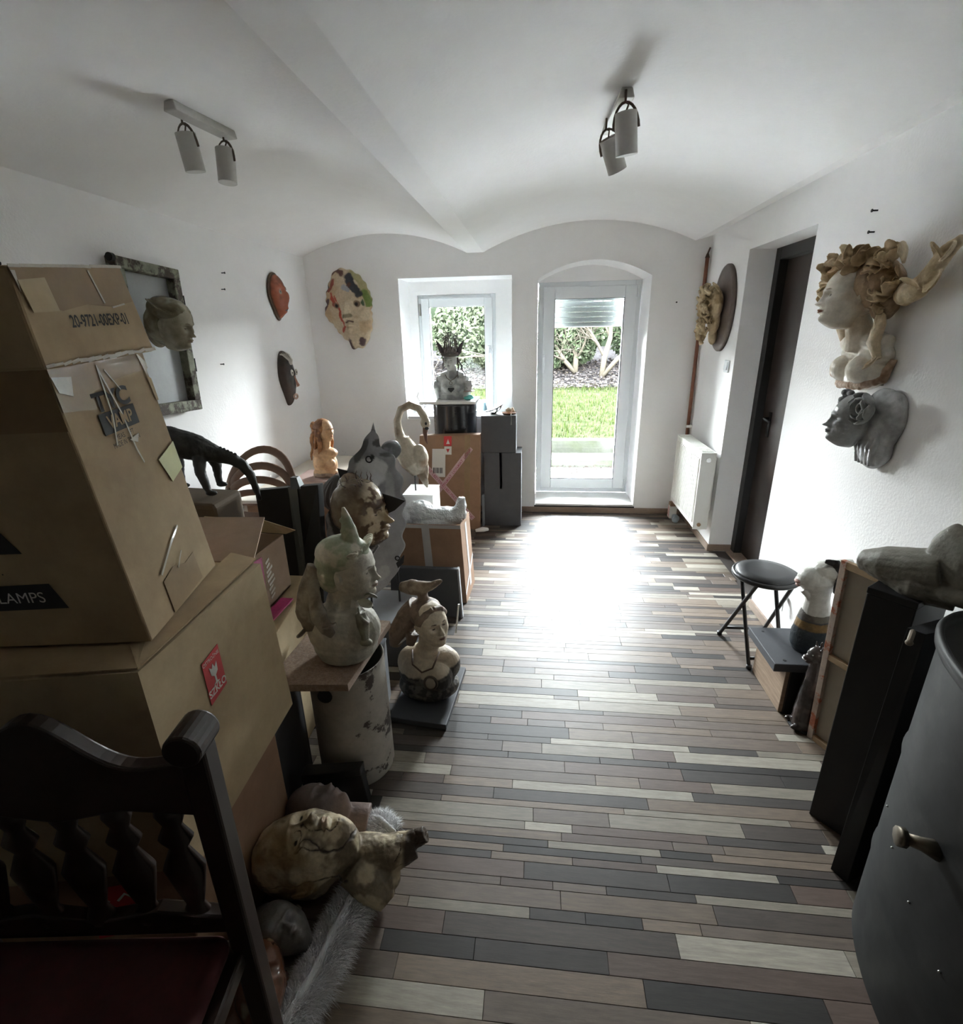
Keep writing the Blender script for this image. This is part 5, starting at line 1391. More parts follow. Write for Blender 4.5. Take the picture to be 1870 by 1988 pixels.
# ---- 3. bentwood chair shell behind --------------------------------------------
M['bent'] = mat('brown_bentwood', (.22, .13, .085), .45, var=.15, vscale=8)
t = thing('bentwood_chair', 'brown bentwood chair with a fan of curved slats, behind the black lizard', 'chair', (-1.50, 2.42, 0))
def arcp(w, h, z0, dy, n=18, tilt=0.0):
    q = []
    for i in range(n + 1):
        a = PI * i / n; q.append((-w * math.cos(a), .10 - dy * math.sin(a), z0 + h * math.sin(a) + tilt * math.cos(a) * -1))
    return q
for k, (w, h, z0, dy) in enumerate([(.185, .205, .80, -.10), (.175, .135, .79, -.05), (.170, .090, .77, 0.0), (.166, .050, .745, .02), (.162, .02, .71, .04)]):
    b = MB(); b.tube(arcp(w, h, z0, dy), .0215, 8, flat=.20, up=(1, 0, 0)); b.build('slat', M['bent'], t, smooth=True)
for k in range(6):
    b = MB(); z = .66 - k * .045; q = [(-.16 + .32 * i / 12, .10 - .06 * math.sin(PI * i / 12) * 1.0, z + .012 * math.sin(PI * i / 12 + k)) for i in range(13)]
    b.tube(q, .021, 8, flat=.2, up=(0, 0, 1)); b.build('slat', M['bent'], t, smooth=True)
b = MB(); b.lathe([(.0, .40), (.19, .40), (.2, .415), (.19, .43), (0, .432)], (0, -.03, 0), 32, cap=False); b.build('seat', M['bent'], t, smooth=True)
for sx_, sy_ in ((-1, -1), (1, -1), (-1, 1), (1, 1)):
    b = MB(); b.tube([(sx_ * .14, -.03 + sy_ * .13, .41), (sx_ * .17, -.03 + sy_ * .15, 0)], [.015, .012], 10); b.build('leg', M['bent'], t, smooth=True)
for s in (-1, 1):
    b = MB(); b.tube([(s * .165, .10, .41), (s * .18, .10, .62), (s * .185, .10, .81)], .012, 8); b.build('upright', M['bent'], t, smooth=True)

# ---- 4. black lizard -------------------------------------------------------------
t = thing('lizard_sculpture', 'black scaly lizard sculpture with spiny back and drooping tail on the dark brown box', 'sculpture', (-1.45, 2.03, .945))
b = MB()
b.tube([(-.22, -.06, .24), (-.12, -.03, .235), (-.02, 0.0, .20), (.06, .02, .165), (.11, .03, .145), (.155, .04, .115), (.175, .05, .07), (.185, .06, .0), (.19, .07, -.06)],
       [.05, .066, .058, .036, .028, .024, .02, .015, .008], 18)
for (p, q, r) in (((-.0, -.02, .17), (.015, -.055, .10), (.035, -.055, .025)), ((-.15, -.06, .20), (-.17, -.11, .11), (-.15, -.09, .02)), ((.0, .05, .17), (.0, .085, .10), (.0, .08, .02)), ((-.15, .03, .20), (-.17, .07, .11), (-.17, .06, .02))):
    b.tube([p, q, r], [.030, .022, .014], 12); b.ell((r[0] + .012, r[1], .012), (.026, .016, .012))
b.ell((-.28, -.07, .27), (.065, .04, .035)); b.ell((-.33, -.08, .262), (.04, .028, .022))
fuse(b, 'body', M['paint'], t, voxel=.004, rough=.0035, rough_scale=60, paint=lambda V: mixn(V, (.028, .027, .025), (.012, .012, .012), 20, 2))
b = MB(); rs = random.Random(6)
for k in range(30):
    u = k / 29; p = Vector((-.27 + .40 * u, -.06 + .095 * u, .305 - .145 * u ** 1.4)); b.ell(p, (.009, .006, .010 + rs.random() * .006), (0, .4, 0), u=8, w=6)
for k in range(10):
    u = k / 9; p = Vector((.13 + .052 * u, .037 + .02 * u, .148 - .11 * u ** 1.5)); b.ell(p, (.006, .005, .007), u=8, w=6)
o = b.build('spines', M['black'], t, smooth=True); o['kind'] = 'stuff'

# ---- 5. old frame on the left wall -----------------------------------------------
M['oldwood'] = mat('flaking_green_wood', (.27, .28, .21), .8, var=.4, vscale=12, color2=(.075, .058, .048), contrast=(.46, .54), bump=.002, bscale=40)
t = thing('old_window_frame', 'old weathered window frame with flaking green paint hanging on the left wall', 'frame', (XL + .005, 2.53, 1.58))
t.rotation_euler = (math.radians(-2.5), 0, 0)
hh, ww_ = .36, .215
for (y0, y1, z0, z1) in ((-ww_, ww_, hh - .05, hh), (-ww_, ww_, -hh, -hh + .055), (ww_ - .05, ww_, -hh + .055, hh - .05), (-ww_, -ww_ + .05, -hh + .055, hh - .05)):
    b = MB(); b.box((.035, (y0 + y1) / 2, (z0 + z1) / 2), (.05, y1 - y0, z1 - z0)); b.build('frame_bar', M['oldwood'], t, bevel=.004)
b = MB(); b.box((.012, 0, 0), (.006, 2 * ww_ - .02, 2 * hh - .02)); b.build('pane', mat('dusty_pane', (.30, .31, .31), .35, var=.1), t)
for z in (.2, -.12):
    b = MB(); b.box((.045, ww_ + .006, z), (.02, .012, .07)); b.cyl((.05, ww_ + .01, z - .035), (.05, ww_ + .01, z + .035), .007); b.build('hinge', M['darkmetal'], t)
b = MB(); b.cyl((.05, -ww_ - .02, hh - .01), (.05, -ww_ + .0, hh - .01), .018, seg=16); b.build('knob', M['darkmetal'], t)
# head relief standing out of the frame
t = thing('head_relief', 'olive-brown glazed woman head leaning out of the old frame', 'sculpture', (-1.90, 2.50, 1.66))
Mh = HF((.175, -.10, -.01), .225, (.95, .10, -.30), (.30, .0, .95))
def P(mb):
    mb.tube([(.03, -.02, -.04), (.13, -.06, -.045), (.19, -.10, -.03)], [.05, .065, .07], 20); mb.ell((.03, -.02, -.03), (.03, .07, .08))
C = lambda V: face_paint(mixn(V, (.33, .30, .22), (.20, .17, .11), 9, 2, -.1, .5), hc(Mh, V), lip=(.24, .18, .12), lid=(.10, .08, .05), brow=(.16, .13, .08))
bust(t, Mh, P, .003, C, 'face', m=M['glaze'], closed=False)
b = MB(); V_, F_ = ico(4); b.add(V_ * np.array([.37, .42, .27]) + np.array([0, .10, .27]), F_, Mh); b.add(V_ * np.array([.36, .30, .40]) + np.array([0, .24, .0]), F_, Mh)
for k in range(9):
    petal(b, hp(Mh, (-.32 + .08 * k, -.22 + .02 * abs(k - 4), .26)), (-.9, .0, .30), (.2, 0, 1), .13, .030, .3, .006)
fuse(b, 'head_scarf', M['glaze'], t, voxel=.003, rough=.004, rough_scale=30, paint=lambda V: mixn(V, (.26, .24, .16), (.13, .11, .06), 14, 8))

# ---- 6. masks --------------------------------------------------------------------
t = thing('red_mask', 'red-brown carved oval mask, the upper one on the left wall', 'mask', (XL, 3.90, 1.862))
V, F = ico(5)
def mask_shape(V, a, b_, d, low=0.5):
    x, y, z = V.T; wz = 1 - low * SS(-z, -.2, 1.0)
    X = np.maximum(x, -.12) * d; Yy = y * a * wz; Z = z * b_
    return np.stack([X, Yy, Z], 1)
W_ = mask_shape(V, .105, .155, .075); y, z = W_[:, 1], W_[:, 2]; fr = SS(V[:, 0], .1, .5)
D = .030 * G(y, .013) * G(z - .0, .05) * SS(-z, -.06, -.02) - .014 * G(np.abs(y) - .042, .02) * G(z - .03, .018) + .012 * G(np.abs(y) - .042, .010) * G(z - .03, .010) + .022 * G(y, .022) * G(z + .095, .016) - .012 * G(y, .014) * G(z + .095, .006) + .010 * G(z - (.06 - 3 * (np.abs(y) - .03) ** 2), .007)
W_[:, 0] += D * fr
c = mixn(W_, (.36, .10, .05), (.24, .07, .035), 20, 1); ed = SS(-V[:, 0], -.35, -.15)[:, None]; c = c * (1 - ed) + np.array((.12, .07, .045)) * ed
k_ = SS(G(np.abs(y) - .042, .010) * G(z - .03, .010), .3, .5)[:, None]; c = c * (1 - k_) + np.array((.30, .26, .20)) * k_
k_ = SS(G(np.abs(y) - .042, .005) * G(z - .03, .005), .4, .6)[:, None]; c = c * (1 - k_) + np.array((.015, .012, .01)) * k_
k_ = SS(G(y, .014) * G(z + .095, .006), .3, .6)[:, None]; c = c * (1 - k_) + np.array((.02, .012, .01)) * k_
npmesh('face', W_, F, M['glaze'], t, col=c, loc=(.01, 0, 0))
b = MB(); q = [(.012 + .0, .108 * (1 - .5 * float(SS(np.array(-math.sin(a)), -.2, 1.0))) * math.cos(a), .158 * math.sin(a)) for a in np.linspace(0, 2 * PI, 40, endpoint=False)]; b.tube(q, .009, 8, closed=True); b.build('rim', mat('dark_rim', (.10, .06, .035), .4), t, smooth=True)

t = thing('dark_mask', 'dark brown tapering mask with white striped hair and ring eyes, lower on the left wall', 'mask', (XL, 3.865, 1.278))
W_ = mask_shape(V, .092, .205, .075, .55); y, z = W_[:, 1], W_[:, 2]
npmesh('face', W_, F, M['glaze'], t, col=mixn(W_, (.055, .038, .032), (.035, .025, .022), 15, 1), loc=(.01, 0, 0))
M['ringw'] = mat('white_ring', (.62, .58, .52), .5); M['terra'] = mat('terracotta_trim', (.40, .20, .14), .6)
for s in (-1, 1):
    b = MB(); b.tube([Vector((.088, s * .036 + .012 * math.cos(a), .045 + .018 * math.sin(a))) for a in np.linspace(0, 2 * PI, 20, endpoint=False)], .0055, 8, closed=True); b.ell((.084, s * .036, .045), (.006, .008, .013)); b.build('eye_ring', M['ringw'], t, smooth=True)
    b = MB(); b.ell((.092, s * .036, .045), (.003, .004, .007)); b.build('pupil', M['ink'], t, smooth=True)
for k in range(7):
    b = MB(); u = (k - 3) / 3; b.tube([(.07, u * .012, .095), (.082 - .01 * abs(u), u * .030, .135), (.06 - .02 * abs(u), u * .050, .175), (.025, u * .062, .20 - .02 * abs(u))], .0045, 6); b.build('hair_stripe', M['ringw'], t, smooth=True)
b = MB(); b.tube([(.085, 0, .02), (.10, 0, -.03), (.108, 0, -.055)], [.005, .008, .012], 10); [b.tube([(.10, -.022, -.04 - .010 * j), (.112, 0, -.036 - .010 * j), (.10, .022, -.04 - .010 * j)], .003, 6) for j in range(3)]; b.build('nose', M['terra'], t, smooth=True)
b = MB(); b.tube([Vector((.075 + .004 * math.cos(a), .020 * math.cos(a), -.135 + .016 * math.sin(a))) for a in np.linspace(0, 2 * PI, 18, endpoint=False)], .008, 8, closed=True); b.build('mouth', mat('pale_mouth', (.42, .28, .22), .5), t, smooth=True)

# cream face on the back wall, ragged outline
t = thing('cream_face_mask', 'cream ragged-edged clay face with a red drip and black patches on the back wall', 'mask', (-1.59, YB, 1.79))
OUT = [(528, 680), (530, 663), (545, 652), (560, 645), (575, 640), (590, 640), (600, 634), (612, 637), (625, 650), (640, 659), (650, 668), (656, 676), (668, 681), (667, 700), (660, 711), (650, 715), (640, 720), (620, 724), (600, 724), (580, 727), (565, 722), (550, 715), (538, 704), (532, 692)]
cx, cy, sc_ = 683, 597, .00450
pts = [((x - cx) * sc_, -(y - cy) * sc_) for y, x in OUT]
ang = np.array([math.atan2(b_, a) for a, b_ in pts]); rad_ = np.array([math.hypot(a, b_) for a, b_ in pts]); o_ = np.argsort(ang); ang, rad_ = ang[o_], rad_[o_]
def rout(a): return np.interp(a, np.concatenate([ang - 2 * PI, ang, ang + 2 * PI]), np.tile(rad_, 3))
nr_, na_ = 70, 180
V = []; F = []
rr2 = np.linspace(0, 1, nr_ + 1)[1:]; aa = np.linspace(-PI, PI, na_, endpoint=False)
RR, AA = np.meshgrid(rr2, aa, indexing='ij'); R0 = rout(AA) * (1 + .02 * np.sin(AA * 23) * RR)
X = (R0 * RR * np.cos(AA)).ravel(); Z = (R0 * RR * np.sin(AA)).ravel(); Q = RR.ravel()
X = np.append(X, 0); Z = np.append(Z, 0); Q = np.append(Q, 0)
S3 = .36; SF = .60
hx, hz = (X - (680 - 683) * .0045) / SF, (Z + .006) / SF; ax = np.abs(hx)
D = .055 * np.sqrt(np.clip(1 - Q ** 2.2, 0, 1))
D = D + .85 * (-.05 * G(ax - .155, .05) * G(hz - .06, .04) + .028 * G(ax - .155, .03) * G(hz - .06, .024) + (.02 + .09 * np.clip((.1 - hz) / .22, 0, 1)) * G(hx, .03) * SS(hz, -.16, -.12) * SS(-hz, -.13, -.07) + .02 * G(hx, .05) * G(hz + .205, .013) + .024 * G(hx, .045) * G(hz + .25, .016) - .016 * G(hx, .05) * G(hz + .226, .006)) + .006 * fbm(np.stack([X, Z, 0 * X], 1), 25, 3)
Vv = np.stack([X, -D - .012, Z], 1)
for i in range(nr_ - 1):
    for k in range(na_):
        k2 = (k + 1) % na_; F.append((i * na_ + k, i * na_ + k2, (i + 1) * na_ + k2, (i + 1) * na_ + k))
cidx = len(X) - 1
for k in range(na_): F.append((cidx, (k + 1) % na_, k))
nb = len(Vv); ring = np.stack([X[(nr_ - 1) * na_: nr_ * na_], np.full(na_, -.001), Z[(nr_ - 1) * na_: nr_ * na_]], 1); Vv = np.concatenate([Vv, ring])
for k in range(na_):
    k2 = (k + 1) % na_; F.append(((nr_ - 1) * na_ + k, (nr_ - 1) * na_ + k2, nb + k2, nb + k))
def pix(x, y): return ((x - cx) * sc_, -(y - cy) * sc_)
PX, PZ = Vv[:, 0], Vv[:, 2]; nz = fbm(np.stack([PX, PZ, 0 * PX], 1), 26, 9) * .016
c = mixn(np.stack([PX, PZ, 0 * PX], 1), (.58, .47, .33), (.50, .36, .22), 8, 2)
def blob(segs, r, colr):
    d = np.full(len(PX), 9.)
    for (x0, y0), (x1, y1) in zip(segs[:-1], segs[1:]):
        a = np.array(pix(x0, y0)); b_ = np.array(pix(x1, y1)); ab = b_ - a; tq = np.clip(((PX - a[0]) * ab[0] + (PZ - a[1]) * ab[1]) / (ab @ ab + 1e-9), 0, 1)
        d = np.minimum(d, np.hypot(PX - a[0] - tq * ab[0], PZ - a[1] - tq * ab[1]))
    k_ = SS(r * 1.55 - d + nz, -.004, .006)[:, None]; c[:] = c * (1 - k_) + np.array(colr) * k_
blob([(700, 535), (715, 550), (722, 575)], .03, (.36, .32, .16)); blob([(716, 570), (722, 588)], .018, (.16, .22, .05)); blob([(650, 535), (665, 530), (676, 535)], .016, (.13, .06, .05))
blob([(688, 544), (697, 560), (706, 572)], .022, (.045, .045, .055)); blob([(640, 565), (645, 560)], .016, (.06, .03, .03)); blob([(634, 595), (643, 585)], .016, (.09, .05, .06)); blob([(690, 555), (685, 563)], .006, (.10, .04, .03))
blob([(678, 560), (686, 566)], .010, (.38, .38, .42)); blob([(658, 548), (654, 562), (648, 566)], .008, (.25, .05, .03)); blob([(653, 570), (656, 588), (662, 590), (668, 600), (668, 612), (673, 622), (674, 628), (669, 637)], .006, (.42, .06, .03))
blob([(660, 575), (664, 588)], .004, (.42, .06, .03)); blob([(655, 590), (664, 592)], .009, (.28, .08, .05))
blob([(680, 655), (682, 668)], .012, (.08, .045, .05)); blob([(702, 660), (706, 652)], .014, (.09, .05, .055)); blob([(712, 582), (713, 590)], .007, (.08, .13, .07))
nz = nz * .25
blob([(699, 588), (701, 589)], .016, (.20, .13, .08)); blob([(660, 591), (662, 592)], .014, (.25, .13, .09)); blob([(679, 611), (688, 609)], .011, (.22, .18, .11)); blob([(678, 621), (684, 618), (691, 620)], .0055, (.10, .05, .04))
blob([(661, 591.5), (661, 592)], .009, (.01, .01, .01)); blob([(699, 589), (699, 589.5)], .010, (.02, .012, .01))
npmesh('face', Vv, F, M['paint'], t, col=c)

# ---- 7. sheet metal sculpture ------------------------------------------------------
M['sheet'] = mat('painted_sheet_metal', attr=True, rough=.42, metal=.25, var=.15, vscale=10, bump=.002, bscale=14)
t = thing('sheet_metal_sculpture', 'tall grey sheet metal shield with a brown and cream face standing out of it', 'sculpture', (-0.80, 2.28, .252))
# outline as left/right bounds per height (room x), measured at its place
rows_ = [(1.178, -.757, -.748), (1.13, -.785, -.730), (1.09, -.815, -.712), (1.05, -.845, -.682), (1.00, -.875, -.668), (.94, -.915, -.652), (.88, -.945, -.648), (.80, -.975, -.648), (.72, -.985, -.650), (.64, -.975, -.655), (.56, -.945, -.665), (.50, -.920, -.680), (.44, -.890, -.705), (.40, -.865, -.730), (.37, -.845, -.790), (.355, -.83, -.81)]
zz = np.linspace(1.178, .355, 110); Lx = np.interp(-zz, [-r[0] for r in rows_], [r[1] for r in rows_]); Rx = np.interp(-zz, [-r[0] for r in rows_], [r[2] for r in rows_])
nu = 48; V = []; 
for z, l, r in zip(zz, Lx, Rx):
    l += .006 * math.sin(z * 70); r += .008 * math.sin(z * 55 + 1)
    for i in range(nu + 1):
        u = i / nu; x = l + (r - l) * u; xr_ = (x + .82) / .17
        yy = 2.24 + .17 * (x + .82) / .17 * .5 - .05 * math.cos(min(abs(xr_), 1) * PI / 2) + .10 * (z - .8) * .4 - (.03 if False else 0)
        V.append((x, yy, z))
V = np.array(V); V[:, 1] += .006 * fbm(V, 9, 3)
F = [(j * (nu + 1) + i, (j + 1) * (nu + 1) + i, (j + 1) * (nu + 1) + i + 1, j * (nu + 1) + i + 1) for j in range(len(zz) - 1) for i in range(nu)]
c = mixn(V, (.30, .30, .32), (.20, .20, .215), 7, 5)
def vb(cx_, cz_, rx_, rz_, colr, seed=1, a=1.0, sh=0.0):
    d = ((V[:, 0] - cx_ - sh * (V[:, 2] - cz_)) / rx_) ** 2 + ((V[:, 2] - cz_) / rz_) ** 2; k_ = SS(1.0 - d + .5 * fbm(V, 30, seed), 0, .35)[:, None] * a; c[:] = c * (1 - k_) + np.array(colr) * k_
vb(-.77, .98, .07, .08, (.62, .62, .63), 4); vb(-.86, .93, .04, .06, (.45, .45, .46), 5); vb(-.94, .80, .03, .14, (.02, .02, .022), 6); vb(-.90, .62, .07, .06, (.03, .03, .032), 7); vb(-.80, .64, .05, .03, (.02, .02, .02), 8)
vb(-.76, 1.055, .012, .015, (.02, .02, .02), 9); vb(-.87, .50, .05, .05, (.34, .34, .35), 10); vb(-.80, 1.09, .02, .06, (.07, .07, .07), 12, .8, .5); vb(-.70, .88, .02, .10, (.42, .42, .43), 13, .7); vb(-.75, .47, .03, .04, (.40, .40, .41), 15, .7); vb(-.945, .90, .012, .10, (.03, .03, .03), 16, 1, .25); vb(-.73, 1.12, .03, .02, (.08, .08, .08), 11); vb(-.70, 1.06, .03, .015, (.10, .10, .10), 11)
o = npmesh('shield', V, F, M['sheet'], t, col=c); W(o); s_ = o.modifiers.new('th', 'SOLIDIFY'); s_.thickness = .003
# rolled lobe upper right
b = MB(); petal(b, (-.715, 2.33, 1.02), (.3, .1, 1), (0, 1, .2), .13, .05, .9, .003); slab(b, [(-.775, 2.25, 1.13), (-.735, 2.27, 1.13), (-.745, 2.26, 1.215)], .004); o = fuse(b, 'rolled_lobe', M['sheet'], t, voxel=.0022, paint=lambda V: mixn(V, (.14, .14, .14), (.28, .28, .29), 20, 3)); W(o)
for (c3, r_) in (((-.762, 2.20, 1.055), .014), ((-.835, 2.185, .445), .020), ((-.685, 2.26, .535), .011)):
    b = MB(); b.tube([Vector(c3) + Vector((r_ * math.cos(a), 0, r_ * math.sin(a))) for a in np.linspace(0, 2 * PI, 18, endpoint=False)], .0035, 6, closed=True); W(b.build('ring', M['darkmetal'], t, smooth=True))
Mh = HF((-.790, 2.10, .83), .31, (.98, -.20, -.05), (-.05, 0, 1))
b = MB(); add_head(b, Mh, nose=1.3, closed=True, ears=False, gaunt=.6)
b.ell((-.86, 2.17, .80), (.075, .06, .15)); b.ell((-.85, 2.17, .93), (.06, .05, .07))
def C(V):
    H = hc(Mh, V); c = mixn(V, (.56, .46, .33), (.11, .065, .04), 24, 6, -.05, .15)
    k_ = SS(H[:, 1], -.30, -.12)[:, None]; c = c * (1 - k_) + mixn(V, (.13, .09, .06), (.22, .17, .11), 10, 2) * k_
    k_ = (SS(G(H[:, 0], .06), .3, .9) * SS(-H[:, 1], .38, .42))[:, None]; c = c * (1 - k_) + np.array((.42, .32, .20)) * k_
    k_ = (G(H[:, 0] - .13, .08) * G(H[:, 2] + .06, .05))[:, None]; c = c * (1 - k_) + np.array((.30, .15, .05)) * k_
    k_ = SS(-H[:, 2], .40, .5)[:, None]; c = c * (1 - k_) + np.array((.05, .03, .02)) * k_
    return face_paint(c, H, lip=(.45, .36, .27), lid=(.04, .03, .02), brow=(.07, .045, .03))
o = fuse(b, 'face', M['glaze'], t, voxel=.003, smooth=1, rough=.004, rough_scale=28, paint=C); W(o)
b = MB(); rs = random.Random(4)
for k in range(16): curl(b, hp(Mh, (rs.uniform(-.22, .22), rs.uniform(-.2, .2), .42)), (rs.uniform(-.6, .5), rs.uniform(-.5, .3), 1), .07, .005, k, wob=.5, taper=.2, seg=6)
W(fuse(b, 'hair', M['paint'], t, voxel=.0025, paint=lambda V: mixn(V, (.09, .055, .04), (.20, .15, .11), 40, 3)))
b = MB()
slab(b, [(-.708, 2.14, .915), (-.655, 2.13, .905), (-.585, 2.12, .885), (-.640, 2.13, .835), (-.698, 2.14, .805)], .005); W(b.build('black_ear', M['ink'], t, bevel=.001))
b = MB(); slab(b, [(-.905, 2.17, 1.02), (-.855, 2.165, 1.01), (-.885, 2.16, .94)], .005); W(b.build('black_ear', M['ink'], t))
b = MB(); b.tube([(-.865, 2.16, .665), (-.825, 2.13, .60), (-.80, 2.125, .575)], .006, 8); b.tube([(-.735, 2.14, .655), (-.775, 2.13, .60), (-.80, 2.125, .575), (-.80, 2.13, .535)], .006, 8); W(b.build('wire_collar', mat('grey_wire', (.25, .25, .26), .4, metal=.5), t, smooth=True))
for (x, y_, zt) in ((-.865, 2.19, .42), (-.835, 2.24, .42), (-.712, 2.33, .50)):
    b = MB(); b.cyl((x, y_, .252), (x, y_ + .01, zt), .0055, seg=8); W(b.build('rod', M['ink'], t))
b = MB(); slab(b, [(-.70, 2.27, .50), (-.655, 2.28, .545), (-.662, 2.28, .50), (-.71, 2.27, .455)], .004); W(b.build('black_scrap', M['ink'], t))

# ---- 8. swan ------------------------------------------------------------------------
t = thing('swan_sculpture', 'cream clay swan with curved neck on a thin rod above the white plinth', 'sculpture', (-0.80, 3.20, .596))
b = MB()
b.tube([(-.075, 0, .335), (-.093, 0, .40), (-.095, 0, .47), (-.065, 0, .54), (-.01, 0, .565), (.05, 0, .545), (.083, 0, .49), (.088, -.0, .455)], [.040, .027, .024, .024, .024, .024, .024, .027], 18)
b.ell((.088, 0, .455), (.030, .028, .040))
b.tube([(-.07, 0, .36), (-.055, 0, .28), (-.01, .01, .20), (.02, .02, .12)], [.042, .075, .085, .05], 22); b.ell((.035, -.01, .23), (.06, .06, .085)); b.ell((-.04, .04, .22), (.055, .05, .11)); b.ell((.055, .03, .14), (.03, .03, .09)); b.tube([(.03, .01, .13), (.07, .0, .05), (.075, 0, .02)], [.04, .02, .006], 12, flat=.5)
def C(V):
    c = mixn(V, (.52, .45, .35), (.30, .22, .15), 10, 5, .05, .5); k_ = SS(.22 - V[:, 2] + .08 * fbm(V, 20, 3), 0, .1)[:, None] * .35; return c * (1 - k_) + np.array((.14, .12, .10)) * k_
fuse(b, 'body', M['glaze'], t, voxel=.0035, rough=.004, rough_scale=22, paint=C)
b = MB(); b.tube([(.088, 0, .430), (.082, -.002, .39), (.085, -.004, .345), (.095, -.006, .315)], [.020, .016, .010, .003], 14, flat=.7); b.build('beak', mat('brown_beak', (.16, .07, .045), .35), t, smooth=True)
b = MB(); b.ell((.098, -.018, .420), (.014, .010, .010)); b.ell((.096, -.026, .452), (.008, .005, .010)); b.build('black_knob', M['ink'], t, smooth=True)
b = MB(); b.cyl((-.005, 0, .0), (-.005, 0, .16), .0045, seg=8); b.build('rod', M['ink'], t)

# ---- 9. bubble wrapped parcel -----------------------------------------------------------
t = thing('bubble_wrapped_parcel', 'long parcel in crumpled bubble wrap lying in the open carton', 'parcel', (-0.64, 2.92, .432))
b = MB(); b.tube([(-.18, 0, .09), (-.08, 0, .115), (.03, 0, .085), (.12, 0, .085), (.17, 0, .10)], [.06, .075, .065, .06, .05], 20); b.ell((-.16, 0, .08), (.055, .09, .075)); b.tube([(.155, -.01, .10), (.185, 0, .17), (.19, 0, .215)], [.045, .035, .022], 14); b.ell((.0, -.01, .055), (.16, .08, .045))
wrap = mat('bubble_wrap', (.66, .68, .68), .22, coat=.4, bump=.006, bscale=130)
fuse(b, 'wrap', wrap, t, voxel=.005, smooth=1, rough=.014, rough_scale=22)
b = MB(); b.tube([(.19, 0, .08), (.205, -.01, .12)], [.02, .012], 10); b.ell((.20, 0, .11), (.015, .03, .02)); fuse(b, 'wrap_end', wrap, t, voxel=.004, rough=.006)

# ---- 10. winged bust (fairy) ------------------------------------------------------------
t = thing('pointed_cap_bust', 'grey-green bust of a woman in a pointed cap and leafy wings, on the particle board', 'sculpture', (-0.665, 1.49, .518))
S = 1.0
Mh = HF((.045, .005, .330), .215, (.99, -.05, -.02), (.03, 0, 1))
def P(mb):
    mb.tube([(.022, .01, .27), (.005, .01, .20), (.0, .01, .16)], [.052, .060, .075], 22)
    mb.ell((0, 0, .105), (.130, .100, .105)); mb.ell((0, 0, .05), (.115, .095, .075)); mb.lathe([(.085, 0), (.10, .012), (.105, .05), (.09, .08)], seg=30, sy=.9)
    mb.ell((.055, -.04, .12), (.055, .05, .05)); mb.ell((-.03, -.055, .11), (.05, .045, .05))
def C(V):
    c = mixn(V, (.60, .56, .48), (.36, .34, .28), 9, 5, .0, .5); g = SS(.11 - V[:, 2] + .05 * fbm(V, 15, 2), 0, .1)[:, None] * .6; c = c * (1 - g) + mixn(V, (.22, .25, .22), (.34, .34, .30), 18, 8) * g
    return face_paint(c, hc(Mh, V), lip=(.33, .25, .20), lid=(.14, .12, .10), brow=(.28, .25, .20))
bust(t, Mh, P, .003, C, 'torso', closed=True, rough=.0015, rs=40)
b = MB(); V_, F_ = ico(4); b.add(V_ * np.array([.36, .43, .30]) + np.array([0, .10, .27]), F_, Mh); b.add(V_ * np.array([.34, .32, .42]) + np.array([0, .25, .02]), F_, Mh)
top = Vector(hp(Mh, (0, -.04, .55)))
b.tube([top + Vector((0, 0, -.03)), top + Vector((.0, 0, .03)), top + Vector((-.006, 0, .075)), top + Vector((-.012, 0, .105))], [.034, .025, .014, .006], 14)
for k in range(6): b.ell(top + Vector((-.004 + .012 * math.cos(k * 1.9), .012 * math.sin(k * 1.9), .012 * k)), (.014, .012, .009), (k, .3, .2))
for k in range(7): petal(b, hp(Mh, (-.27 + .09 * k, -.26 + .03 * abs(k - 3), .33)), (.5, .3 * (k - 3), .35), (0, 0, 1), .045, .020, .5, .005)
fuse(b, 'leafy_cap', M['paint'], t, voxel=.003, rough=.003, rough_scale=35, paint=lambda V: mixn(V, (.33, .36, .25), (.56, .53, .43), 22, 3))
# long wing-like locks
b = MB()
b.tube([(-.055, -.035, .36), (-.085, -.05, .28), (-.10, -.06, .20), (-.095, -.065, .13)], [.030, .036, .038, .020], 14, flat=.6); b.tube([(-.07, -.05, .30), (-.045, -.085, .20), (-.015, -.105, .165), (.005, -.105, .145)], [.02, .028, .024, .012], 12, flat=.6)
petal(b, (-.02, -.10, .175), (.6, -.4, -.2), (0, 0, 1), .06, .025, .8, .006); petal(b, (-.10, -.06, .15), (-.1, -.2, -1), (-1, 0, .3), .06, .03, .7, .006)
fuse(b, 'left_wing', M['paint'], t, voxel=.003, rough=.005, rough_scale=28, paint=lambda V: mixn(V, (.36, .32, .26), (.22, .18, .14), 20, 3))
b = MB()
petal(b, (.075, -.04, .215), (.2, -.3, -1), (1, 0, .2), .07, .026, .5, .006); petal(b, (.085, -.045, .245), (.5, -.3, -.6), (.3, 0, 1), .06, .024, .7, .006); b.tube([(.085, -.05, .20), (.095, -.06, .15), (.10, -.07, .105)], [.018, .020, .012], 12); b.ell((.105, -.075, .10), (.022, .016, .012))
petal(b, (.095, -.02, .25), (.4, .2, .2), (1, 0, 0), .05, .02, .9, .005)
fuse(b, 'right_wing', M['paint'], t, voxel=.003, rough=.004, rough_scale=28, paint=lambda V: mixn(V, (.30, .30, .23), (.22, .19, .15), 20, 4))

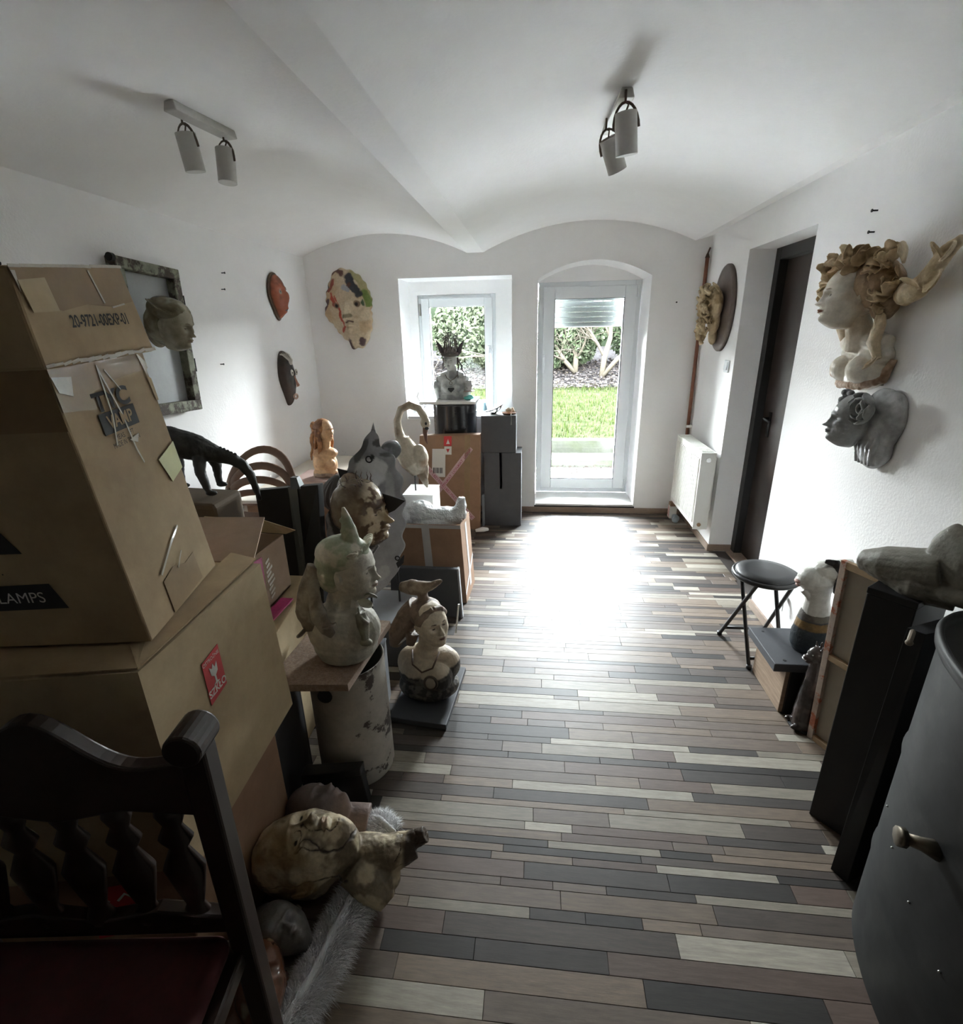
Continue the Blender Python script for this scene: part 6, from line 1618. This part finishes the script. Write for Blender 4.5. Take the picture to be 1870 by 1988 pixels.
# ---- 11. sad bust with the bird ------------------------------------------------------------
t = thing('bird_hat_bust', 'painted bust of a sad woman with a bird perched on her hair', 'sculpture', (-0.475, 1.90, .027))
Mh = HF((.03, -.02, .380), .205, (.66, -.72, .22), (-.16, .05, 1))
def P(mb):
    mb.tube([(.015, .01, .33), (.005, .02, .25), (0, .02, .22)], [.045, .048, .06], 22)
    mb.ell((0, .02, .20), (.125, .065, .042)); mb.ell((-.02, .0, .13), (.115, .085, .10)); mb.ell((.085, .02, .15), (.06, .06, .075)); mb.ell((-.085, .02, .15), (.06, .06, .075))
    mb.ell((.045, -.055, .13), (.075, .06, .07)); mb.ell((0, 0, .055), (.14, .105, .065))
def C(V):
    c = mixn(V, (.62, .53, .40), (.50, .42, .32), 8, 5); q = SS(.155 - V[:, 2] + .5 * (V[:, 0]) * .35 + .015 * fbm(V, 30, 2), 0, .012)[:, None]
    dk = mixn(V, (.035, .032, .028), (.13, .12, .10), 60, 8); c = c * (1 - q) + dk * q
    return face_paint(c, hc(Mh, V), lip=(.12, .045, .03), lid=(.04, .03, .025), brow=(.08, .05, .035))
bust(t, Mh, P, .003, C, 'torso', closed=True, rough=.001, rs=70)
b = MB(); V_, F_ = ico(4); b.add(V_ * np.array([.355, .38, .30]) + np.array([0, .15, .24]), F_, Mh)
b.tube([hp(Mh, (-.05, .3, .3)), hp(Mh, (-.25, .5, .1)), hp(Mh, (-.5, .7, -.25)), hp(Mh, (-.62, .75, -.5))], [.06, .055, .045, .022], 16); b.tube([hp(Mh, (-.3, .35, -.2)), hp(Mh, (-.4, .4, -.45))], [.03, .02], 12)
for s in (-1, 1): b.tube([hp(Mh, (0, -.24, .40)), hp(Mh, (s * .17, -.20, .33)), hp(Mh, (s * .31, -.04, .14))], [.013, .018, .020], 12)
fuse(b, 'swept_hair', M['paint'], t, voxel=.003, rough=.003, rough_scale=40, paint=lambda V: mixn(V, (.24, .17, .12), (.16, .11, .08), 25, 3))
b = MB(); b.tube([(-.115, .08, .50), (-.06, .04, .52), (-.01, .02, .53), (.04, -.0, .555), (.065, -.01, .575), (.088, -.02, .59)], [.022, .036, .032, .018, .014, .006], 14, flat=.8); b.tube([(-.01, .02, .51), (.0, .01, .46)], [.022, .03], 12)
fuse(b, 'bird', M['paint'], t, voxel=.003, rough=.004, rough_scale=35, paint=lambda V: mixn(V, (.20, .14, .10), (.33, .26, .19), 22, 3))
b = MB(); b.tube([(-.065, -.01, .235), (-.05, -.075, .205), (-.005, -.10, .185), (.04, -.088, .20), (.062, -.03, .245)], .0042, 8); b.build('cord_necklace', mat('brown_cord', (.10, .06, .04), .6), t, smooth=True)
b = MB(); b.ell((.035, -.121, .145), (.022, .008, .026)); b.build('medallion', mat('pale_medallion', (.36, .32, .25), .5), t, smooth=True)
b = MB(); b.tube([Vector((.035 + .028 * math.cos(a), -.116, .145 + .032 * math.sin(a))) for a in np.linspace(0, 2 * PI, 24, endpoint=False)], .005, 8, closed=True); b.build('medallion_rim', mat('dark_rim2', (.10, .08, .06), .6), t, smooth=True)
b = MB(); slab(b, [(-.15, -.02, .285), (-.065, -.02, .335), (-.055, -.02, .318), (-.14, -.02, .25)], .012); b.build('paper_label', M['paper'], t, bevel=.002)
b = MB(); slab(b, [(.112, .10, .26), (.12, .10, .26), (.135, .12, .40), (.128, .12, .40)], .004); b.build('steel_strip', M['steel'], t)

# ---- 12. lying head, cracked, in the foreground ----------------------------------------------
t = thing('cracked_head', 'large cracked olive clay head lying face up on the floor', 'sculpture', (-0.62, 1.03, 0))
Mh = HF((-.035, -.01, .150), .305, (.08, -.02, .99), (-.97, -.22, 0))
def P(mb):
    mb.tube([(.04, .02, .10), (.12, .03, .11), (.20, .04, .11), (.265, .07, .12)], [.060, .058, .055, .040], 22)
    mb.tube([(.10, .0, .10), (.17, -.03, .06), (.21, -.05, .035)], [.06, .055, .03], 18); mb.tube([(.22, .06, .12), (.275, .075, .14), (.30, .08, .15)], [.035, .030, .026], 14, flat=.8); mb.ell((.16, -.0, .065), (.075, .065, .05))
def _cr(V):
    W2 = V + .018 * np.stack([fbm(V, 22, 4), fbm(V, 22, 14), fbm(V, 22, 24)], 1)
    return np.minimum(np.abs(vnoise(W2, 11, 17)) * 1.0 + .25 * SS(fbm(V, 6, 40), -.1, .2), np.abs(vnoise(W2, 24, 27)) * 1.3 + .30 * SS(fbm(V, 7, 50), -.2, .1))
def crack(V):
    return -.004 * SS(.05 - _cr(V), 0, .05) + .004 * fbm(V, 40, 3)
def C(V):
    c = mixn(V, (.56, .47, .32), (.20, .155, .10), 20, 5, -.10, .22); n = _cr(V); k_ = SS(.055 - n, 0, .04)[:, None]; c = c * (1 - k_) + np.array((.05, .035, .025)) * k_
    k_ = SS(fbm(V, 8, 31), .2, .5)[:, None]; c = c * (1 - k_) + np.array((.27, .18, .08)) * k_
    k_ = SS(V[:, 0], .235, .25)[:, None]; c = c * (1 - k_) + np.array((.07, .05, .035)) * k_
    k_ = SS(-V[:, 0], .17, .21)[:, None]; c = c * (1 - k_) + np.array((.06, .05, .03)) * k_
    return face_paint(c, hc(Mh, V), lip=(.36, .25, .17), eye=(.004, .003, .003))
mb = MB(); add_head(mb, Mh, closed=False, nose=1.2, lips=1.2); P(mb)
fuse(mb, 'head', M['paint'], t, voxel=.003, smooth=1, disp=crack, paint=C)

# second head behind it
t = thing('grey_pink_head', 'smooth grey-pink clay head lying behind the cracked head', 'sculpture', (-0.70, 1.19, 0))
Mh = HF((0, 0, .105), .215, (.2, .35, .95), (-.98, .1, .15))
mb = MB(); add_head(mb, Mh); mb.tube([(.06, .01, .08), (.16, .02, .065)], [.045, .05], 16)
fuse(mb, 'head', M['paint'], t, voxel=.0035, paint=lambda V: mixn(V, (.24, .17, .15), (.18, .14, .13), 8, 4))

# fur
def fur_strip(t, name, path, width, n, L, seed):
    rs = np.random.RandomState(seed)
    pts = np.array([list(p) for p in path], float); k = len(pts) - 1
    b = MB(); b.tube([Vector(p) for p in path], [w * .8 for w in width], 12, flat=.45, up=(0, 0, 1)); b.build(name + '_hide', mat('grey_white_hide', (.6, .6, .61), .9), t, smooth=True)
    u = rs.uniform(0, k - 1e-4, n); i = u.astype(int); f = (u - i)[:, None]
    c = pts[i] * (1 - f) + pts[i + 1] * f; d = pts[i + 1] - pts[i]; d /= np.linalg.norm(d, axis=1)[:, None]
    wd = np.array(width); ww = wd[i] * (1 - f[:, 0]) + wd[i + 1] * f[:, 0]
    s = np.stack([-d[:, 1], d[:, 0], 0 * d[:, 0]], 1); a = rs.uniform(-.35, PI + .35, n)
    nrm = s * np.cos(a)[:, None] + np.array([0, 0, 1]) * np.sin(a)[:, None] * .6
    root = c + s * (np.cos(a) * ww * .78)[:, None] + np.array([0, 0, 1]) * (np.sin(a) * ww * .36)[:, None]
    dirn = nrm * .8 - d * rs.uniform(.0, 1.0, (n, 1)) + rs.normal(0, .3, (n, 3)); dirn /= np.linalg.norm(dirn, axis=1)[:, None]
    ln = L * rs.uniform(.5, 1.2, n); mid = root + dirn * ln[:, None] * .5; tip = root + dirn * ln[:, None] + np.array([0, 0, -1]) * ln[:, None] * .35
    tip[:, 2] = np.maximum(tip[:, 2], .004); mid[:, 2] = np.maximum(mid[:, 2], .006)
    sd = np.cross(dirn, rs.normal(size=(n, 3))); sd /= np.linalg.norm(sd, axis=1)[:, None]; hw = .0007
    V = np.stack([root - sd * hw, root + sd * hw, mid + sd * hw * .8, mid - sd * hw * .8, tip], 1).reshape(-1, 3)
    F = []
    for q in range(n):
        o5 = q * 5; F.append((o5, o5 + 1, o5 + 2, o5 + 3)); F.append((o5 + 3, o5 + 2, o5 + 4))
    col = np.repeat(np.array([(.82, .82, .83)]) * rs.uniform(.6, 1.15, (n, 1)), 5, 0)
    o = npmesh(name, V, F, M['furm'], t, smooth=False, col=col); o['kind'] = 'stuff'
M['furm'] = mat('white_fur', attr=True, rough=.6)
t = thing('white_fur', 'strip of white fur trailing over the floor from under the cracked head', 'fur', (-0.58, .86, 0))
fur_strip(t, 'fur', [(.08, .17, .03), (.06, .08, .035), (.045, 0, .035), (.035, -.08, .035), (.01, -.15, .03), (-.02, -.22, .025)], [.045, .05, .048, .05, .042, .035], 14000, .045, 3)
t = thing('white_fur_tuft', 'tuft of white fur behind the chin of the cracked head', 'fur', (-0.50, 1.20, 0))
fur_strip(t, 'fur', [(-.04, .02, .04), (.0, .0, .06), (.05, -.02, .04)], [.035, .045, .035], 5000, .04, 4)

# lower left pile
t = thing('brown_mask_head', 'dark brown and cream painted clay head lying at the chair leg in the foreground', 'sculpture', (-0.655, .720, 0))
Mh = HF((0, 0, .095), .185, (.45, -.25, .85), (-.45, .75, .3))
mb = MB(); add_head(mb, Mh, closed=True); mb.tube([(-.02, 0, .07), (-.07, -.03, .05)], [.05, .07], 16)
def C(V):
    c = mixn(V, (.05, .03, .02), (.16, .07, .04), 10, 4); k_ = SS(fbm(V, 12, 9), .15, .3)[:, None]; return c * (1 - k_) + np.array((.34, .28, .20)) * k_
fuse(mb, 'head', M['glaze'], t, voxel=.003, rough=.002, paint=C)
t = thing('grey_clay_head', 'grey clay head tucked between fur strip and chair in the foreground', 'sculpture', (-0.68, .86, 0))
Mh = HF((.02, 0, .075), .160, (.5, -.35, .8), (-.80, .2, .4))
mb = MB(); add_head(mb, Mh, closed=True); mb.ell((-.05, .02, .05), (.05, .05, .05)); mb.ell((-.02, .06, .06), (.02, .02, .025))
fuse(mb, 'head', M['paint'], t, voxel=.003, rough=.002, paint=lambda V: mixn(V, (.13, .125, .12), (.20, .19, .175), 14, 4))
b = MB(); b.ell((0, 0, .045), (.09, .07, .045)); o = fuse(b, 'cream_cushion', M['paint'], None, voxel=.004, rough=.003, paint=lambda V: mixn(V, (.34, .30, .22), (.25, .22, .16), 9, 2), loc=(-.545, .60, 0)); tagit(o, 'round cream lump at the bottom edge beside the red seat', 'cushion')

# ---- 13. round plaque with drapery ---------------------------------------------------------
t = thing('round_plaque', 'oval grey-brown plaque with cream crumpled drapery on the right wall above the radiator', 'sculpture', (XR, 3.99, 1.705))
b = MB(); b.lathe([(0, 0), (1.0, 0), (1.0, .5), (.97, .75), (.90, .8), (.87, .62), (0, .6)], seg=56, cap=False)
V = np.concatenate(b.v); V = np.stack([-.002 - V[:, 2] * .035, V[:, 0] * .205, V[:, 1] * .285], 1); b2 = MB(); b2.add(V, b.f); b2.build('disc', mat('grey_brown_ceramic', (.16, .125, .11), .45, var=.25, vscale=9), t, smooth='auto')
b = MB(); rs = random.Random(8)
b.ell((-.07, -.0, .03), (.045, .09, .10)); b.ell((-.06, .02, -.08), (.04, .06, .09)); b.ell((-.05, .04, -.18), (.03, .03, .06)); b.ell((-.08, .07, .11), (.05, .05, .045))
for k in range(40):
    z = rs.uniform(-.20, .15); p = (-.10 - rs.uniform(0, .055), rs.uniform(-.08, .09) * (1 - max(0, -z) * 3), z)
    q = [Vector(p) + Vector((rs.uniform(-.025, .01), .045 * math.cos(a + k), .030 * math.sin(a * 1.3 + k))) for a in np.linspace(0, 4.5, 9)]
    b.tube(q, [.006 + .006 * math.sin(PI * i / 8) for i in range(9)], 8)
petal(b, (-.06, -.07, .10), (-.3, -.3, .6), (-1, 0, .3), .10, .03, .5, .007)
fuse(b, 'drapery', M['paint'], t, voxel=.003, smooth=1, rough=.004, rough_scale=35, paint=lambda V: mixn(V, (.58, .46, .29), (.36, .26, .14), 25, 3))

# ---- 14. petal haired woman ------------------------------------------------------------------
t = thing('petal_haired_relief', 'cream relief of a woman with petal hair and bare chest on the right wall', 'sculpture', (XR, 2.22, 1.35))
Mh = HF((-.125, .005, .335), .225, (-.99, .16, -.06), (.03, .04, 1))
def P(mb):
    mb.tube([(-.085, .0, .27), (-.065, .0, .21), (-.045, .01, .16)], [.042, .046, .058], 20)
    mb.tube([(-.03, .12, .17), (-.045, .0, .185), (-.03, -.12, .17)], [.035, .042, .035], 16)
    mb.ell((-.02, .0, .13), (.058, .145, .06)); mb.ell((-.02, 0, .07), (.062, .140, .075))
    mb.ell((-.058, .060, .075), (.052, .056, .052)); mb.ell((-.058, -.050, .075), (.052, .056, .052)); mb.box((-.006, 0, .09), (.012, .22, .14))
C = lambda V: face_paint(mixn(V, (.80, .75, .66), (.56, .46, .34), 9, 4, .15, .7), hc(Mh, V), lip=(.30, .13, .09), lid=(.16, .11, .08), brow=(.33, .27, .20), eye=(.20, .19, .19))
bust(t, Mh, P, .003, C, 'woman', m=M['glaze'], closed=False)
rs = random.Random(21)
def petals(name, spots, size, colr):
    b = MB()
    for p in spots:
        p = Vector(p)
        for k in range(4): petal(b, p, (rs.uniform(-1, .1), rs.uniform(-1, 1), rs.uniform(-.7, .8)), (-1, rs.uniform(-.6, .6), rs.uniform(-.3, .8)), size * rs.uniform(.7, 1.25), size * .40 * rs.uniform(.8, 1.2), rs.uniform(.5, 1.2), .005)
    return fuse(b, name, M['paint'], t, voxel=.003, smooth=1, rough=.003, rough_scale=45, paint=lambda V: mixn(V, colr[0], colr[1], 14, rs.randint(0, 99)))
CR = ((.62, .48, .31), (.42, .30, .17)); CL = ((.72, .61, .44), (.52, .40, .24))
petals('petal_hair', [(-.16, .05, .450), (-.15, .0, .465), (-.12, -.06, .465), (-.10, -.11, .45), (-.13, -.03, .445), (-.09, -.13, .43), (-.14, .09, .43), (-.07, -.15, .46), (-.10, .0, .47), (-.07, -.10, .42)], .07, CR)
petals('petal_cluster', [(-.12, .13, .42), (-.11, .145, .37), (-.10, .15, .32), (-.11, .14, .35)], .065, CL)
petals('petal_cluster', [(-.07, -.12, .37), (-.07, -.135, .33), (-.06, -.12, .29), (-.06, -.15, .35), (-.05, -.13, .40)], .07, CR)
b = MB(); b.ell((-.07, -.03, .38), (.085, .115, .09)); b.ell((-.05, -.09, .34), (.05, .06, .09)); fuse(b, 'hair_mass', M['paint'], t, voxel=.003, rough=.006, rough_scale=30, paint=lambda V: mixn(V, (.40, .28, .17), (.28, .19, .11), 20, 6))
b = MB()
b.tube([(-.05, -.17, 0.340), (-.06, -.21, 0.330), (-.05, -.25, 0.350), (-.05, -.29, 0.390), (-.04, -.32, 0.450), (-.03, -.36, 0.480)], [.035, .036, .036, .03, .026, .015], 14, flat=.7)
petal(b, (-.04, -.30, 0.420), (-.2, -.5, 0.760), (-1, 0, 0), .09, .035, .6, .006); petal(b, (-.04, -.33, 0.460), (-.2, -.8, -.5), (-1, 0, .2), .09, .03, .5, .006); petal(b, (-.05, -.25, 0.350), (-.4, -.3, 0.660), (-1, 0, 0), .08, .035, .8, .006); petal(b, (-.04, -.31, 0.400), (-.1, -.2, -1), (-1, 0, 0), .08, .03, .4, .006); petal(b, (-.06, -.165, .455), (-.3, -1, .25), (-1, 0, 0), .11, .035, .6, .006)
fuse(b, 'trailing_petals', M['paint'], t, voxel=.003, rough=.003, rough_scale=40, paint=lambda V: mixn(V, *CL, 12, 6))
b = MB(); b.tube([(-.06, -.10, .285), (-.07, -.12, .24), (-.07, -.11, .18), (-.06, -.135, .12)], [.020, .034, .036, .024], 14, flat=.6); petal(b, (-.06, -.125, .13), (-.2, -.5, -1), (-1, 0, 0), .07, .03, .7, .006)
fuse(b, 'side_lock', M['paint'], t, voxel=.003, rough=.003, rough_scale=30, paint=lambda V: mixn(V, (.50, .38, .24), (.60, .48, .32), 10, 6))
b = MB(); b.tube([(-.06, .09, .26), (-.07, .11, .22), (-.05, .12, .17)], [.020, .028, .014], 12, flat=.6); b.ell((-.045, .14, .055), (.025, .020, .028))
fuse(b, 'side_lock', M['paint'], t, voxel=.003, rough=.003, rough_scale=30, paint=lambda V: mixn(V, (.33, .20, .12), (.44, .33, .21), 10, 6))
b = MB(); b.tube([(-.02, .14, .04), (-.05, .09, .012), (-.06, .02, .012), (-.05, -.06, .02), (-.02, -.13, .05), (-.01, -.145, .12)], [.014, .018, .014, .02, .02, .012], 10); [b.ell((-.04, .10 - .03 * k, .016 + .01 * (k % 2)), (.018, .018, .014)) for k in range(5)]
fuse(b, 'ragged_hem', M['paint'], t, voxel=.003, rough=.006, rough_scale=50, paint=lambda V: mixn(V, (.50, .36, .26), (.33, .20, .12), 20, 6))

# ---- 15. grey rose face -------------------------------------------------------------------------
t = thing('grey_rose_face', 'silver-grey clay face with a big rose at the temple, lowest on the right wall', 'mask', (XR, 2.065, 1.225))
Mh = HF((-.085, .030, .015), .200, (-.99, .22, -.03), (.05, .0, 1))
def P(mb):
    mb.ell((-.02, -.02, .02), (.05, .105, .125)); mb.ell((-.02, -.02, -.07), (.045, .085, .085)); mb.ell((-.015, -.06, .04), (.04, .07, .10))
    for k in range(5): mb.tube([(-.05, -.08 + .03 * k, .0 - .02 * k), (-.055, -.07 + .025 * k, -.07), (-.045, -.05 + .02 * k, -.14)], [.010, .013, .007], 8)
C = lambda V: face_paint(mixn(V, (.30, .305, .31), (.50, .51, .52), 12, 4, -.1, .4), hc(Mh, V), lip=(.11, .11, .12), lid=(.06, .06, .06), brow=(.12, .12, .12))
bust(t, Mh, P, .003, C, 'face', m=M['glaze'], closed=False, nose=1.2, rough=.002)
b = MB(); c0 = Vector((-.085, -.045, .075))
for rr_, n_p, L_ in ((.014, 4, .045), (.034, 5, .060), (.056, 6, .062)):
    for k in range(n_p):
        a = k * 2 * PI / n_p + rr_ * 40; d = Vector((-.75 + rr_ * 6, math.cos(a), math.sin(a))); petal(b, c0 + Vector((0, math.cos(a), math.sin(a))) * rr_ * .6, d, Vector((-1, 0, 0)) if rr_ > .03 else Vector((-1, -math.cos(a), -math.sin(a))), L_, .034, .95, .005)
fuse(b, 'rose', M['paint'], t, voxel=.0022, smooth=1, paint=lambda V: mixn(V, (.27, .28, .27), (.40, .40, .40), 20, 4))
b = MB(); rs = random.Random(3)
for k in range(11): b.ell((-.10 + rs.uniform(-.01, .03), .075 + rs.uniform(-.01, .035), .06 + rs.uniform(-.03, .07)), (.014, .014, .013), u=10, w=8)
fuse(b, 'small_buds', M['paint'], t, voxel=.0025, rough=.002, paint=lambda V: mixn(V, (.18, .185, .19), (.28, .28, .29), 30, 4))

# ---- 16. white bust on the step box ------------------------------------------------------------
t = thing('white_bust', 'white glazed bust with black hair band on the black-lidded step box', 'sculpture', (1.185, 2.03, .2645))
b = MB(); b.lathe([(0, .0), (.062, 0), (.076, .03), (.078, .08), (.066, .14), (.058, .18), (.052, .20), (0, .20)], seg=36, sy=.85, cap=False)
def C(V):
    z = V[:, 2] + .006 * fbm(V, 30, 2); c = mixn(V, (.025, .035, .045), (.045, .06, .075), 14, 3); k_ = (SS(z, .112, .118) * SS(-z, -.152, -.146))[:, None]; c = c * (1 - k_) + mixn(V, (.22, .13, .04), (.12, .08, .03), 14, 5) * k_; k_ = SS(z, .152, .158)[:, None]; return c * (1 - k_) + mixn(V, (.16, .14, .11), (.07, .06, .05), 25, 7) * k_
fuse(b, 'base', M['paint'], t, voxel=.003, rough=.002, rough_scale=50, paint=C)
b = MB()
b.tube([(.0, 0, .185), (-.005, 0, .24), (-.01, 0, .28)], [.056, .046, .046], 24); b.tube([(-.005, 0, .28), (-.015, 0, .33), (-.02, 0, .365)], [.048, .068, .052], 24, flat=.85); b.ell((-.045, 0, .335), (.055, .05, .05)); b.ell((.025, 0, .375), (.075, .055, .045)); b.tube([(.05, 0, .385), (.075, .0, .40), (.08, 0, .36)], [.04, .035, .02], 16); b.ell((-.085, 0, .325), (.022, .03, .022)); b.tube([(-.075, -.01, .29), (-.055, -.02, .265), (-.05, -.02, .245)], [.014, .010, .005], 10)
fuse(b, 'neck_and_head', M['glaze'], t, voxel=.003, rough=.0015, paint=lambda V: mixn(V, (.58, .57, .53), (.44, .43, .40), 10, 3, .1, .6))
b = MB(); b.tube([(-.02, -.02, .425), (.015, -.035, .425), (.035, -.055, .39), (.03, -.062, .34), (.022, -.058, .30)], [.010, .018, .020, .018, .008], 12, flat=.6)
fuse(b, 'black_hair_band', M['paint'], t, voxel=.003, rough=.003, rough_scale=60, paint=lambda V: mixn(V, (.02, .02, .02), (.04, .04, .04), 30))
b = MB(); b.ell((-.103, -.008, .328), (.010, .018, .008)); b.ell((-.098, -.008, .312), (.009, .014, .007)); fuse(b, 'lips', M['paint'], t, voxel=.002, paint=lambda V: mixn(V, (.36, .20, .17), (.28, .15, .12), 30))

# ---- 17. dark cat figure -------------------------------------------------------------------------
t = thing('dark_cat_figure', 'tall slender dark brown snarling cat figure in front of the step box', 'figurine', (1.135, 1.855, 0))
b = MB(); b.tube([(0, 0, 0), (.0, 0, .08), (.0, 0, .18), (.005, 0, .27), (.0, 0, .33)], [.050, .047, .040, .034, .030], 20); b.ell((-.008, 0, .35), (.038, .032, .036)); b.ell((-.040, -.005, .340), (.024, .018, .012)); b.ell((-.036, -.005, .322), (.018, .014, .008))
for s in (-1, 1): b.tube([(-.005, s * .018, .37), (-.008, s * .024, .398)], [.010, .002], 8); b.ell((-.035, s * .028, .012), (.030, .015, .012))
b.tube([(-.0, 0, .375), (-.002, 0, .41)], [.008, .003], 8)
fuse(b, 'body', M['glaze'], t, voxel=.0028, rough=.0025, rough_scale=40, paint=lambda V: mixn(V, (.045, .035, .033), (.10, .075, .07), 14, 3))
b = MB(); [b.ell((-.034, s * .012 - .004, .358), (.005, .005, .005)) for s in (-1, 1)]; b.tube([(-.058, -.012, .334), (-.062, -.004, .333), (-.058, .006, .334)], .003, 6); fuse(b, 'eyes_and_teeth', M['steel'], t, voxel=.0012, smooth=0)
b = MB(); b.lathe([(.058, 0), (.058, .006), (.05, .010)], seg=24); b.build('base', M['ink'], t)

# ---- 18. lying stone head on the black pedestal ----------------------------------------------------
t = thing('stone_head', 'large grey stone head lying face up with ragged neck on the black pedestal', 'sculpture', (1.12, 1.36, .8815))
Mh = HF((.028, -.045, .118), .235, (.0, .0, 1), (.72, -.70, -.05))
mb = MB(); add_head(mb, Mh, closed=True, nose=1.0)
mb.tube([(-.02, .0, .085), (-.06, .05, .065), (-.10, .11, .05), (-.135, .16, .040)], [.060, .058, .052, .030], 20, flat=1.1); mb.tube([(.02, .0, .03), (-.05, .05, .028), (-.115, .145, .022)], [.06, .06, .020], 18, flat=1.3); mb.ell((.04, -.05, .04), (.09, .12, .04), (0, 0, .8)); mb.ell((-.03, .04, .024), (.08, .11, .024), (0, 0, .6))
fuse(mb, 'head', M['paint'], t, voxel=.0035, smooth=2, disp=lambda V: .004 * fbm(V, 45, 3) * SS(.07 - V[:, 2], 0, .04) + .001 * fbm(V, 60, 9), paint=lambda V: mixn(V, (.25, .235, .20), (.17, .16, .125), 12, 3))
